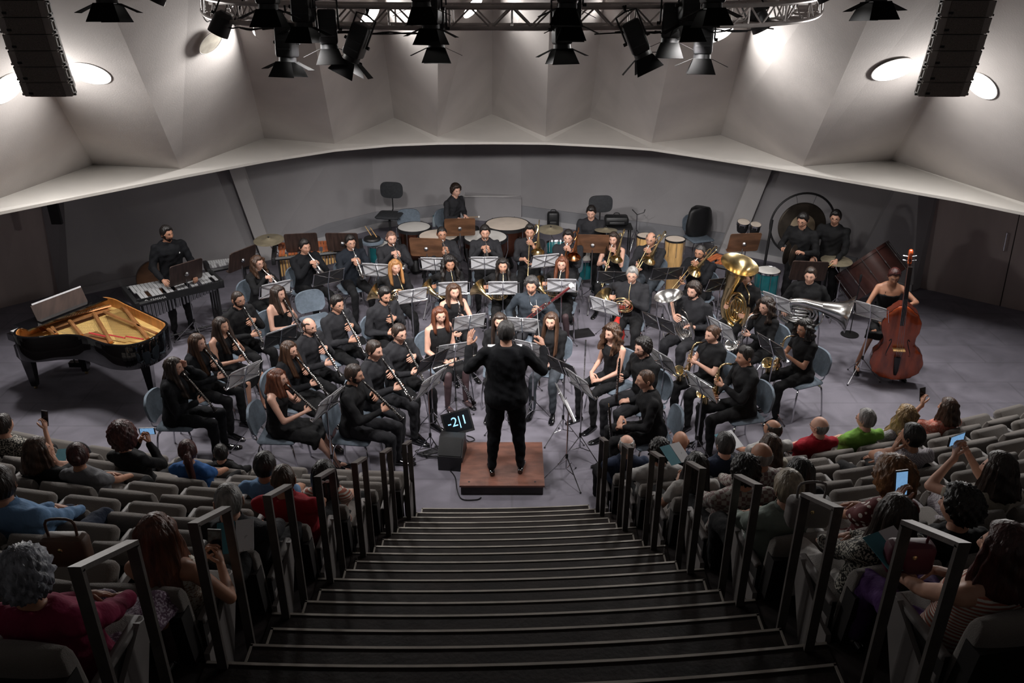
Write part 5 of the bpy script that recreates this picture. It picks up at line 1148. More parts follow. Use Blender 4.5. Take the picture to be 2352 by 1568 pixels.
# oboes and flute at rest
o = PR['oboe'].get('oboe standing upright in the fist of the man with glasses'); m = PL['R2'][3]['mtx']; o.matrix_world = m @ basis((.06, .34, 1.16), (0, 0.02, -1), (0, 1, 0))
o = PR['oboe'].get('oboe held low between the hands of the man nearest the right steps'); m = PL['R3'][3]['mtx']; o.matrix_world = m @ basis((.02, .52, .92), (0, -.12, -1), (0, 1, 0))
o = PR['flute'].get('flute lying across the lap of the woman in tights'); o.matrix_world = PL['C2'][3]['mtx'] @ basis((.32, .42, .665), (-1, 0, .02), (0, 0, 1))
o = PR['flute'].get('flute standing upright on a floor peg beside the woman with headband'); p = G(1341, 886, .04); o.matrix_world = basis(p + V((0, 0, .68)), (0, 0, -1), (0, -1, 0))
MB().lathe([(.07, -.04), (.06, -.03), (.012, -.02), (.008, .10)], M['black'], Matrix.Translation(p), n=16).build('floor_peg'); tag(bpy.data.objects['floor_peg'], 'small black floor peg holding an upright flute', 'instrument peg')
o = PR['clarinet'].get('clarinet standing tilted on the floor behind the monitor stand'); p = G(1088, 925, .03); q = G(1066, 888, .30); o.matrix_world = basis(p + (q - p).normalized() * .66, p - q, (0, -1, 0)); o['group'] = None; del o['group']
# headband, red cloth
fr = PL['R1'][3]; hb = MB(); hb.tube([fr['Q'] @ V((.084 * math.cos(a), .03, .118 * math.sin(a) + .0)) for a in [PI * i / 12 for i in range(13)]], .007, M['brass'], n=6); hb.build('headband', fr['root'])
m = PL['H5'][3]['mtx']; n = 9; vs = []; 
for i in range(n):
    for j in range(n): u, v = i / (n - 1) - .5, j / (n - 1) - .5; vs.append((.16 + u * .22 - .02, .32 + v * .24, .645 - 1.9 * (u * u) * .6 - .10 * max(0, v - .1) + .008 * math.sin(9 * u + 7 * v)))
b = MB(); vs2 = [(x, y, z - .006) for x, y, z in vs]; b.add(vs + vs2, [(i * n + j, (i + 1) * n + j, (i + 1) * n + j + 1, i * n + j + 1) for i in range(n - 1) for j in range(n - 1)] + [(n * n + i * n + j, n * n + i * n + j + 1, n * n + (i + 1) * n + j + 1, n * n + (i + 1) * n + j) for i in range(n - 1) for j in range(n - 1)], M['redcl']); o = b.build('cloth', smooth=70); o.matrix_world = m; tag(o, 'red cloth on the knee of the grey-haired horn player', 'cloth')
# --- conductor on the podium
f = [G(1055, 1115, .13), G(1251, 1115, .13), G(1244, 1015, .13), G(1067, 1015, .13)]; x0, x1 = f[0].x, f[1].x; y0, y1 = f[0].y, f[2].y
t = empty('podium', 'low reddish-brown conductor podium with dark sides', 'podium', loc=((x0 + x1) / 2, (y0 + y1) / 2, 0)); b = MB(); b.box((0, 0, .119), (x1 - x0, y1 - y0, .022), M['podt'])
b.build('top', t); MB().box((0, 0, .054), (x1 - x0 - .03, y1 - y0 - .03, .108), M['podb']).build('base', t)
for sx in (-.78, .78): MB().lathe([(.012, .1301), (.012, .1315)], M['black'], Matrix.Translation((sx * (x1 - x0) / 2, -(y1 - y0) / 2 + .07, 0)), n=10).build('hole', t)
def con_h(fr): return dict(L=dict(p=V((-.37, .27, 1.35)), d=V((.10, .35, .9)), n=V((.5, .8, -.2)), c=.25, pole=(-.6, -.2, -1)), R=dict(p=V((.37, .27, 1.33)), d=V((-.2, .5, .75)), n=V((-.6, .3, -.6)), c=.95, pole=(.6, -.2, -1)))
player('CON', 1162, 764, 'conductor seen from behind in black suit with both arms raised on the podium', 'the conductor', None, con_h, to=(-.05, 20, 0), pose='stand', scale=1.05, base=.13, hair='short', hc='salt', top='suit', lapel=1, bottom='suit', skin='m', fat=.17, vox=.010, hi=True, spread=.15, pitch=.05)
m = PL['CON'][3]['mtx']; b = MB(); b.tube([m @ V((.335, .33, 1.395)), m @ V((.30, .42, 1.78))], [.004, .0018], M['white'], n=6); b.ell(m @ V((.336, .33, 1.40)), (.011, .011, .022), M['white'], nu=8, nv=6); tag(b.build('baton'), 'thin white baton in the right hand of the conductor', 'baton')
# --- percussionists and bass player
def grip2(l, r, dl=(.2, .9, -.3), dr=(-.2, .9, -.3), c=.8): return lambda fr: dict(L=dict(p=V(l), d=V(dl), n=V((.3, 0, -1)), c=c, pole=(-.7, -.5, -1)), R=dict(p=V(r), d=V(dr), n=V((-.3, 0, -1)), c=c, pole=(.7, -.5, -1)))
player('P1', 383, 537, 'bearded man in black jacket with white pocket square standing behind the vibraphone', 'the bearded man at the vibraphone', None, grip2((-.22, .30, .98), (.22, .28, 1.0)), to=(-3.2, 9.2, 0), pose='stand', hair='short', hc='black', beard='full', top='suit', lapel=1, skin='t', yaw=-.4)
b = MB(); b.box((0, 0, 0), (.05, .006, .018), M['white'], PL['P1'][3]['mtx'] @ Matrix.Translation((-.09, .153, 1.30)) @ Matrix.Rotation(.2, 4, 'Y')); tag(b.build('pocket_square'), 'white pocket square on the jacket of the vibraphone player', 'pocket square')
player('P2', 1047, 438, 'dark-haired timpanist in charcoal shirt leaning over the kettle drums', 'the timpanist', None, grip2((.10, .42, .86), (.26, .42, .84)), to=(.6, 13.5, 0), hair='curly', hc='dark', top='char', skin='l', yaw=.3, seat=.50, lean=.12)
player('P3', 1358, 488, 'young drummer in dark shirt seated before the tall black chair', 'the young drummer', None, hands_lap(0, .34, .68), hair='short', hc='black', top='char', skin='l', pitch=.3, chair=False)
player('P4', 1844, 506, 'percussionist with glasses holding crash plates in front of the gong', 'the percussionist by the gong', None, grip2((-.16, .30, 1.16), (.16, .30, 1.16), (.3, .6, .4), (-.3, .6, .4)), to=(1.2, 8.2, 0), pose='stand', hair='short', hc='black', glasses=1, top='black', skin='m', pitch=.35)
player('P5', 1919, 500, 'tall percussionist in black shirt striking a suspended cymbal at the right', 'the percussionist striking the cymbal', None, grip2((-.14, .34, 1.02), (.20, .34, 1.02), (.1, .9, -.3), (-.1, .9, -.3)), to=(2.8, 8.2, 0), pose='stand', hair='short', hc='black', glasses=1, top='black', skin='m', pitch=.2)
def bass_h(fr): return dict(L=dict(p=V((-.16, .36, 1.08)), d=V((.4, .8, .2)), n=V((.6, .5, 0)), c=.8, pole=(-1, 0, -.4)), R=dict(p=V((.20, .36, .88)), d=V((-.6, .7, -.2)), n=V((-.3, .6, -.4)), c=.5, pole=(.9, -.2, -.8)))
player('DB', 2053, 634, 'woman in strapless black dress with short reddish hair playing double bass', 'the double bass player', None, bass_h, to=(4.6, 8.0, 0), fem=1, hair='short', hc='red', sleeve='strap', legs='dress', bare=1, seat=.66, skin='t', pitch=.42, chair=False, spread=.22, foot=[(-.28, .40, .10), (.30, .30, .10)])
# mallets and plates in hands
def mallet(a, c, lab, mm='skin_w'):
    t = empty('mallet', lab, 'mallet', 'drum mallets'); b = MB(); b.tube([a, c], .005, M['conga'], n=6); b.build('shaft', t); MB().ell(c, (.02, .02, .02), M[mm], nu=10, nv=7).build('tip', t)
m = PL['P2'][3]['mtx']; mallet(m @ V((.10, .46, .84)), m @ V((.16, .80, .93)), 'left mallet of the timpanist over the large drum'); mallet(m @ V((.26, .46, .82)), m @ V((.36, .80, .93)), 'right mallet of the timpanist over the large drum')
m = PL['P5'][3]['mtx']; mallet(m @ V((-.13, .38, 1.0)), m @ V((-.05, .62, .97)), 'soft white mallet in the left hand above the suspended cymbal'); mallet(m @ V((.20, .38, 1.0)), m @ V((.16, .62, .95)), 'soft white mallet in the right hand above the suspended cymbal')
m = PL['P4'][3]['mtx']
for sx, w in ((-1, 'left'), (1, 'right')):
    b = MB(); b.lathe([(.004, .02), (.03, .018), (.05, .004), (.16, -.006), (.16, -.009), (.05, .001), (.004, .012)], M['gong'], m @ Matrix.Translation((sx * .055, .40, 1.14)) @ Matrix.Rotation(sx * PI / 2, 4, 'Y'), n=32); tag(b.build('crash_cymbal'), 'dark hand cymbal, %s one, held before the gong' % w, 'cymbal')
# ---------------------------------------------------------------- music stands with their sheets
def stand(px, py, kind, target, lab, sh=True, h=None, w=.40, sc2=1.0):
    hh = h or (1.0 if kind.startswith('wire') else 1.08); p = G(px, py, hh); q = PL[target][0] if isinstance(target, str) else V(target)
    f = heading(p, q); o = PR[kind].get(lab); place(o, (p.x, p.y, 0), f)
    if hh not in (1.0, 1.08): o.scale = (1, 1, hh / (1.0 if kind.startswith('wire') else 1.08))
    if sh:
        s = sheet(w, .25, 'sheet music on the ' + lab) if kind.startswith('wire') else sheet(.40, .26, 'sheet music on the ' + lab); place(s, (p.x, p.y, 0), f)
        if not kind.startswith('wire'): s.matrix_world = Matrix.Translation((p.x, p.y, .045)) @ Matrix.Rotation(f, 4, 'Z')
        else: s.scale = o.scale
    return o
for (px, py, k, tg, lab) in [(632, 664, 'wire', 'L5', 'wire stand in front of the wavy-haired trumpet woman'), (752, 636, 'wireb', 'T1', 'wire stand in front of the trumpeter in a jacket'), (868, 620, 'wire', 'T3', 'wire stand in front of the bald trumpeter'), (1000, 606, 'wire', 'T4', 'wire stand in front of the dark-skinned trumpeter'),
 (1113, 604, 'wire', 'T5', 'wire stand in front of the trumpeter before the timpani'), (945, 679, 'wire', 'H1', 'wire stand in front of the strawberry-blonde horn player'), (1076, 739, 'wire', 'C1', 'wire stand in front of the bass clarinet player'), (1040, 662, 'wire', 'H2', 'wire stand in front of the curly-haired horn player'),
 (1155, 661, 'wire', 'H3', 'wire stand in front of the central horn player'), (1250, 599, 'wire', 'B1', 'wire stand in front of the leftmost trombonist'), (1290, 655, 'wire', 'H4', 'wire stand in front of the reddish-haired horn player'), (1200, 745, 'wire', 'C3', 'wire stand in front of the bassoonist'),
 (1410, 636, 'wireb', 'B3', 'wire stand in front of the trombone woman'), (1392, 703, 'wire', 'H5', 'wire stand in front of the grey-haired horn player'), (1530, 627, 'wireb', 'B4', 'wire stand in front of the older trombonist'), (1655, 651, 'wireb', 'B5', 'wire stand in front of the bass trombonist'),
 (1518, 741, 'wireb', 'R4', 'black-backed stand in front of the euphonium player'), (1663, 757, 'wire', 'R7', 'wire stand in front of the tenor saxophonist'), (1527, 828, 'wire', 'R5', 'wire stand in front of the loose-topped saxophonist'), (1615, 886, 'wire', 'R6', 'wire stand in front of the quiffed saxophonist'), (1780, 797, 'wireb', 'R8', 'black-backed stand in front of the lace-sleeved saxophonist'),
 (1788, 695, 'wire', 'R10', 'wire stand in front of the man with silver tuba'), (640, 772, 'wireb', 'L4', 'dark stand shared by the back left clarinets'), (557, 860, 'wire', 'L2', 'wire stand in front of the blazer clarinettists'), (748, 926, 'wire', 'L7', 'wire stand in front of the auburn clarinettist'), (1043, 804, 'wire', 'C2', 'wire stand in front of the woman with the flute'),
 (988, 828, 'wireb', 'L10', 'dark stand left of the woman with the flute'), (982, 880, 'wire', 'L12', 'wire stand left of the monitor'), (1297, 842, 'wireb', 'R1', 'black-backed stand left of the headband woman'), (1306, 925, 'wire', 'R3', 'wire stand nearest the right steps'), (1338, 880, 'wire', 'R2', 'wire stand before the upright oboe'),
 (1225, 802, 'wire', 'C5', 'wire stand in front of the woman in jeans'), (2003, 716, 'wire', 'DB', 'wire stand in front of the double bass'), (1160, 822, 'wire', 'CON', 'wire stand in front of the conductor')]:
    stand(px, py, k, tg, lab, sh=(k == 'wire' or px in (640,)), sc2=1)
for (px, py, k, tg, lab) in [(425, 626, 'solid', 'P1', 'broad brown desk stand in front of the vibraphone'), (553, 595, 'solid', (-5.0, 12.4, 0), 'brown desk stand beside the glockenspiel'), (693, 557, 'solid', (-3.6, 14.6, 0), 'brown desk stand at the left half of the marimba'), (788, 556, 'solid', (-2.6, 15.2, 0), 'brown desk stand at the right half of the marimba'),
 (980, 568, 'gold', (-1.0, 15.6, 0), 'golden-brown desk stand left of the glasses trumpeter'), (1056, 522, 'gold', 'P2', 'golden-brown desk stand in front of the timpanist'), (1361, 560, 'gold', 'P3', 'golden-brown desk stand in front of the drummer'), (1707, 557, 'gold', (3.4, 14.2, 0), 'brown desk stand under the bongos'), (1856, 622, 'solid', 'P4', 'dark desk stand in front of the gong percussionist')]:
    stand(px, py, k, tg, lab, sh=False)
# ---------------------------------------------------------------- empty and extra chairs
def empty_chair(px, py, f, lab, z=.66): p = G(px, py, z); o = PR['chair'].get(lab); d = Matrix.Rotation(f, 3, 'Z') @ V((0, .25, 0)); place(o, (p.x + d.x, p.y + d.y, 0), f)
empty_chair(712, 692, 3.7, 'empty blue padded chair among the clarinets'); empty_chair(938, 500, PI + .1, 'empty blue padded chair behind the left kettle drum')
o = tall_chair(); o['label'] = 'tall black swivel chair against the wall left of the timpani'; p = G(895, 436, 1.14); place(o, (p.x, p.y - .25, 0), PI - .15)
o = tall_chair(); o['label'] = 'tall black swivel chair behind the young drummer'; p = G(1383, 469, 1.14); place(o, (p.x, p.y - .22, 0), PI + .1)
for x_ in bpy.data.objects:
    if x_.name.startswith('tall_stool'): x_['group'] = 'tall black swivel chairs'
# ================================================================ percussion, piano, double bass, small things
def timpano(px, py, r, head, lab):
    p = G(px, py, .86); t = empty('kettle_drum', lab, 'kettle drum', 'kettle drums', (p.x, p.y, 0))
    MB().lathe([(.05, .26), (r * .45, .30), (r * .78, .42), (r * .95, .60), (r, .80), (r * 1.01, .82)], M['copper'], n=40, cap=True).build('kettle', t)
    MB().lathe([(r * 1.0, .852), (r * .6, .857), (.01, .858)], M[head], n=40).build('drum_head', t)
    MB().lathe([(r * 1.0, .80), (r * 1.05, .805), (r * 1.05, .855), (r * 1.0, .862), (r * .985, .855)], M['black'], n=40, cap=False).build('hoop', t)
    for k in range(6):
        a = 2 * PI * k / 6 + .2; c, s = math.cos(a), math.sin(a); b = MB(); b.tube([(c * r * 1.06, s * r * 1.06, .86), (c * r * 1.07, s * r * 1.07, .60), (c * r * .95, s * r * .95, .45)], .009, M['chrome'], n=6); b.build('tension_rod', t)
    for k in range(4):
        a = 2 * PI * k / 4 + .6; c, s = math.cos(a), math.sin(a); b = MB(); b.tube([(c * r * 1.05, s * r * 1.05, .72), (c * r * .9, s * r * .9, .30), (c * r * .95, s * r * .95, .06)], .022, M['black'], n=8); b.lathe([(.03, 0), (.035, .03), (.03, .06)], M['black'], Matrix.Translation((c * r * .95, s * r * .95, 0)), n=12); b.build('leg', t)
    MB().lathe([(.10, .04), (.12, .08), (.06, .26)], M['black'], n=16).build('base', t)
timpano(951, 520, .28, 'skin_w', 'leftmost kettle drum with pale head'); timpano(1007, 540, .325, 'skin_d', 'kettle drum with yellowish head behind the glasses trumpeter')
timpano(1115, 543, .355, 'skin_w', 'kettle drum with white head behind the centre trumpeter'); timpano(1165, 513, .375, 'skin_d', 'largest kettle drum with pinkish head beside the timpanist')
def cymbal(px, py, z, r, lab, tiltx=.15, base=None):
    p = G(px, py, z); t = empty('cymbal', lab, 'cymbal', loc=(p.x, p.y, 0)); T = Matrix.Translation((0, 0, z)) @ Matrix.Rotation(tiltx, 4, 'X')
    MB().lathe([(.005, .028), (.03, .024), (.045, .010), (r * .6, -.002), (r, -.016), (r, -.018), (r * .6, -.004), (.045, .007), (.005, .022)], M['cymb'], T, n=48).build('plate', t)
    MB().lathe([(.012, .024), (.014, .04), (.004, .055)], M['black'], T, n=10).build('wing_nut', t)
    b = MB(); b.tube([(0, 0, z), (.02, .02, z - .15), (.14, .08, z - .30)] if z > .95 else [(0, 0, z), (0, 0, z - .2), (.0, .0, z - .30)], .008, M['chrome'], n=6); q = (.14, .08) if z > .95 else (0, 0); b.tube([(q[0], q[1], z - .30), (q[0], q[1], .2)], .011, M['chrome'], n=7); b.build('boom', t)
    for k in range(3): a = 2 * PI * k / 3; MB().tube([(q[0], q[1], .34), (q[0] + .25 * math.cos(a), q[1] + .25 * math.sin(a), .012)], .008, M['chrome'], n=6).build('leg', t)
cymbal(617, 549, 1.08, .235, 'bronze cymbal on a boom stand at the left of the marimba', .1); cymbal(1265, 525, .98, .21, 'bronze cymbal beside the largest kettle drum', .08); cymbal(1392, 526, .98, .19, 'bronze cymbal tilted beside the young drummer', -.1); cymbal(1922, 596, 1.0, .23, 'dark suspended cymbal under the soft mallets at the right', .05)
def bars(t, L, wl, ws, n, z, m, part='bar', off=0.0):
    """two rows of tone bars along local X, low end at -X"""
    for row in (0, 1):
        for i in range(n):
            u = i / (n - 1)
            if row and i % 7 in (2, 6): continue
            w = wl + (ws - wl) * u; x = -L / 2 + L * (i + .5) / n + (L / n * .5 if row else 0); bw = L / n * .86
            if x > L / 2: continue
            y = -w * .27 if row else w * .27
            MB().box((x, y, z + (.012 if row else 0)), (bw, w * .50, .014), M[m]).build(part, t)
def keyboard_perc(name, lab, cat, A_, B_, z, wl, ws, n, m, res, towards, frame='black', part='bar'):
    a, c = G(*A_, z), G(*B_, z); mid = (a + c) / 2; d = c - a; L = V((d.x, d.y, 0)).length; f = math.atan2(d.y, d.x); t = empty(name, lab, cat, loc=(mid.x, mid.y, 0), rz=f)
    bars(t, L * .94, wl, ws, n, z, m, part)
    for sy in (-1, 1): MB().tube([(-L / 2, sy * wl * .56, z - .03), (L / 2, sy * ws * .56, z - .03)], .018, M[frame], n=4, flat=1.6).build('rail', t)
    for sx, w in ((-1, wl), (1, ws)): MB().box((sx * (L / 2 + .02), 0, z - .05), (.06, w * 1.25, .12), M[frame], bev=.01).build('end_block', t)
    for sx, w in ((-1, wl), (1, ws)):
        b = MB(); b.tube([(sx * L * .46, -w * .5, z - .06), (sx * L * .46, -w * .5, .07)], .016, M['black'], n=6); b.tube([(sx * L * .46, w * .5, z - .06), (sx * L * .46, w * .5, .07)], .016, M['black'], n=6); b.tube([(sx * L * .46, -w * .6, .08), (sx * L * .46, w * .6, .08)], .018, M['black'], n=6); b.build('leg_frame', t)
        for sy in (-1, 1): MB().lathe([(.005, -.014), (.035, -.012), (.035, .012), (.005, .014)], M['steel'], Matrix.Translation((sx * L * .46, sy * w * .58, .036)) @ Matrix.Rotation(PI / 2, 4, 'Y'), n=14).build('caster', t)
    b = MB(); b.tube([(-L * .46, 0, .10), (L * .46, 0, .10)], .014, M['black'], n=6); b.build('crossbar', t)
    if res:
        for i in range(n):
            u = i / (n - 1); ln = (.36 - .22 * u) if res != 'silver2' else (.30 - .12 * u); x = -L * .45 + L * .90 * u
            for y in (-.10, ): MB().tube([(x, y * (1 - .3 * u), z - .05), (x, y * (1 - .3 * u), z - .05 - ln)], L / n * .36, M[res], n=10).build('resonator', t)
    return t, L
t, L = keyboard_perc('vibraphone', 'silver-barred vibraphone with black frame behind the piano', 'vibraphone', (302, 676), (493, 634), .86, .62, .40, 22, 'vbar', 'steel', None)
# maker's mark on the end of the vibraphone frame
def text(s, size, loc, mtx, m, name, parent=None, ext=.001, face=None):
    cu = bpy.data.curves.new(name, 'FONT'); cu.body = s; cu.size = size; cu.extrude = ext; cu.align_x = 'CENTER'; cu.align_y = 'CENTER'
    tmp = bpy.data.objects.new('tmp_text', cu); COL.objects.link(tmp); bpy.context.view_layer.update(); me = bpy.data.meshes.new_from_object(tmp.evaluated_get(bpy.context.evaluated_depsgraph_get())); bpy.data.objects.remove(tmp)
    me.materials.clear(); me.materials.append(M[m]); me.name = name; o = bpy.data.objects.new(name, me); COL.objects.link(o)
    if parent: o.parent = parent
    o.matrix_local = mtx; return o
MB().box((-L * .02, -.325, .84), (L * .98, .02, .10), M['black']).build('front_panel', t)
text('YAMAHA', .052, None, Matrix.Translation((-L * .27, -.337, .845)) @ Matrix.Rotation(PI / 2, 4, 'X'), 'white', 'lettering', t)
lg = MB(); q_ = Matrix.Translation((-L * .27 - .16, -.336, .845)) @ Matrix.Rotation(PI / 2, 4, 'X')
lg.tube([q_ @ V((.020 * math.cos(a), .020 * math.sin(a), 0)) for a in [2 * PI * i / 20 for i in range(20)]], .0035, M['white'], n=5, closed=True)
for k in range(3): a = PI / 2 + 2 * PI * k / 3; lg.tube([q_ @ V((0, 0, 0)), q_ @ V((.016 * math.cos(a), .016 * math.sin(a), 0))], .003, M['white'], n=5)
lg.build('emblem', t)
keyboard_perc('marimba', 'marimba with rosewood bars behind the two brown desk stands', 'marimba', (632, 574), (826, 560), .90, .62, .40, 26, 'orangew', 'conga', None)
keyboard_perc('glockenspiel', 'small silver-barred glockenspiel at the left beside the marimba', 'glockenspiel', (478, 609), (560, 596), .88, .34, .24, 14, 'vbar', None, None)
keyboard_perc('xylophone', 'small xylophone with orange bars at the right behind the tuba', 'xylophone', (1627, 590), (1684, 606), .86, .42, .30, 7, 'orangew', None, None)
def drum(name, lab, px, py, z, r, h, shell, tx=0, rz=0, legs=0, cat='drum', group=None, head='skin_w', hoop='chrome', taper=1.0):
    p = G(px, py, z); t = empty(name, lab, cat, group, (p.x, p.y, 0), rz); T = Matrix.Translation((0, 0, z)) @ Matrix.Rotation(tx, 4, 'X')
    MB().lathe([(r * taper, -h), (r * (1 + taper) / 2 * (1.06 if taper < 1 else 1), -h * .55), (r, -.0)], M[shell], T, n=32).build('shell', t)
    MB().lathe([(r * .99, .003), (.01, .005)], M[head], T, n=32).build('drum_head', t); MB().lathe([(r, -.02), (r * 1.05, -.018), (r * 1.05, .010), (r, .012), (r * .985, .006)], M[hoop], T, n=32, cap=False).build('hoop', t)
    b = MB()
    for k in range(8): a = 2 * PI * k / 8; b.tube([T @ V((math.cos(a) * r * 1.05, math.sin(a) * r * 1.05, 0)), T @ V((math.cos(a) * r * 1.06, math.sin(a) * r * 1.06, -h * (.30 if taper < 1 else .9)))], .005, M['chrome'], n=5)
    b.build('lugs', t)
    for k in range(legs): a = 2 * PI * k / 3 + .3; MB().tube([(.03 * math.cos(a), .03 * math.sin(a), z - h if z - h > .3 else .3), (.26 * math.cos(a), .26 * math.sin(a), .012)], .010, M['chrome'], n=6).build('leg', t)
    return t
drum('conga_drum', 'tall golden wood conga drum right of the older trombonist', 1551, 549, .90, .160, .88, 'conga', cat='conga', group='conga drums', head='skin_d', hoop='black', taper=.66)
drum('conga_drum', 'conga drum half hidden behind the older trombonist', 1484, 541, .88, .150, .86, 'conga', cat='conga', group='conga drums', head='skin_d', hoop='black', taper=.66)
drum('tom_drum', 'teal tom drum tilted beside the trombonist with glasses', 1278, 556, .78, .16, .20, 'teal', -.5, legs=3); drum('tom_drum', 'teal floor drum behind the trombonist in a sleeveless top', 1343, 588, .52, .20, .34, 'teal', .1, legs=3)
drum('tom_drum', 'teal tom drum behind the round practice pad', 868, 560, .70, .17, .28, 'teal', 0, legs=3); drum('tom_drum', 'tall teal drum behind the brass tuba', 1764, 621, .82, .18, .48, 'teal', 0, legs=3); drum('tom_drum', 'orange-brown drum left of the brass tuba', 1693, 611, .80, .16, .26, 'orangew', 0, legs=3)
for (px, r, lab) in ((1708, .10, 'left and larger bongo of the pair on a stand'), (1736, .085, 'right and smaller bongo of the pair on a stand')):
    drum('bongo_drum', lab, px, 510 if px == 1708 else 516, 1.16, r, .17, 'black', .25, cat='bongo', group='pair of bongos', head='skin_d', taper=.8)
p = G(1722, 513, 1.1); t = empty('bongo_stand', 'chrome tripod stand holding the pair of bongos', 'stand', loc=(p.x, p.y + .05, 0)); MB().tube([(0, 0, .1), (0, 0, 1.0)], .012, M['chrome'], n=8).build('pole', t)
for k in range(3): a = 2 * PI * k / 3; MB().tube([(0, 0, .4), (.28 * math.cos(a), .28 * math.sin(a), .012)], .009, M['chrome'], n=6).build('leg', t)
# practice pad with sticks
p = G(855, 551, .80); t = empty('practice_pad', 'round padded seat top with two wooden sticks on it', 'practice pad', loc=(p.x, p.y, 0)); MB().lathe([(.16, -.05), (.19, -.04), (.19, -.01), (.165, 0)], M['blue'], Matrix.Translation((0, 0, .80)), n=28).build('cushion', t); MB().lathe([(.14, 0), (.145, .02), (.13, .045), (.01, .05)], M['black'], Matrix.Translation((0, 0, .80)), n=28).build('pad', t); MB().tube([(0, 0, .1), (0, 0, .76)], .014, M['chrome'], n=8).build('pole', t)
for k in range(3): a = 2 * PI * k / 3; MB().tube([(0, 0, .35), (.24 * math.cos(a), .24 * math.sin(a), .012)], .010, M['chrome'], n=6).build('leg', t)
for dx, dy, w in ((-.02, .05, 'left'), (.08, -.03, 'right')): tag(MB().tube([(p.x + dx, p.y + dy, .865), (p.x + dx - .14, p.y + dy + .28, .93)], [.008, .005], M['conga'], n=7).build('drumstick'), 'wooden drumstick on the practice pad, %s one' % w, 'drumstick')
# gong on a ring stand
g = A(1842, 519, 12.75); t = empty('gong', 'large dark gong with pale centre hanging behind the percussionists', 'gong', loc=g); T = Matrix.Rotation(PI / 2 - .06, 4, 'X')
MB().lathe([(.37, -.03), (.375, .0), (.36, .02), (.22, .03), (.19, .032)], M['gong'], T, n=56).build('rim_plate', t); MB().lathe([(.195, .033), (.10, .040), (.01, .055)], M['gongc'], T, n=40).build('centre', t)
t = empty('gong_stand', 'black ring-shaped stand around the large gong', 'stand', loc=(g.x, g.y, 0)); MB().tube([(.50 * math.cos(a), .0, g.z + .03 + .50 * math.sin(a)) for a in [2 * PI * i / 48 for i in range(48)]], .017, M['black'], n=8, closed=True).build('ring', t)
MB().tube([(-.52, 0, .02), (-.48, 0, g.z + .1)], .022, M['black'], n=8).build('post', t); MB().tube([(.52, 0, .02), (.50, 0, g.z)], .022, M['black'], n=8).build('post', t)
for sx in (-1, 1): MB().tube([(sx * .52, -.30, .02), (sx * .52, .30, .02)], .022, M['black'], n=8).build('foot', t)
for a in (1.25, 1.9): MB().tube([(.36 * math.cos(a), 0, g.z + .36 * math.sin(a)), (.5 * math.cos(a), 0, g.z + .03 + .5 * math.sin(a))], .003, M['black'], n=5).build('cord', t)
# concert bass drum tilted on its frame
c0 = G(1997, 626, .72); vr_ = ray(1997, 626).normalized(); rg_ = vr_.cross(V((0, 0, 1))).normalized(); ax = (rg_ * .70 + vr_.cross(rg_).normalized() * .70).normalized(); t = empty('bass_drum', 'large dark brown concert bass drum tilted on its frame', 'bass drum', loc=c0); T = ax.to_track_quat('Z', 'X').to_matrix().to_4x4(); r = .47
MB().lathe([(r, -.22), (r, .22)], M['bdrum'], T, n=56).build('shell', t)
for s in (-1, 1):
    MB().lathe([(r * .985, s * .235), (.01, s * .237)], M['skin_d'], T, n=56).build('drum_head', t); MB().lathe([(r * 1.0, s * .20), (r * 1.035, s * .20), (r * 1.035, s * .245), (r * .99, s * .25)], M['bdrum'], T, n=56, cap=False).build('hoop', t)
for k in range(12): a = 2 * PI * k / 12; c, s = math.cos(a) * r * 1.05, math.sin(a) * r * 1.05; b = MB(); b.tube([T @ V((c, s, -.25)), T @ V((c, s, .25))], .006, M['chrome'], n=5); b.tube([T @ V((c, s, -.02)), T @ V((c, s, .02))], .012, M['chrome'], n=6); b.build('tension_rod', t)
fb = MB()
for sx in (-1, 1): fb.tube([(sx * .48, 0, 0), (sx * .40, .1, -.66)], .018, M['black'], n=7); fb.tube([(sx * .40, -.35, -.69), (sx * .40, .45, -.69)], .018, M['black'], n=7)
fb.tube([(-.40, .1, -.66), (.40, .1, -.66)], .016, M['black'], n=7); fb.build('frame', t)
o = MB().lathe([(.005, .0), (.016, .02), (.018, .10), (.012, .12)], M['blackp'], Matrix.Translation(G(1975, 648, .85)), n=10).build('microphone'); tag(o, 'black microphone in front of the concert bass drum', 'microphone')
p = G(1975, 648, .85); t = empty('microphone_stand', 'black microphone stand in front of the concert bass drum', 'stand', loc=(p.x, p.y, 0)); MB().tube([(0, 0, .02), (0, 0, .85)], .008, M['black'], n=6).build('pole', t); MB().lathe([(.13, 0), (.13, .015), (.01, .03)], M['black'], n=20).build('base', t)
# double bass
b0 = G(2052, 864, .10); sc_ = G(2091, 583, 1.86); ud = (sc_ - b0).normalized(); fy = V((-.28, -.96, 0)); T = basis(b0, ud, fy).to_4x4()   # local Y up the neck, Z to the front
t = empty('double_bass', 'red-brown double bass held upright by the woman in strapless dress', 'double bass'); t.matrix_world = T; K = (sc_ - b0).length / 1.82
def bo(v):            # half width of the body at height v (0..1.12)
    P2 = [(0, .10), (.03, .20), (.12, .30), (.25, .335), (.38, .31), (.48, .235), (.56, .195), (.64, .20), (.74, .235), (.86, .245), (.98, .20), (1.06, .12), (1.12, .05)]
    for (a, x), (c, y) in zip(P2, P2[1:]):
        if v <= c: u = (v - a) / (c - a); u = u * u * (3 - 2 * u); return x + (y - x) * u
    return .05
vv = [1.12 * i / 40 for i in range(41)]; prof_ = [(bo(v), v) for v in vv] + [(-bo(v), v) for v in vv[::-1]]
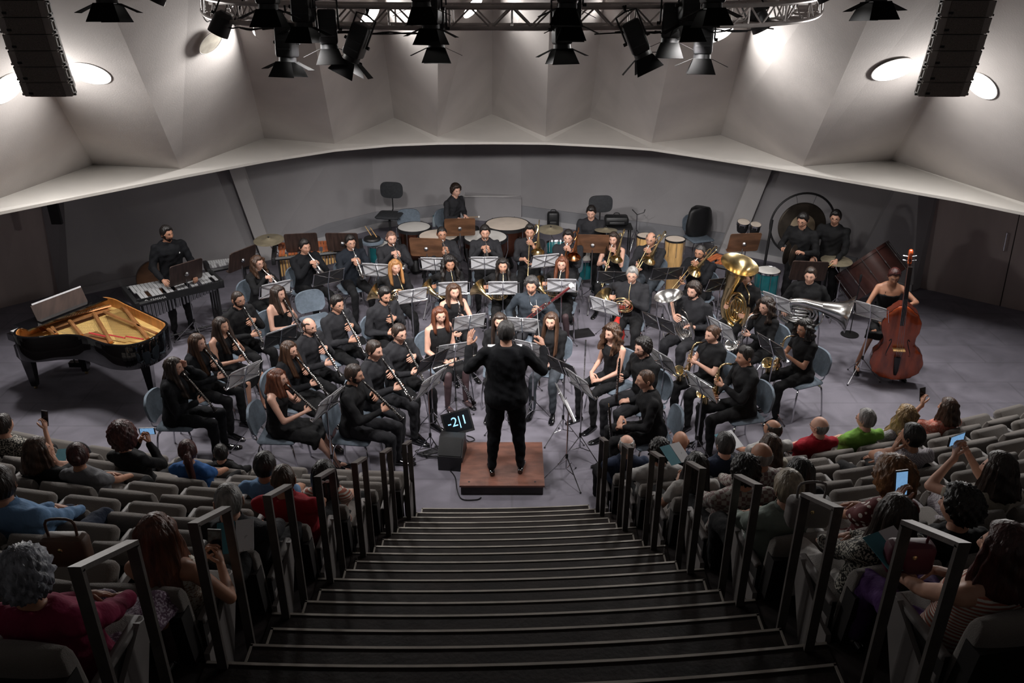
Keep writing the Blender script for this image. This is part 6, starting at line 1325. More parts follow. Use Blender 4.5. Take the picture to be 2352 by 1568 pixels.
def plate(z0, z1, m, k=1.0, arch=.0):
    b = MB(); rs = []
    nn = len(vv)
    for i, v in enumerate(vv): 
        w = bo(v) * k; vq = .56 + (v - .56) * (k if k < 1 else 1.0)
        rs.append([(w * math.cos(a) * 1.0, vq, (z0 if math.sin(a) < 0 else z1) + (arch * (1 - math.cos(a) ** 2) if math.sin(a) >= -.01 else 0)) for a in [2 * PI * j / 24 for j in range(24)]])
    b.rings([[tuple(V(p) * K) for p in r] for r in rs], M[m]); return b
plate(-.09, .07, 'bassed', 1.0).build('ribs', t, smooth=40); plate(.066, .076, 'basswood', .985, .028).build('top_plate', t, smooth=70)
b = MB(); b.tube([V(p) * K for p in ((0, 1.08, .075), (0, 1.30, .060), (0, 1.70, .035), (0, 1.76, .02))], [.032, .025, .020, .022], M['bassed'], n=10); b.build('neck', t)
b = MB(); b.box((0, 0, 0), (.05 * K, .86 * K, .018), M['blackw'], Matrix.Translation(V((0, 1.27, .118)) * K) @ Matrix.Rotation(.05, 4, 'X')); b.build('fingerboard', t)
b = MB(); b.tube([V(q) * K for q in smooth_path([(0, 1.70, .03), (0, 1.80, .0), (0, 1.85, -.005), (0, 1.87, .03), (0, 1.845, .055), (0, 1.82, .035), (0, 1.84, .02)], 3)], .026, M['basswood'], n=9)
for sx in (-1, 1):
    for q in (1.72, 1.78): b.tube([V((0, q, .0)) * K, V((sx * .08, q + .01, -.01)) * K], .006, M['chrome'], n=6)
b.build('scroll', t); b = MB(); b.prism([(-.085 * K, 0), (.085 * K, 0), (.06 * K, .03), (-.06 * K, .03)], 0, .012, M['conga'], Matrix.Translation(V((0, .50, .095)) * K) @ Matrix.Rotation(PI / 2, 4, 'X') @ Matrix.Scale(1, 4)); b.box(tuple(V((0, .50, .15)) * K), (.15 * K, .012, .10 * K), M['conga']); b.build('bridge', t)
MB().tube([V(p) * K for p in ((0, .08, .10), (0, .16, .12), (0, .38, .14))], [.018, .030, .040], M['blackw'], n=8, flat=.4).build('tailpiece', t)
for k in range(4): x = -.024 + .016 * k; MB().tube([V(p) * K for p in ((x, .38, .150), (x * 1.4, .50, .205), (x * .8, 1.69, .075))], .0022, M['steel'], n=4).build('string', t)
for sx in (-1, 1): MB().tube([V(p) * K for p in smooth_path([(sx * .125, .60, .094), (sx * .105, .63, .096), (sx * .10, .59, .098), (sx * .125, .50, .098), (sx * .15, .41, .094), (sx * .15, .37, .092), (sx * .13, .39, .094)], 3)], .007, M['blackw'], n=6, flat=.5).build('sound_hole', t)
MB().tube([(0, .0, 0), (0, -.10, 0)], .008, M['chrome'], n=6).build('end_pin', t)
# ---------------------------------------------------------------- grand piano
OUT = [(30, 770), (52, 776), (80, 776), (130, 771), (170, 771), (197, 777), (222, 786), (250, 793), (290, 794), (330, 786), (362, 771), (383, 752), (386, 742), (372, 733), (325, 711), (293, 696), (268, 684), (240, 680), (205, 688), (120, 722), (60, 745), (34, 757)]
ow = [G(x, y, .99) for x, y in OUT]; cen = sum(ow, V()) / len(ow); ring = smooth_path([(p.x - cen.x, p.y - cen.y, 0) for p in ow], 4, closed=True)
t = empty('grand_piano', 'black grand piano with open top showing golden plate and strings', 'piano', loc=(cen.x, cen.y, 0))
def off_(rg, d):
    o_ = []; n = len(rg)
    for i, p in enumerate(rg):
        tt = (rg[(i + 2) % n] - rg[i - 2]).normalized(); o_.append(V((p.x - tt.y * d, p.y + tt.x * d, 0)))
    return o_
area = sum(ring[i - 1].x * ring[i].y - ring[i].x * ring[i - 1].y for i in range(len(ring))); sgn = 1 if area > 0 else -1
inn = off_(ring, .045 * sgn); b = MB()
b.rings([[(p.x, p.y, z) for p in rg] for rg, z in ((ring, .66), (ring, .98), (off_(ring, .008 * sgn), .992), (off_(ring, .036 * sgn), .992))], M['lacq'], cap=False)
b.add([(p.x, p.y, .66) for p in ring], [tuple(range(len(ring)))[::-1]], M['lacq']); b.build('case', t, smooth=50)
b = MB(); b.rings([[(p.x, p.y, z) for p in rg] for rg, z in ((off_(ring, .036 * sgn), .992), (inn, .985), (inn, .84))], M['pwood'], cap=False); b.build('inner_rim', t, smooth=50)
b = MB(); b.add([(p.x, p.y, .86) for p in inn], [tuple(range(len(inn)))], M['sboard']); b.build('soundboard', t)
loc = lambda x, y, z=.90: G(x, y, z) - V((cen.x, cen.y, 0))
def gt(a, c, r, m='gold', z=.925): return MB().tube([loc(*a, z), loc(*c, z)], r, M[m], n=6, flat=.6)
for a, c in (((100, 742), (255, 702)), ((240, 716), (360, 766)), ((283, 702), (340, 778)), ((215, 718), (255, 786)), ((160, 736), (188, 770)), ((118, 750), (130, 768)), ((98, 748), (128, 766))): gt(a, c, .026).build('plate_bar', t)
b = MB(); b.add([loc(*p, .885) for p in ((185, 768), (222, 760), (262, 782), (250, 790), (222, 783))], [(0, 1, 2, 3, 4)], M['gold']); b.add([loc(*p, .905) for p in ((88, 752), (245, 706), (255, 712), (98, 764))], [(0, 1, 2, 3)], M['gold']); b.build('iron_plate', t)
b = MB()
for k in range(46): u = k / 45; a = (240 + 44 * u, 718 - 8 * u - 6 * u); c = (268 + 80 * u, 787 - 12 * u * u - 2); b.tube([loc(*a, .915), loc(*c, .915)], .0016, M['brass'], n=3)
for k in range(40): u = k / 39; b.tube([loc(110 + 130 * u, 750 - 36 * u, .912), loc(150 + 110 * u, 768 + 10 * u, .912)], .0014, M['steel'], n=3)
o = b.build('strings', t); o['kind'] = 'stuff'
for k in range(3): MB().tube([loc(205 + 42 * k, 764 + 4 * k, .925), loc(245 + 42 * k, 773 + 3 * k, .925)], .014, M['felt'], n=6, flat=.5).build('felt_strip', t)
b = MB()
for k in range(44): u = k / 43; q = loc(100 + 150 * u, 744 - 41 * u, .93); b.lathe([(.006, 0), (.006, .03)], M['nickel'], Matrix.Translation(q), n=5)
o = b.build('tuning_pins', t); o['kind'] = 'stuff'
# lid front flap, music desk, cheek blocks, keys
kb0, kb1 = loc(52, 757, 1.0), loc(238, 684, 1.0); kd = (kb1 - kb0).normalized(); kn_ = V((-kd.y, kd.x, 0))
b = MB(); Tm = Matrix.Translation((kb0 + kb1) / 2 + V((0, 0, .005))) @ Matrix.Rotation(math.atan2(kd.y, kd.x), 4, 'Z'); LL = (kb1 - kb0).length
b.box((0, .05, 0), (LL * .98, .30, .02), M['lacq'], Tm); b.build('lid_flap', t)
b = MB(); b.box((0, .02, .12), (LL * .62, .016, .22), M['woodd'], Tm @ Matrix.Rotation(-.35, 4, 'X')); b.box((0, -.02, .02), (LL * .62, .08, .014), M['lacq'], Tm); b.build('music_desk', t)
b = MB(); b.box((0, .32, -.22), (LL * .96, .26, .09), M['lacq'], Tm); b.build('key_bed', t); b = MB()
for k in range(52): b.box((-LL * .44 + LL * .88 * (k + .5) / 52, .36, -.165), (LL * .88 / 52 * .92, .15, .02), M['white'], Tm)
o = b.build('keys', t); o['kind'] = 'stuff'
sm = MB(); sm.box((.02, .034, .15), (LL * .60, .004, .20), M['paper'], Matrix.Translation((cen.x, cen.y, 0)) @ Tm @ Matrix.Rotation(-.35, 4, 'X')); tag(sm.build('sheet_music'), 'wide pale score standing on the music desk of the piano', 'sheet music')
for (x, y) in ((84, 892), (200, 858), (352, 905)):
    q = loc(x, y, 0); q = q + (V((0, 0, 0)) - V((q.x, q.y, 0))) * .0; b = MB(); b.rings([[(q.x + sx * w, q.y + sy * w, z) for sx, sy in ((-1, -1), (1, -1), (1, 1), (-1, 1))] for z, w in ((.05, .035), (.10, .04), (.45, .062), (.52, .085), (.68, .085))], M['lacq']); b.lathe([(.005, -.012), (.03, -.01), (.03, .01), (.005, .012)], M['brass'], Matrix.Translation((q.x, q.y, .03)) @ Matrix.Rotation(PI / 2, 4, 'Y'), n=14); b.build('leg', t)
q = loc(176, 850, 0); b = MB(); b.tube([(q.x, q.y, .66), (q.x, q.y, .10)], .012, M['black'], n=6); b.tube([(q.x + .12, q.y + .05, .66), (q.x + .10, q.y + .04, .10)], .012, M['black'], n=6); b.box((q.x + .05, q.y + .02, .09), (.26, .08, .07), M['lacq']); b.build('lyre', t)
# ---------------------------------------------------------------- monitor, wedge speaker, cables
p = G(1051, 970, .40); t = empty('monitor', 'black flat screen showing pale blue digits, leaning on the speaker', 'screen', loc=p); T = Matrix.Rotation(-.42, 4, 'Z') @ Matrix.Rotation(-.55, 4, 'X') @ Matrix.Rotation(-.17, 4, 'Y')
T = Matrix.Rotation(.10, 4, 'Z') @ Matrix.Rotation(-.50, 4, 'X') @ Matrix.Rotation(-.22, 4, 'Y')
MB().box((0, 0, .0), (.34, .045, .27), M['blackp'], T, bev=.0).build('frame', t); MB().box((0, -.0235, .008), (.30, .003, .222), M['screen'], T).build('screen_panel', t)
text('-2|1', .15, None, T @ Matrix.Translation((0, -.026, .012)) @ Matrix.Rotation(PI / 2, 4, 'X'), 'digits', 'digits', t)
b = MB()
for k in range(5): b.box((.07 + .018 * k, -.0235, -.122), (.008, .004, .005), M['steel'], T)
b.build('buttons', t); MB().tube([T @ V((0, .03, 0)), (.02, .12, -.12), (.02, .10, -.38)], .02, M['blackp'], n=8).build('foot', t)
p = G(1043, 1078, 0); t = empty('stage_speaker', 'black wedge speaker on the floor left of the podium', 'loudspeaker', loc=(p.x - .02, p.y + .12, 0), rz=-.12)
b = MB(); pr_ = [(-.15, 0), (.13, 0), (.16, .05), (.10, .36), (-.02, .37), (-.17, .20)]
b.rings([[(x, y, z) for y, z in pr_] for x in (-.14, .14)], M['blackp']); b.build('cabinet', t, smooth=0)
MB().box((0, 0, 0), (.25, .008, .20), M['black'], Matrix.Translation((0, -.100, .288)) @ Matrix.Rotation(-.72, 4, 'X')).build('grille', t)
rr = random.Random(4); c_ = G(1008, 1038, 0)
def cable(pts, lab, r=.006): tag(MB().tube(smooth_path(pts, 5), r, M['cable'], n=6).build('cable'), lab, 'cable', 'black cables around the podium')
cable([c_ + V((.20 * math.cos(a * .9) * (1 + .3 * math.sin(a * 1.7)) + .05 * math.sin(3 * a), .12 * math.sin(a) * (1 + .2 * math.cos(2.3 * a)), .012 + .0006 * i)) for i, a in enumerate([k * .62 for k in range(52)])], 'tangled loops of black cable left of the speaker')
cable([G(1025, 1060, .01), G(1030, 1075, .01), G(1045, 1095, .01), G(1050, 1125, .01), G(1062, 1146, .01), G(1095, 1147, .01), G(1105, 1142, .01)], 'black cable running along the left and front of the podium')
cable([G(1072, 1000, .01), G(1085, 1004, .01), G(1090, 1010, .01), G(1078, 1014, .01), G(1070, 1008, .01)], 'small loop of black cable right of the monitor')
def bottle(px, py, lab):
    p = G(px, py, 0); t = empty('water_bottle', lab, 'bottle', loc=p); MB().lathe([(.03, 0), (.032, .02), (.032, .14), (.028, .17), (.014, .20), (.013, .215)], M['glass'], n=16).build('body', t); MB().lathe([(.015, .212), (.015, .232)], M['teal2'], n=12).build('cap', t)
bottle(1078, 700, 'clear water bottle on the floor beside the central horns'); bottle(997, 520, 'clear water bottle behind the leftmost kettle drum')
# bags
def bag(px, py, w, d, h, lab, name='backpack', m='black', z=0, rz=0):
    p = G(px, py, z); t = empty(name, lab, 'bag', loc=p, rz=rz); MB().box((0, 0, h / 2), (w, d, h), M[m], bev=min(w, d, h) * .32).build('body', t); MB().box((0, -d / 2, h * .35), (w * .7, d * .35, h * .45), M[m], bev=.03).build('pocket', t); MB().tube(smooth_path([(-.05, 0, h - .01), (-.04, 0, h + .04), (.04, 0, h + .04), (.05, 0, h - .01)], 3), .008, M[m], n=6).build('handle', t); return t
bag(1270, 528, .24, .16, .38, 'black backpack standing against the back wall')
o = PR['chair'].get('chair with dark seat under a black gig bag at the right'); p = G(1605, 545, .47); place(o, (p.x, p.y, 0), PI + .3)
b = MB(); b.rings([[(x * k, y + .02 * math.sin(5 * z + x * 9), z) for x, y in [(.24 * math.cos(a) + .02 * math.sin(3 * a), .10 * math.sin(a)) for a in [2 * PI * j / 20 for j in range(20)]]] for z, k in ((.0, .85), (.05, 1.05), (.20, 1.1), (.34, .98), (.44, .9), (.50, .75), (.52, .4))], M['black']); o = b.build('gig_bag', smooth=60); place(o, (p.x, p.y + .10, .485), .25); tag(o, 'large soft black gig bag slumped on the chair at the right', 'bag')
bag(1415, 515, .42, .22, .16, 'black equipment case on the shelf behind the drum cymbals', 'equipment_case', z=.82); p = G(1415, 520, .8); t = empty('side_table', 'small black table carrying the equipment case', 'table', loc=(p.x, p.y, 0)); MB().box((0, 0, .80), (.55, .30, .03), M['black']).build('top', t)
for sx in (-1, 1):
    for sy in (-1, 1): MB().tube([(sx * .24, sy * .12, .79), (sx * .24, sy * .12, 0)], .012, M['black'], n=6).build('leg', t)
# loose hardware stand at the right of the drum set
p = G(1458, 575, 0); t = empty('cymbal_stand', 'bare chrome cymbal stand without cymbal beside the congas', 'stand', loc=p); MB().tube([(0, 0, .1), (0, 0, .70)], .011, M['chrome'], n=7).build('pole', t); MB().tube([(-.10, 0, .80), (0, 0, .70), (.12, 0, .74), (.14, 0, .80)], .009, M['black'], n=6).build('arm', t)
for k in range(3): a = 2 * PI * k / 3; MB().tube([(0, 0, .42), (.25 * math.cos(a), .25 * math.sin(a), .012)], .009, M['chrome'], n=6).build('leg', t)
def folder(px, py, rz, lab, m='black', w=.34, d=.26):
    p = G(px, py, .012); o = MB().box((0, 0, 0), (w, d, .018), M[m]).build('folder'); place(o, (p.x, p.y, .010), rz); tag(o, lab, 'folder')
folder(1335, 765, .3, 'black folder lying on the floor behind the headband woman'); folder(1112, 742, .9, 'black folder on the floor left of the bassoonist', w=.30); folder(1455, 803, .2, 'black folder under the bench of the right woodwinds'); folder(828, 482 + 300, .4, 'black folder on the floor among the clarinets')
# round brown drum case behind the vibraphone player
p = G(352, 628, .5); o = MB().lathe([(.30, -.09), (.315, -.08), (.315, .08), (.30, .09)], M['wood'], Matrix.Rotation(PI / 2 - .25, 4, 'X'), n=36).build('round_case'); place(o, (p.x, p.y + .1, .36), .5); tag(o, 'round brown case leaning behind the vibraphone player', 'case')
# ================================================================ the audience side
def theatre_seat(up=True):
    t = empty('theatre_seat', '', 'theatre seat'); w = .235
    # origin: under the top of the backrest, +Y towards the stage
    b = MB(); n = 18; rs = []; w = .226
    for (z, y0, th) in ((.40, .045, .045), (.44, .04, .055), (.60, .02, .058), (.74, .0, .060), (.80, -.010, .055), (.83, -.010, .040), (.843, -.008, .018)):
        rs.append([((w - .012 * (z > .82)) * max(-1, min(1, 1.25 * math.cos(a))), y0 + .022 + th * math.sin(a) - .02 * (abs(math.cos(a)) < .5) * 0, z) for a in [2 * PI * j / 28 for j in range(28)]])
    b.rings(rs, M['seat']); b.build('backrest', t, smooth=60)
    b = MB(); b.rings([[(x, y, z) for x, y in ((-w - .004, yy - .052), (w + .004, yy - .052), (w + .004, yy + .03), (-w - .004, yy + .03))] for z, yy in ((.26, .06), (.42, .035), (.60, .014), (.735, .002))], M['shell']); b.build('back_shell', t)
    b = MB(); T = Matrix.Translation((0, .15, .40)) @ Matrix.Rotation(math.radians(52), 4, 'X') if up else Matrix.Translation((0, .10, .42)) @ Matrix.Rotation(.06, 4, 'X')
    b.box((0, .18 if up else .24, 0), (2 * w - .03, .34 if up else .44, .10), M['seat'], T, bev=.045); c = b.build('cushion', t, smooth=60)
    if up: MB().box((0, .16, -.058), (2 * w - .10, .26, .014), M['armr'], T).build('under_panel', c)
    MB().box((0, .10, .20), (.10, .18, .40), M['shell']).build('pedestal', t)
    return t
def arm():
    t = empty('armrest', '', 'armrest'); b = MB(); b.box((0, .24, .60), (.045, .36, .035), M['armr'], bev=.015); b.build('top', t)
    MB().box((0, .17, .31), (.022, .22, .60), M['shell']).build('support', t); MB().box((0, .12, .45), (.03, .10, .10), M['armr'], bev=.012).build('bracket', t); return t
def endpanel():
    t = empty('seat_end_panel', '', 'seat end panel')
    b = MB(); T = Matrix.Rotation(PI / 2, 4, 'Y') @ Matrix.Rotation(PI / 2, 4, 'Z'); b.prism([(-.02, 0), (.16, 0), (.40, .50), (.42, .60), (.36, .62), (.12, .46), (.02, .44)], -.014, .014, M['armr'], T); b.build('panel', t)
    MB().lathe([(.035, -.018), (.035, .018)], M['armr'], Matrix.Translation((0, .10, .30)) @ Matrix.Rotation(PI / 2, 4, 'Y'), n=16).build('hinge', t); return t
PS = (Proto(theatre_seat(True)), Proto(theatre_seat(False))); PA, PE = Proto(arm()), Proto(endpanel())
ORD = ['zeroth', 'first', 'second', 'third', 'fourth', 'fifth', 'sixth', 'seventh', 'eighth', 'ninth', 'tenth', 'eleventh', 'twelfth', 'thirteenth', 'fourteenth']
def seat_x(side, n, i): return (-(1.03 + .0875 * (n - 1)) - .25 - .50 * i) if side < 0 else (.944 + .124 * (n - 1) + .25 + .50 * i)
# who sits where: key, head px, head py, row
AUD = [
 ('A1', 8, 978, 2, 'woman with dark hair in a yellow-green patterned top at the far left edge', 'the woman at the far left edge', dict(fem=1, hair='short', hc='dark', top='floral', sleeve='short', skin='m'), 0),
 ('A2', 77, 1047, 3, 'woman in black top resting a hand on her cheek at the left', 'the woman with hand on cheek', dict(fem=1, hair='bob', hc='brown', top='black', sleeve='short', skin='m'), -.5),
 ('A3', 176, 1052, 3, 'woman in grey T-shirt with grey headband and tied reddish hair', 'the woman in the grey headband', dict(fem=1, hair='bun', hc='red', top='grey', sleeve='short', skin='t'), -.5),
 ('A4', 283, 1009, 2, 'woman with big dark red curls and glasses filming with a phone', 'the woman with dark red curls', dict(fem=1, hair='afro', hc='red', glasses=1, top='black', skin='t', beard=None), -.8),
 ('A5', 431, 1037, 2, 'woman with reddish ponytail in bright blue top', 'the woman in the bright blue top', dict(fem=1, hair='pony', hc='red', glasses=1, top='blue', sleeve='short', skin='t'), -.5),
 ('A6', 502, 1052, 1, 'small child with short dark hair beside the woman in bright blue', 'the small child', dict(hair='short', hc='black', top='black', skin='m'), -.5),
 ('A7', 602, 1086, 3, 'person with thick dark hair in light blue shirt with dark strap', 'the person with thick dark hair', dict(hair='short', hc='black', top='lblue', sleeve='short', skin='t'), 0),
 ('A8', 651, 1102, 4, 'man with thin reddish hair in dark red polo shirt', 'the man in the dark red polo', dict(hair='buzz', hc='brown', top='red', sleeve='short', skin='t', fat=.2), -.2),
 ('A9', 736, 1112, 3, 'woman with long black hair held by a small white bow', 'the woman with the white bow', dict(fem=1, hair='long', hc='black', top='tribal', sleeve='short', skin='m', L=.36), -.3),
 ('A10', 525, 1153, 5, 'old man with cropped grey hair and glasses in dark jacket', 'the old man with cropped grey hair', dict(hair='buzz', hc='grey', glasses=1, top='char', skin='l', fat=.1), -.4),
 ('A11', 342, 1262, 6, 'woman with straight auburn hair in white lace top holding a phone', 'the auburn woman in lace', dict(fem=1, hair='long', hc='auburn', top='lace', sleeve='none', skin='t', L=.34), -.15),
 ('A12', 45, 1350, 7, 'old woman with silver-blue hair, magenta shawl and patterned dress at the bottom left', 'the old woman in magenta', dict(fem=1, hair='curly', hc='silver', top='magenta', bottom='lilac', legs='skirt', skin='t', fat=.2), -.5),
 ('A13', 0, 1118, 5, 'man with glasses in blue shirt cut by the left edge', 'the man in blue at the left edge', dict(hair='short', hc='dark', glasses=1, top='lblue', bottom='dnavy', skin='m', fat=.2), -.5),
 ('D1', 1440, 1027, 1, 'balding man with grey fringe in navy jacket by the right rail', 'the balding man by the first right rail', dict(hair='balding', hc='grey', top='dnavy', skin='l'), -.1),
 ('D2', 1517, 1044, 2, 'person with short black curls in grey shirt with black strap', 'the person with short black curls', dict(hair='curly', hc='black', top='lgrey', skin='m'), 0),
 ('D3', 1567, 1027, 1, 'tanned bald man in navy sweater', 'the tanned bald man', dict(hair='none', hc='stub', top='dnavy', skin='t'), 0),
 ('D4', 1665, 1022, 2, 'man with thick grey hair and pale collar over navy sweater', 'the man with thick grey hair', dict(hair='short', hc='salt', top='dnavy', skin='l', neck=0), .1),
 ('D5', 1604, 1083, 3, 'woman with long black hair in white T-shirt holding a programme', 'the long-haired woman in white', dict(fem=1, hair='long', hc='black', top='white', sleeve='short', skin='m', L=.36), 0),
 ('D6', 1750, 1047, 3, 'bald man with glasses in plaid shirt', 'the bald man in plaid', dict(hair='bald', hc='grey', glasses=1, top='plaid', skin='t'), .3),
 ('D7', 1769, 1025, 2, 'woman with brown bob in beige blouse', 'the woman with a brown bob', dict(fem=1, hair='bob', hc='brown', top='beige', skin='l'), .2),
 ('D8', 1775, 987, 1, 'man with a round bald spot in light checked shirt', 'the man with a round bald spot', dict(hair='balding', hc='dark', top='lgrey', sleeve='short', skin='t'), .4),
 ('D9', 1887, 987, 1, 'bald man with glasses in red polo shirt at the right', 'the bald man in red', dict(hair='bald', hc='grey', glasses=1, top='red', sleeve='short', skin='l', fat=.15), .4),
 ('D10', 1989, 964, 1, 'grey-haired man with glasses in bright green polo shirt', 'the man in bright green', dict(hair='short', hc='grey', glasses=1, top='green', sleeve='short', skin='l', fat=.15), .4),
 ('D11', 2091, 969, 1, 'woman with long wavy blonde hair in knitted top', 'the wavy blonde woman', dict(fem=1, hair='curlylong', hc='fair', top='check', skin='l', L=.34), .1),
 ('D12', 2186, 948, 1, 'woman with brown bob in coral blouse raising a phone', 'the woman in coral', dict(fem=1, hair='bob', hc='brown', top='coral', sleeve='short', skin='m', fat=.15), .3),
 ('D13', 2109, 1022, 3, 'dark-haired man in checkered shirt touching his face', 'the man in the checkered shirt', dict(hair='short', hc='black', top='check', sleeve='short', skin='t', fat=.2), .4),
 ('D14', 2050, 1112, 5, 'woman with big ginger curls in brown polka-dot dress', 'the woman in polka dots', dict(fem=1, hair='afro', hc='ginger', top='dots', bottom='dots', legs='skirt', sleeve='short', skin='t'), .2),
 ('D15', 1851, 1112, 4, 'woman with long straight black hair in dim light behind the sage shirt', 'the long black-haired woman', dict(fem=1, hair='long', hc='black', top='char', skin='m', L=.38), .1),
 ('D16', 1816, 1135, 5, 'man with blond-grey hair in sage green shirt', 'the man in the sage shirt', dict(hair='short', hc='wheat', top='sage', skin='l', fat=.12), 0),
 ('D17', 1724, 1117, 4, 'person with dark curls in checked jacket behind the rail', 'the dark-curled person in a checked jacket', dict(hair='curly', hc='black', top='plaid', skin='m'), 0),
 ('D18', 2071, 1206, 6, 'woman with very long dark hair in black and white floral blouse', 'the woman in the floral blouse', dict(fem=1, hair='long', hc='dark', top='floral', bottom='white', skin='l', L=.50), 0),
 ('D19', 2328, 1119, 5, 'woman with dark bob in pale cardigan filming with a sideways phone', 'the woman in the pale cardigan', dict(fem=1, hair='bob', hc='dark', top='beige', sleeve='short', bottom='check', skin='l', fat=.1), .5),
 ('D20', 2265, 1246, 6, 'woman with short dark curls filming with an upright phone', 'the curly woman with upright phone', dict(fem=1, hair='curly', hc='black', top='black', skin='m'), .4),
 ('D21', 2338, 1303, 7, 'woman in purple skirt and colourful striped top with watch at the bottom right', 'the woman in the purple skirt', dict(fem=1, hair='bob', hc='red', top='tribal', sleeve='none', bottom='violet', legs='trousers', skin='m', fat=.2), .4),
]
def phone_hands(side='R', p=(.05, .42, 1.30), two=True):
    def f(fr):
        P = fr['Hc'] + V(p); r = dict(p=P + V((.05, -.06, -.05)), d=V((-.3, .5, .8)), n=V((-.9, .2, 0)), c=.7, pole=(.8, -.2, -1)); l = dict(p=P + V((-.05, -.06, -.05)), d=V((.3, .5, .8)), n=V((.9, .2, 0)), c=.7, pole=(-.8, -.2, -1)); fr['phone'] = P + V((0, .02, .03))
        return dict(R=r, L=l) if two else ({'R': r} if side == 'R' else {'L': l})
    return f
def cheek(side):
    sx = 1 if side == 'R' else -1
    return lambda fr: {side: dict(p=fr['Hc'] + V((sx * .10, .05, -.14)), d=V((-sx * .25, .1, .9)), n=V((-sx, -.3, 0)), c=.3, pole=(sx * .5, .6, -1)), ('L' if side == 'R' else 'R'): None}
AH = dict(A2=cheek('R'), A4=phone_hands(p=(.0, .34, -.16)), A11=phone_hands(p=(.10, .34, -.36)), D12=phone_hands('L', (-.12, .25, .03), False), D13=cheek('L'), D19=phone_hands(p=(-.05, .32, .0)), D20=phone_hands('L', (-.10, .32, -.10), False), D5=phone_hands(p=(0, .30, -.28)), A1=phone_hands('R', (.18, .30, -.10), False))
taken = {}; AP = {}
for key, px, py, n, desc, short, c, yw in AUD:
    small = key == 'A6'; s = .80 if small else (.94 if c.get('fem') else .98); zb = .4 * (n - 1); st = .36 if not small else .42
    hh = head_h('sit', s, st, -.30) + zb; p = G(px, py, hh); p.y = max(p.y, back_y(n, p.x) + .17); side = -1 if p.x < 0 else 1
    i = max(0, round((abs(p.x - seat_x(side, n, 0))) / .5)); 
    while (side, n, i) in taken: i += 1
    taken[(side, n, i)] = (key, short); f = tilt(p.x)
    c = dict(c); c['fat'] = c.get('fat', 0) * .55; c.setdefault('bottom', 'black'); hand_ = AH.get(key, hands_lap(0, .40, st + .17))
    fr = person(key, desc, (p.x, p.y), f, seat=st, s=s, base=zb, lean=-.30, yaw=-yw * side if key not in ('A2',) else .6, pitch=.10, hands=hand_, vox=.014 if n < 6 else .011, hi=(n > 5), feet=1 if n > 6 else 0, reach=.42, **c)
    if key == 'A12' or key == 'D21': pass
    AP[key] = (fr, p)
def phone(key, lab, rot=0, up=.0, lit=True, dx=0):
    fr, p = AP[key]; m = fr['mtx'] @ Matrix.Translation(fr['phone'] + V((dx, .0, up))) @ Matrix.Rotation(rot, 4, 'Y') @ Matrix.Rotation(-.25, 4, 'X')
    t = empty('phone', lab, 'phone'); t.matrix_world = m; MB().box((0, 0, 0), (.075, .009, .155), M['black']).build('case', t)
    MB().box((0, -.0052, 0), (.068, .001, .135), M['phone'] if lit else M['screen']).build('display', t)
phone('A4', 'lit phone held by the woman with dark red curls', PI / 2); phone('A11', 'dark phone held by the auburn woman in lace', 0, lit=False); phone('D12', 'phone raised by the woman in coral', 0, lit=False); phone('D19', 'sideways lit phone held by the woman in the pale cardigan', PI / 2); phone('D20', 'upright lit phone held by the curly woman', 0)
phone('A1', 'phone raised by the woman at the far left edge', 0, lit=False)
cp = AP['A9'][0]; b = MB()
for sx in (-1, 1): b.ell((sx * .022, -.13, .0), (.022, .008, .014), M['white'], cp['mtx'] @ cp['Q'], nu=10, nv=6)
b.ell((0, -.132, 0), (.007, .008, .007), M['white'], cp['mtx'] @ cp['Q'], nu=8, nv=5); tag(b.build('hair_bow'), 'small white bow in the long black hair of a woman', 'hair bow')
cp = AP['A3'][0]; hb = MB(); hb.tube([cp['Q'] @ V((.086 * math.cos(a), .035 - .02 * math.sin(a), .116 * math.sin(a))) for a in [PI * i / 12 for i in range(13)]], .012, CL['grey'], n=6); hb.build('headband', cp['root'])
def programme(key, lab, loc=(.12, .36, .70), rot=.3):
    m = AP[key][0]['mtx'] @ Matrix.Translation(loc) @ Matrix.Rotation(rot, 4, 'Z') @ Matrix.Rotation(.35, 4, 'X'); t = empty('programme', lab, 'programme'); t.matrix_world = m; MB().box((.05, 0, 0), (.10, .21, .004), M['paperl']).build('page', t); MB().box((-.055, 0, 0), (.10, .21, .004), M['teal2']).build('cover', t)
programme('D5', 'teal and white programme held by the long-haired woman in white', (.0, .36, .86)); programme('A11', 'teal and white programme on the lap of the auburn woman', (.12, .42, .62)); programme('D19', 'teal and white programme on the lap of the woman in the pale cardigan', (-.25, .36, .64)); programme('D21', 'white programme on the lap of the woman in the purple skirt', (-.10, .36, .68)); programme('D4', 'teal programme held beside the man with thick grey hair', (.26, .32, .80)); programme('A2', 'white programme on the lap of the woman with hand on cheek', (-.2, .34, .66))
# handbags
def handbag(x, y, z, lab, m='leath', s=1.0):
    t = empty('handbag', lab, 'handbag', loc=(x, y, z)); MB().box((0, 0, .10 * s), (.26 * s, .12 * s, .20 * s), M[m], bev=.04 * s).build('body', t); MB().tube(smooth_path([(-.08 * s, 0, .19 * s), (-.07 * s, 0, .30 * s), (.07 * s, 0, .30 * s), (.08 * s, 0, .19 * s)], 4), .008 * s, M[m], n=7).build('strap', t); MB().ell((0, -.062 * s, .14 * s), (.012, .006, .012), M['brass']).build('clasp', t)
q = G(165, 1300, 2.4 + .50); handbag(q.x, q.y, 2.4 + .52, 'brown leather handbag on the empty seat at the left', 'leath', .8)
q = AP['D18'][0]['mtx'] @ V((-.18, .34, .66)); handbag(q.x, q.y, q.z, 'grey-brown handbag on the lap of the woman in the floral blouse', 'armr', .9)
q = AP['D21'][0]['mtx'] @ V((-.06, .30, .60)); handbag(q.x, q.y, q.z, 'wine-red handbag on the lap of the woman in the purple skirt', 'wine', .8)
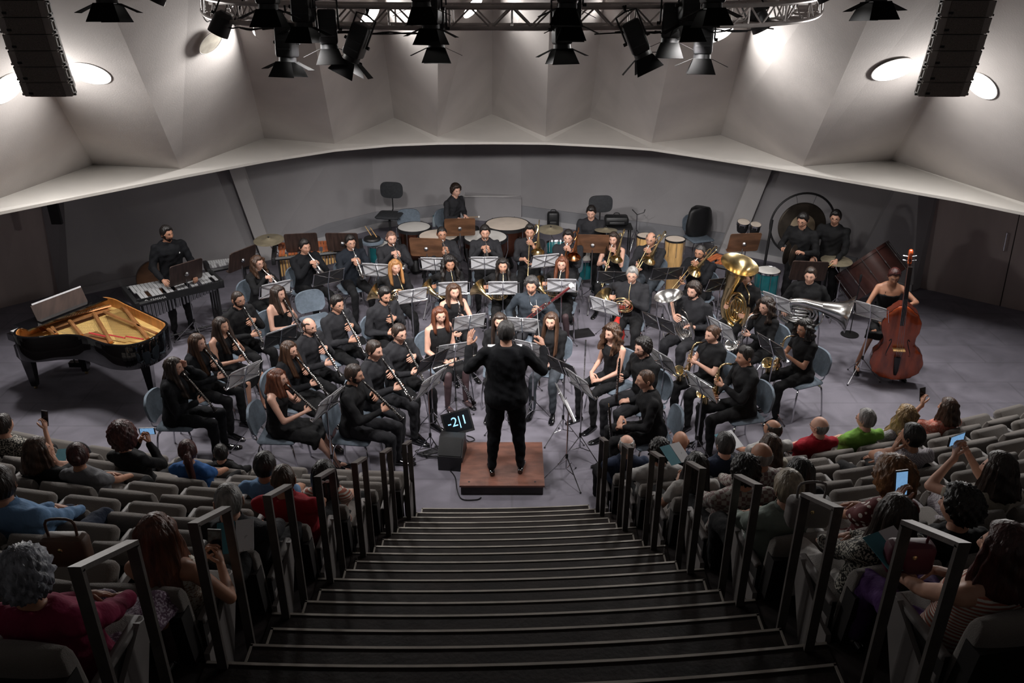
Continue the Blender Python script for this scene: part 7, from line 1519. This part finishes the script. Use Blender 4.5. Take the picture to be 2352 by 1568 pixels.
# seats
MAXX = [0, 5.2, 4.9, 4.6, 4.2, 3.7, 3.2, 2.5, 1.9]
for n in range(1, 9):
    zb = .4 * (n - 1)
    for side in (-1, 1):
        i = 0
        while True:
            x = seat_x(side, n, i); lim = MAXX[n] + (.35 if side > 0 else 0)
            if abs(x) > lim + .25: break
            y = back_y(n, x); f = tilt(x); occ = taken.get((side, n, i)); blk = 'left' if side < 0 else 'right'
            lab = 'grey-beige theatre seat of %s' % occ[1] if occ else 'empty folded theatre seat, %s block, %s row from the stage, %s from the aisle' % (blk, ORD[n], ORD[i + 1])
            if n == 8 and not occ and i > 2: i += 1; continue
            o = PS[1 if occ else 0].get(lab); o['group'] = 'grey-beige seats, %s block, %s row' % (blk, ORD[n]); place(o, (x, y, zb), f)
            xa = x - side * .25; a_ = PA.get('grey armrest, %s block, %s row, on the aisle side of the %s seat' % (blk, ORD[n], ORD[i + 1])); a_['group'] = 'armrests, %s block' % blk
            if i == 0:
                e = PE.get('grey slanted end panel of the %s row, %s block, at the aisle' % (ORD[n], blk)); e['group'] = 'aisle end panels of the seat rows'; place(e, (xa - side * .02, back_y(n, xa), zb), tilt(xa))
            place(a_, (xa, back_y(n, xa), zb), tilt(xa)); i += 1
# handrails
def handrail(n, side):
    k0 = 3 * n - 3; x = (stepL(k0 + 1) - .035) if side < 0 else (stepR(k0 + 1) + .035); yn = edge_y(3 * n - 1, x) - .03; yf = yn + .36; zn = .4 * n; zf = .4 * n - .27
    t = empty('handrail', '%s frame handrail from the stage on the %s side of the steps' % (ORD[n], 'left' if side < 0 else 'right'), 'handrail', 'square steel handrails along the steps', (x, yn, zn))
    w, d = .044, .020; htn = .84; htf = (zn - .2 + htn - .0) - zn
    MB().box((0, 0, htn / 2), (w, d, htn), M['rail']).build('post', t); zt = htn - .20; z0 = zf - zn
    MB().box((0, .36, (zt + z0) / 2), (w, d, zt - z0), M['rail']).build('post', t)
    b = MB(); h2 = d / 2; b.add([(sx * w / 2, yy, zz) for sx in (-1, 1) for yy, zz in ((-h2, htn + .0), (.36 + h2, zt + .0), (.36 + h2, zt + .022), (-h2, htn + .022))], [(0, 3, 2, 1), (4, 5, 6, 7), (0, 1, 5, 4), (3, 7, 6, 2), (0, 4, 7, 3), (1, 2, 6, 5)], M['rail']); b.build('top_rail', t)
for n in range(1, 8):
    for side in (-1, 1): handrail(n, side)
# ================================================================ finish
run_jobs()
for pr in list(PR.values()) + [fx, fxp, PS[0], PS[1], PA, PE]: pr.drop()
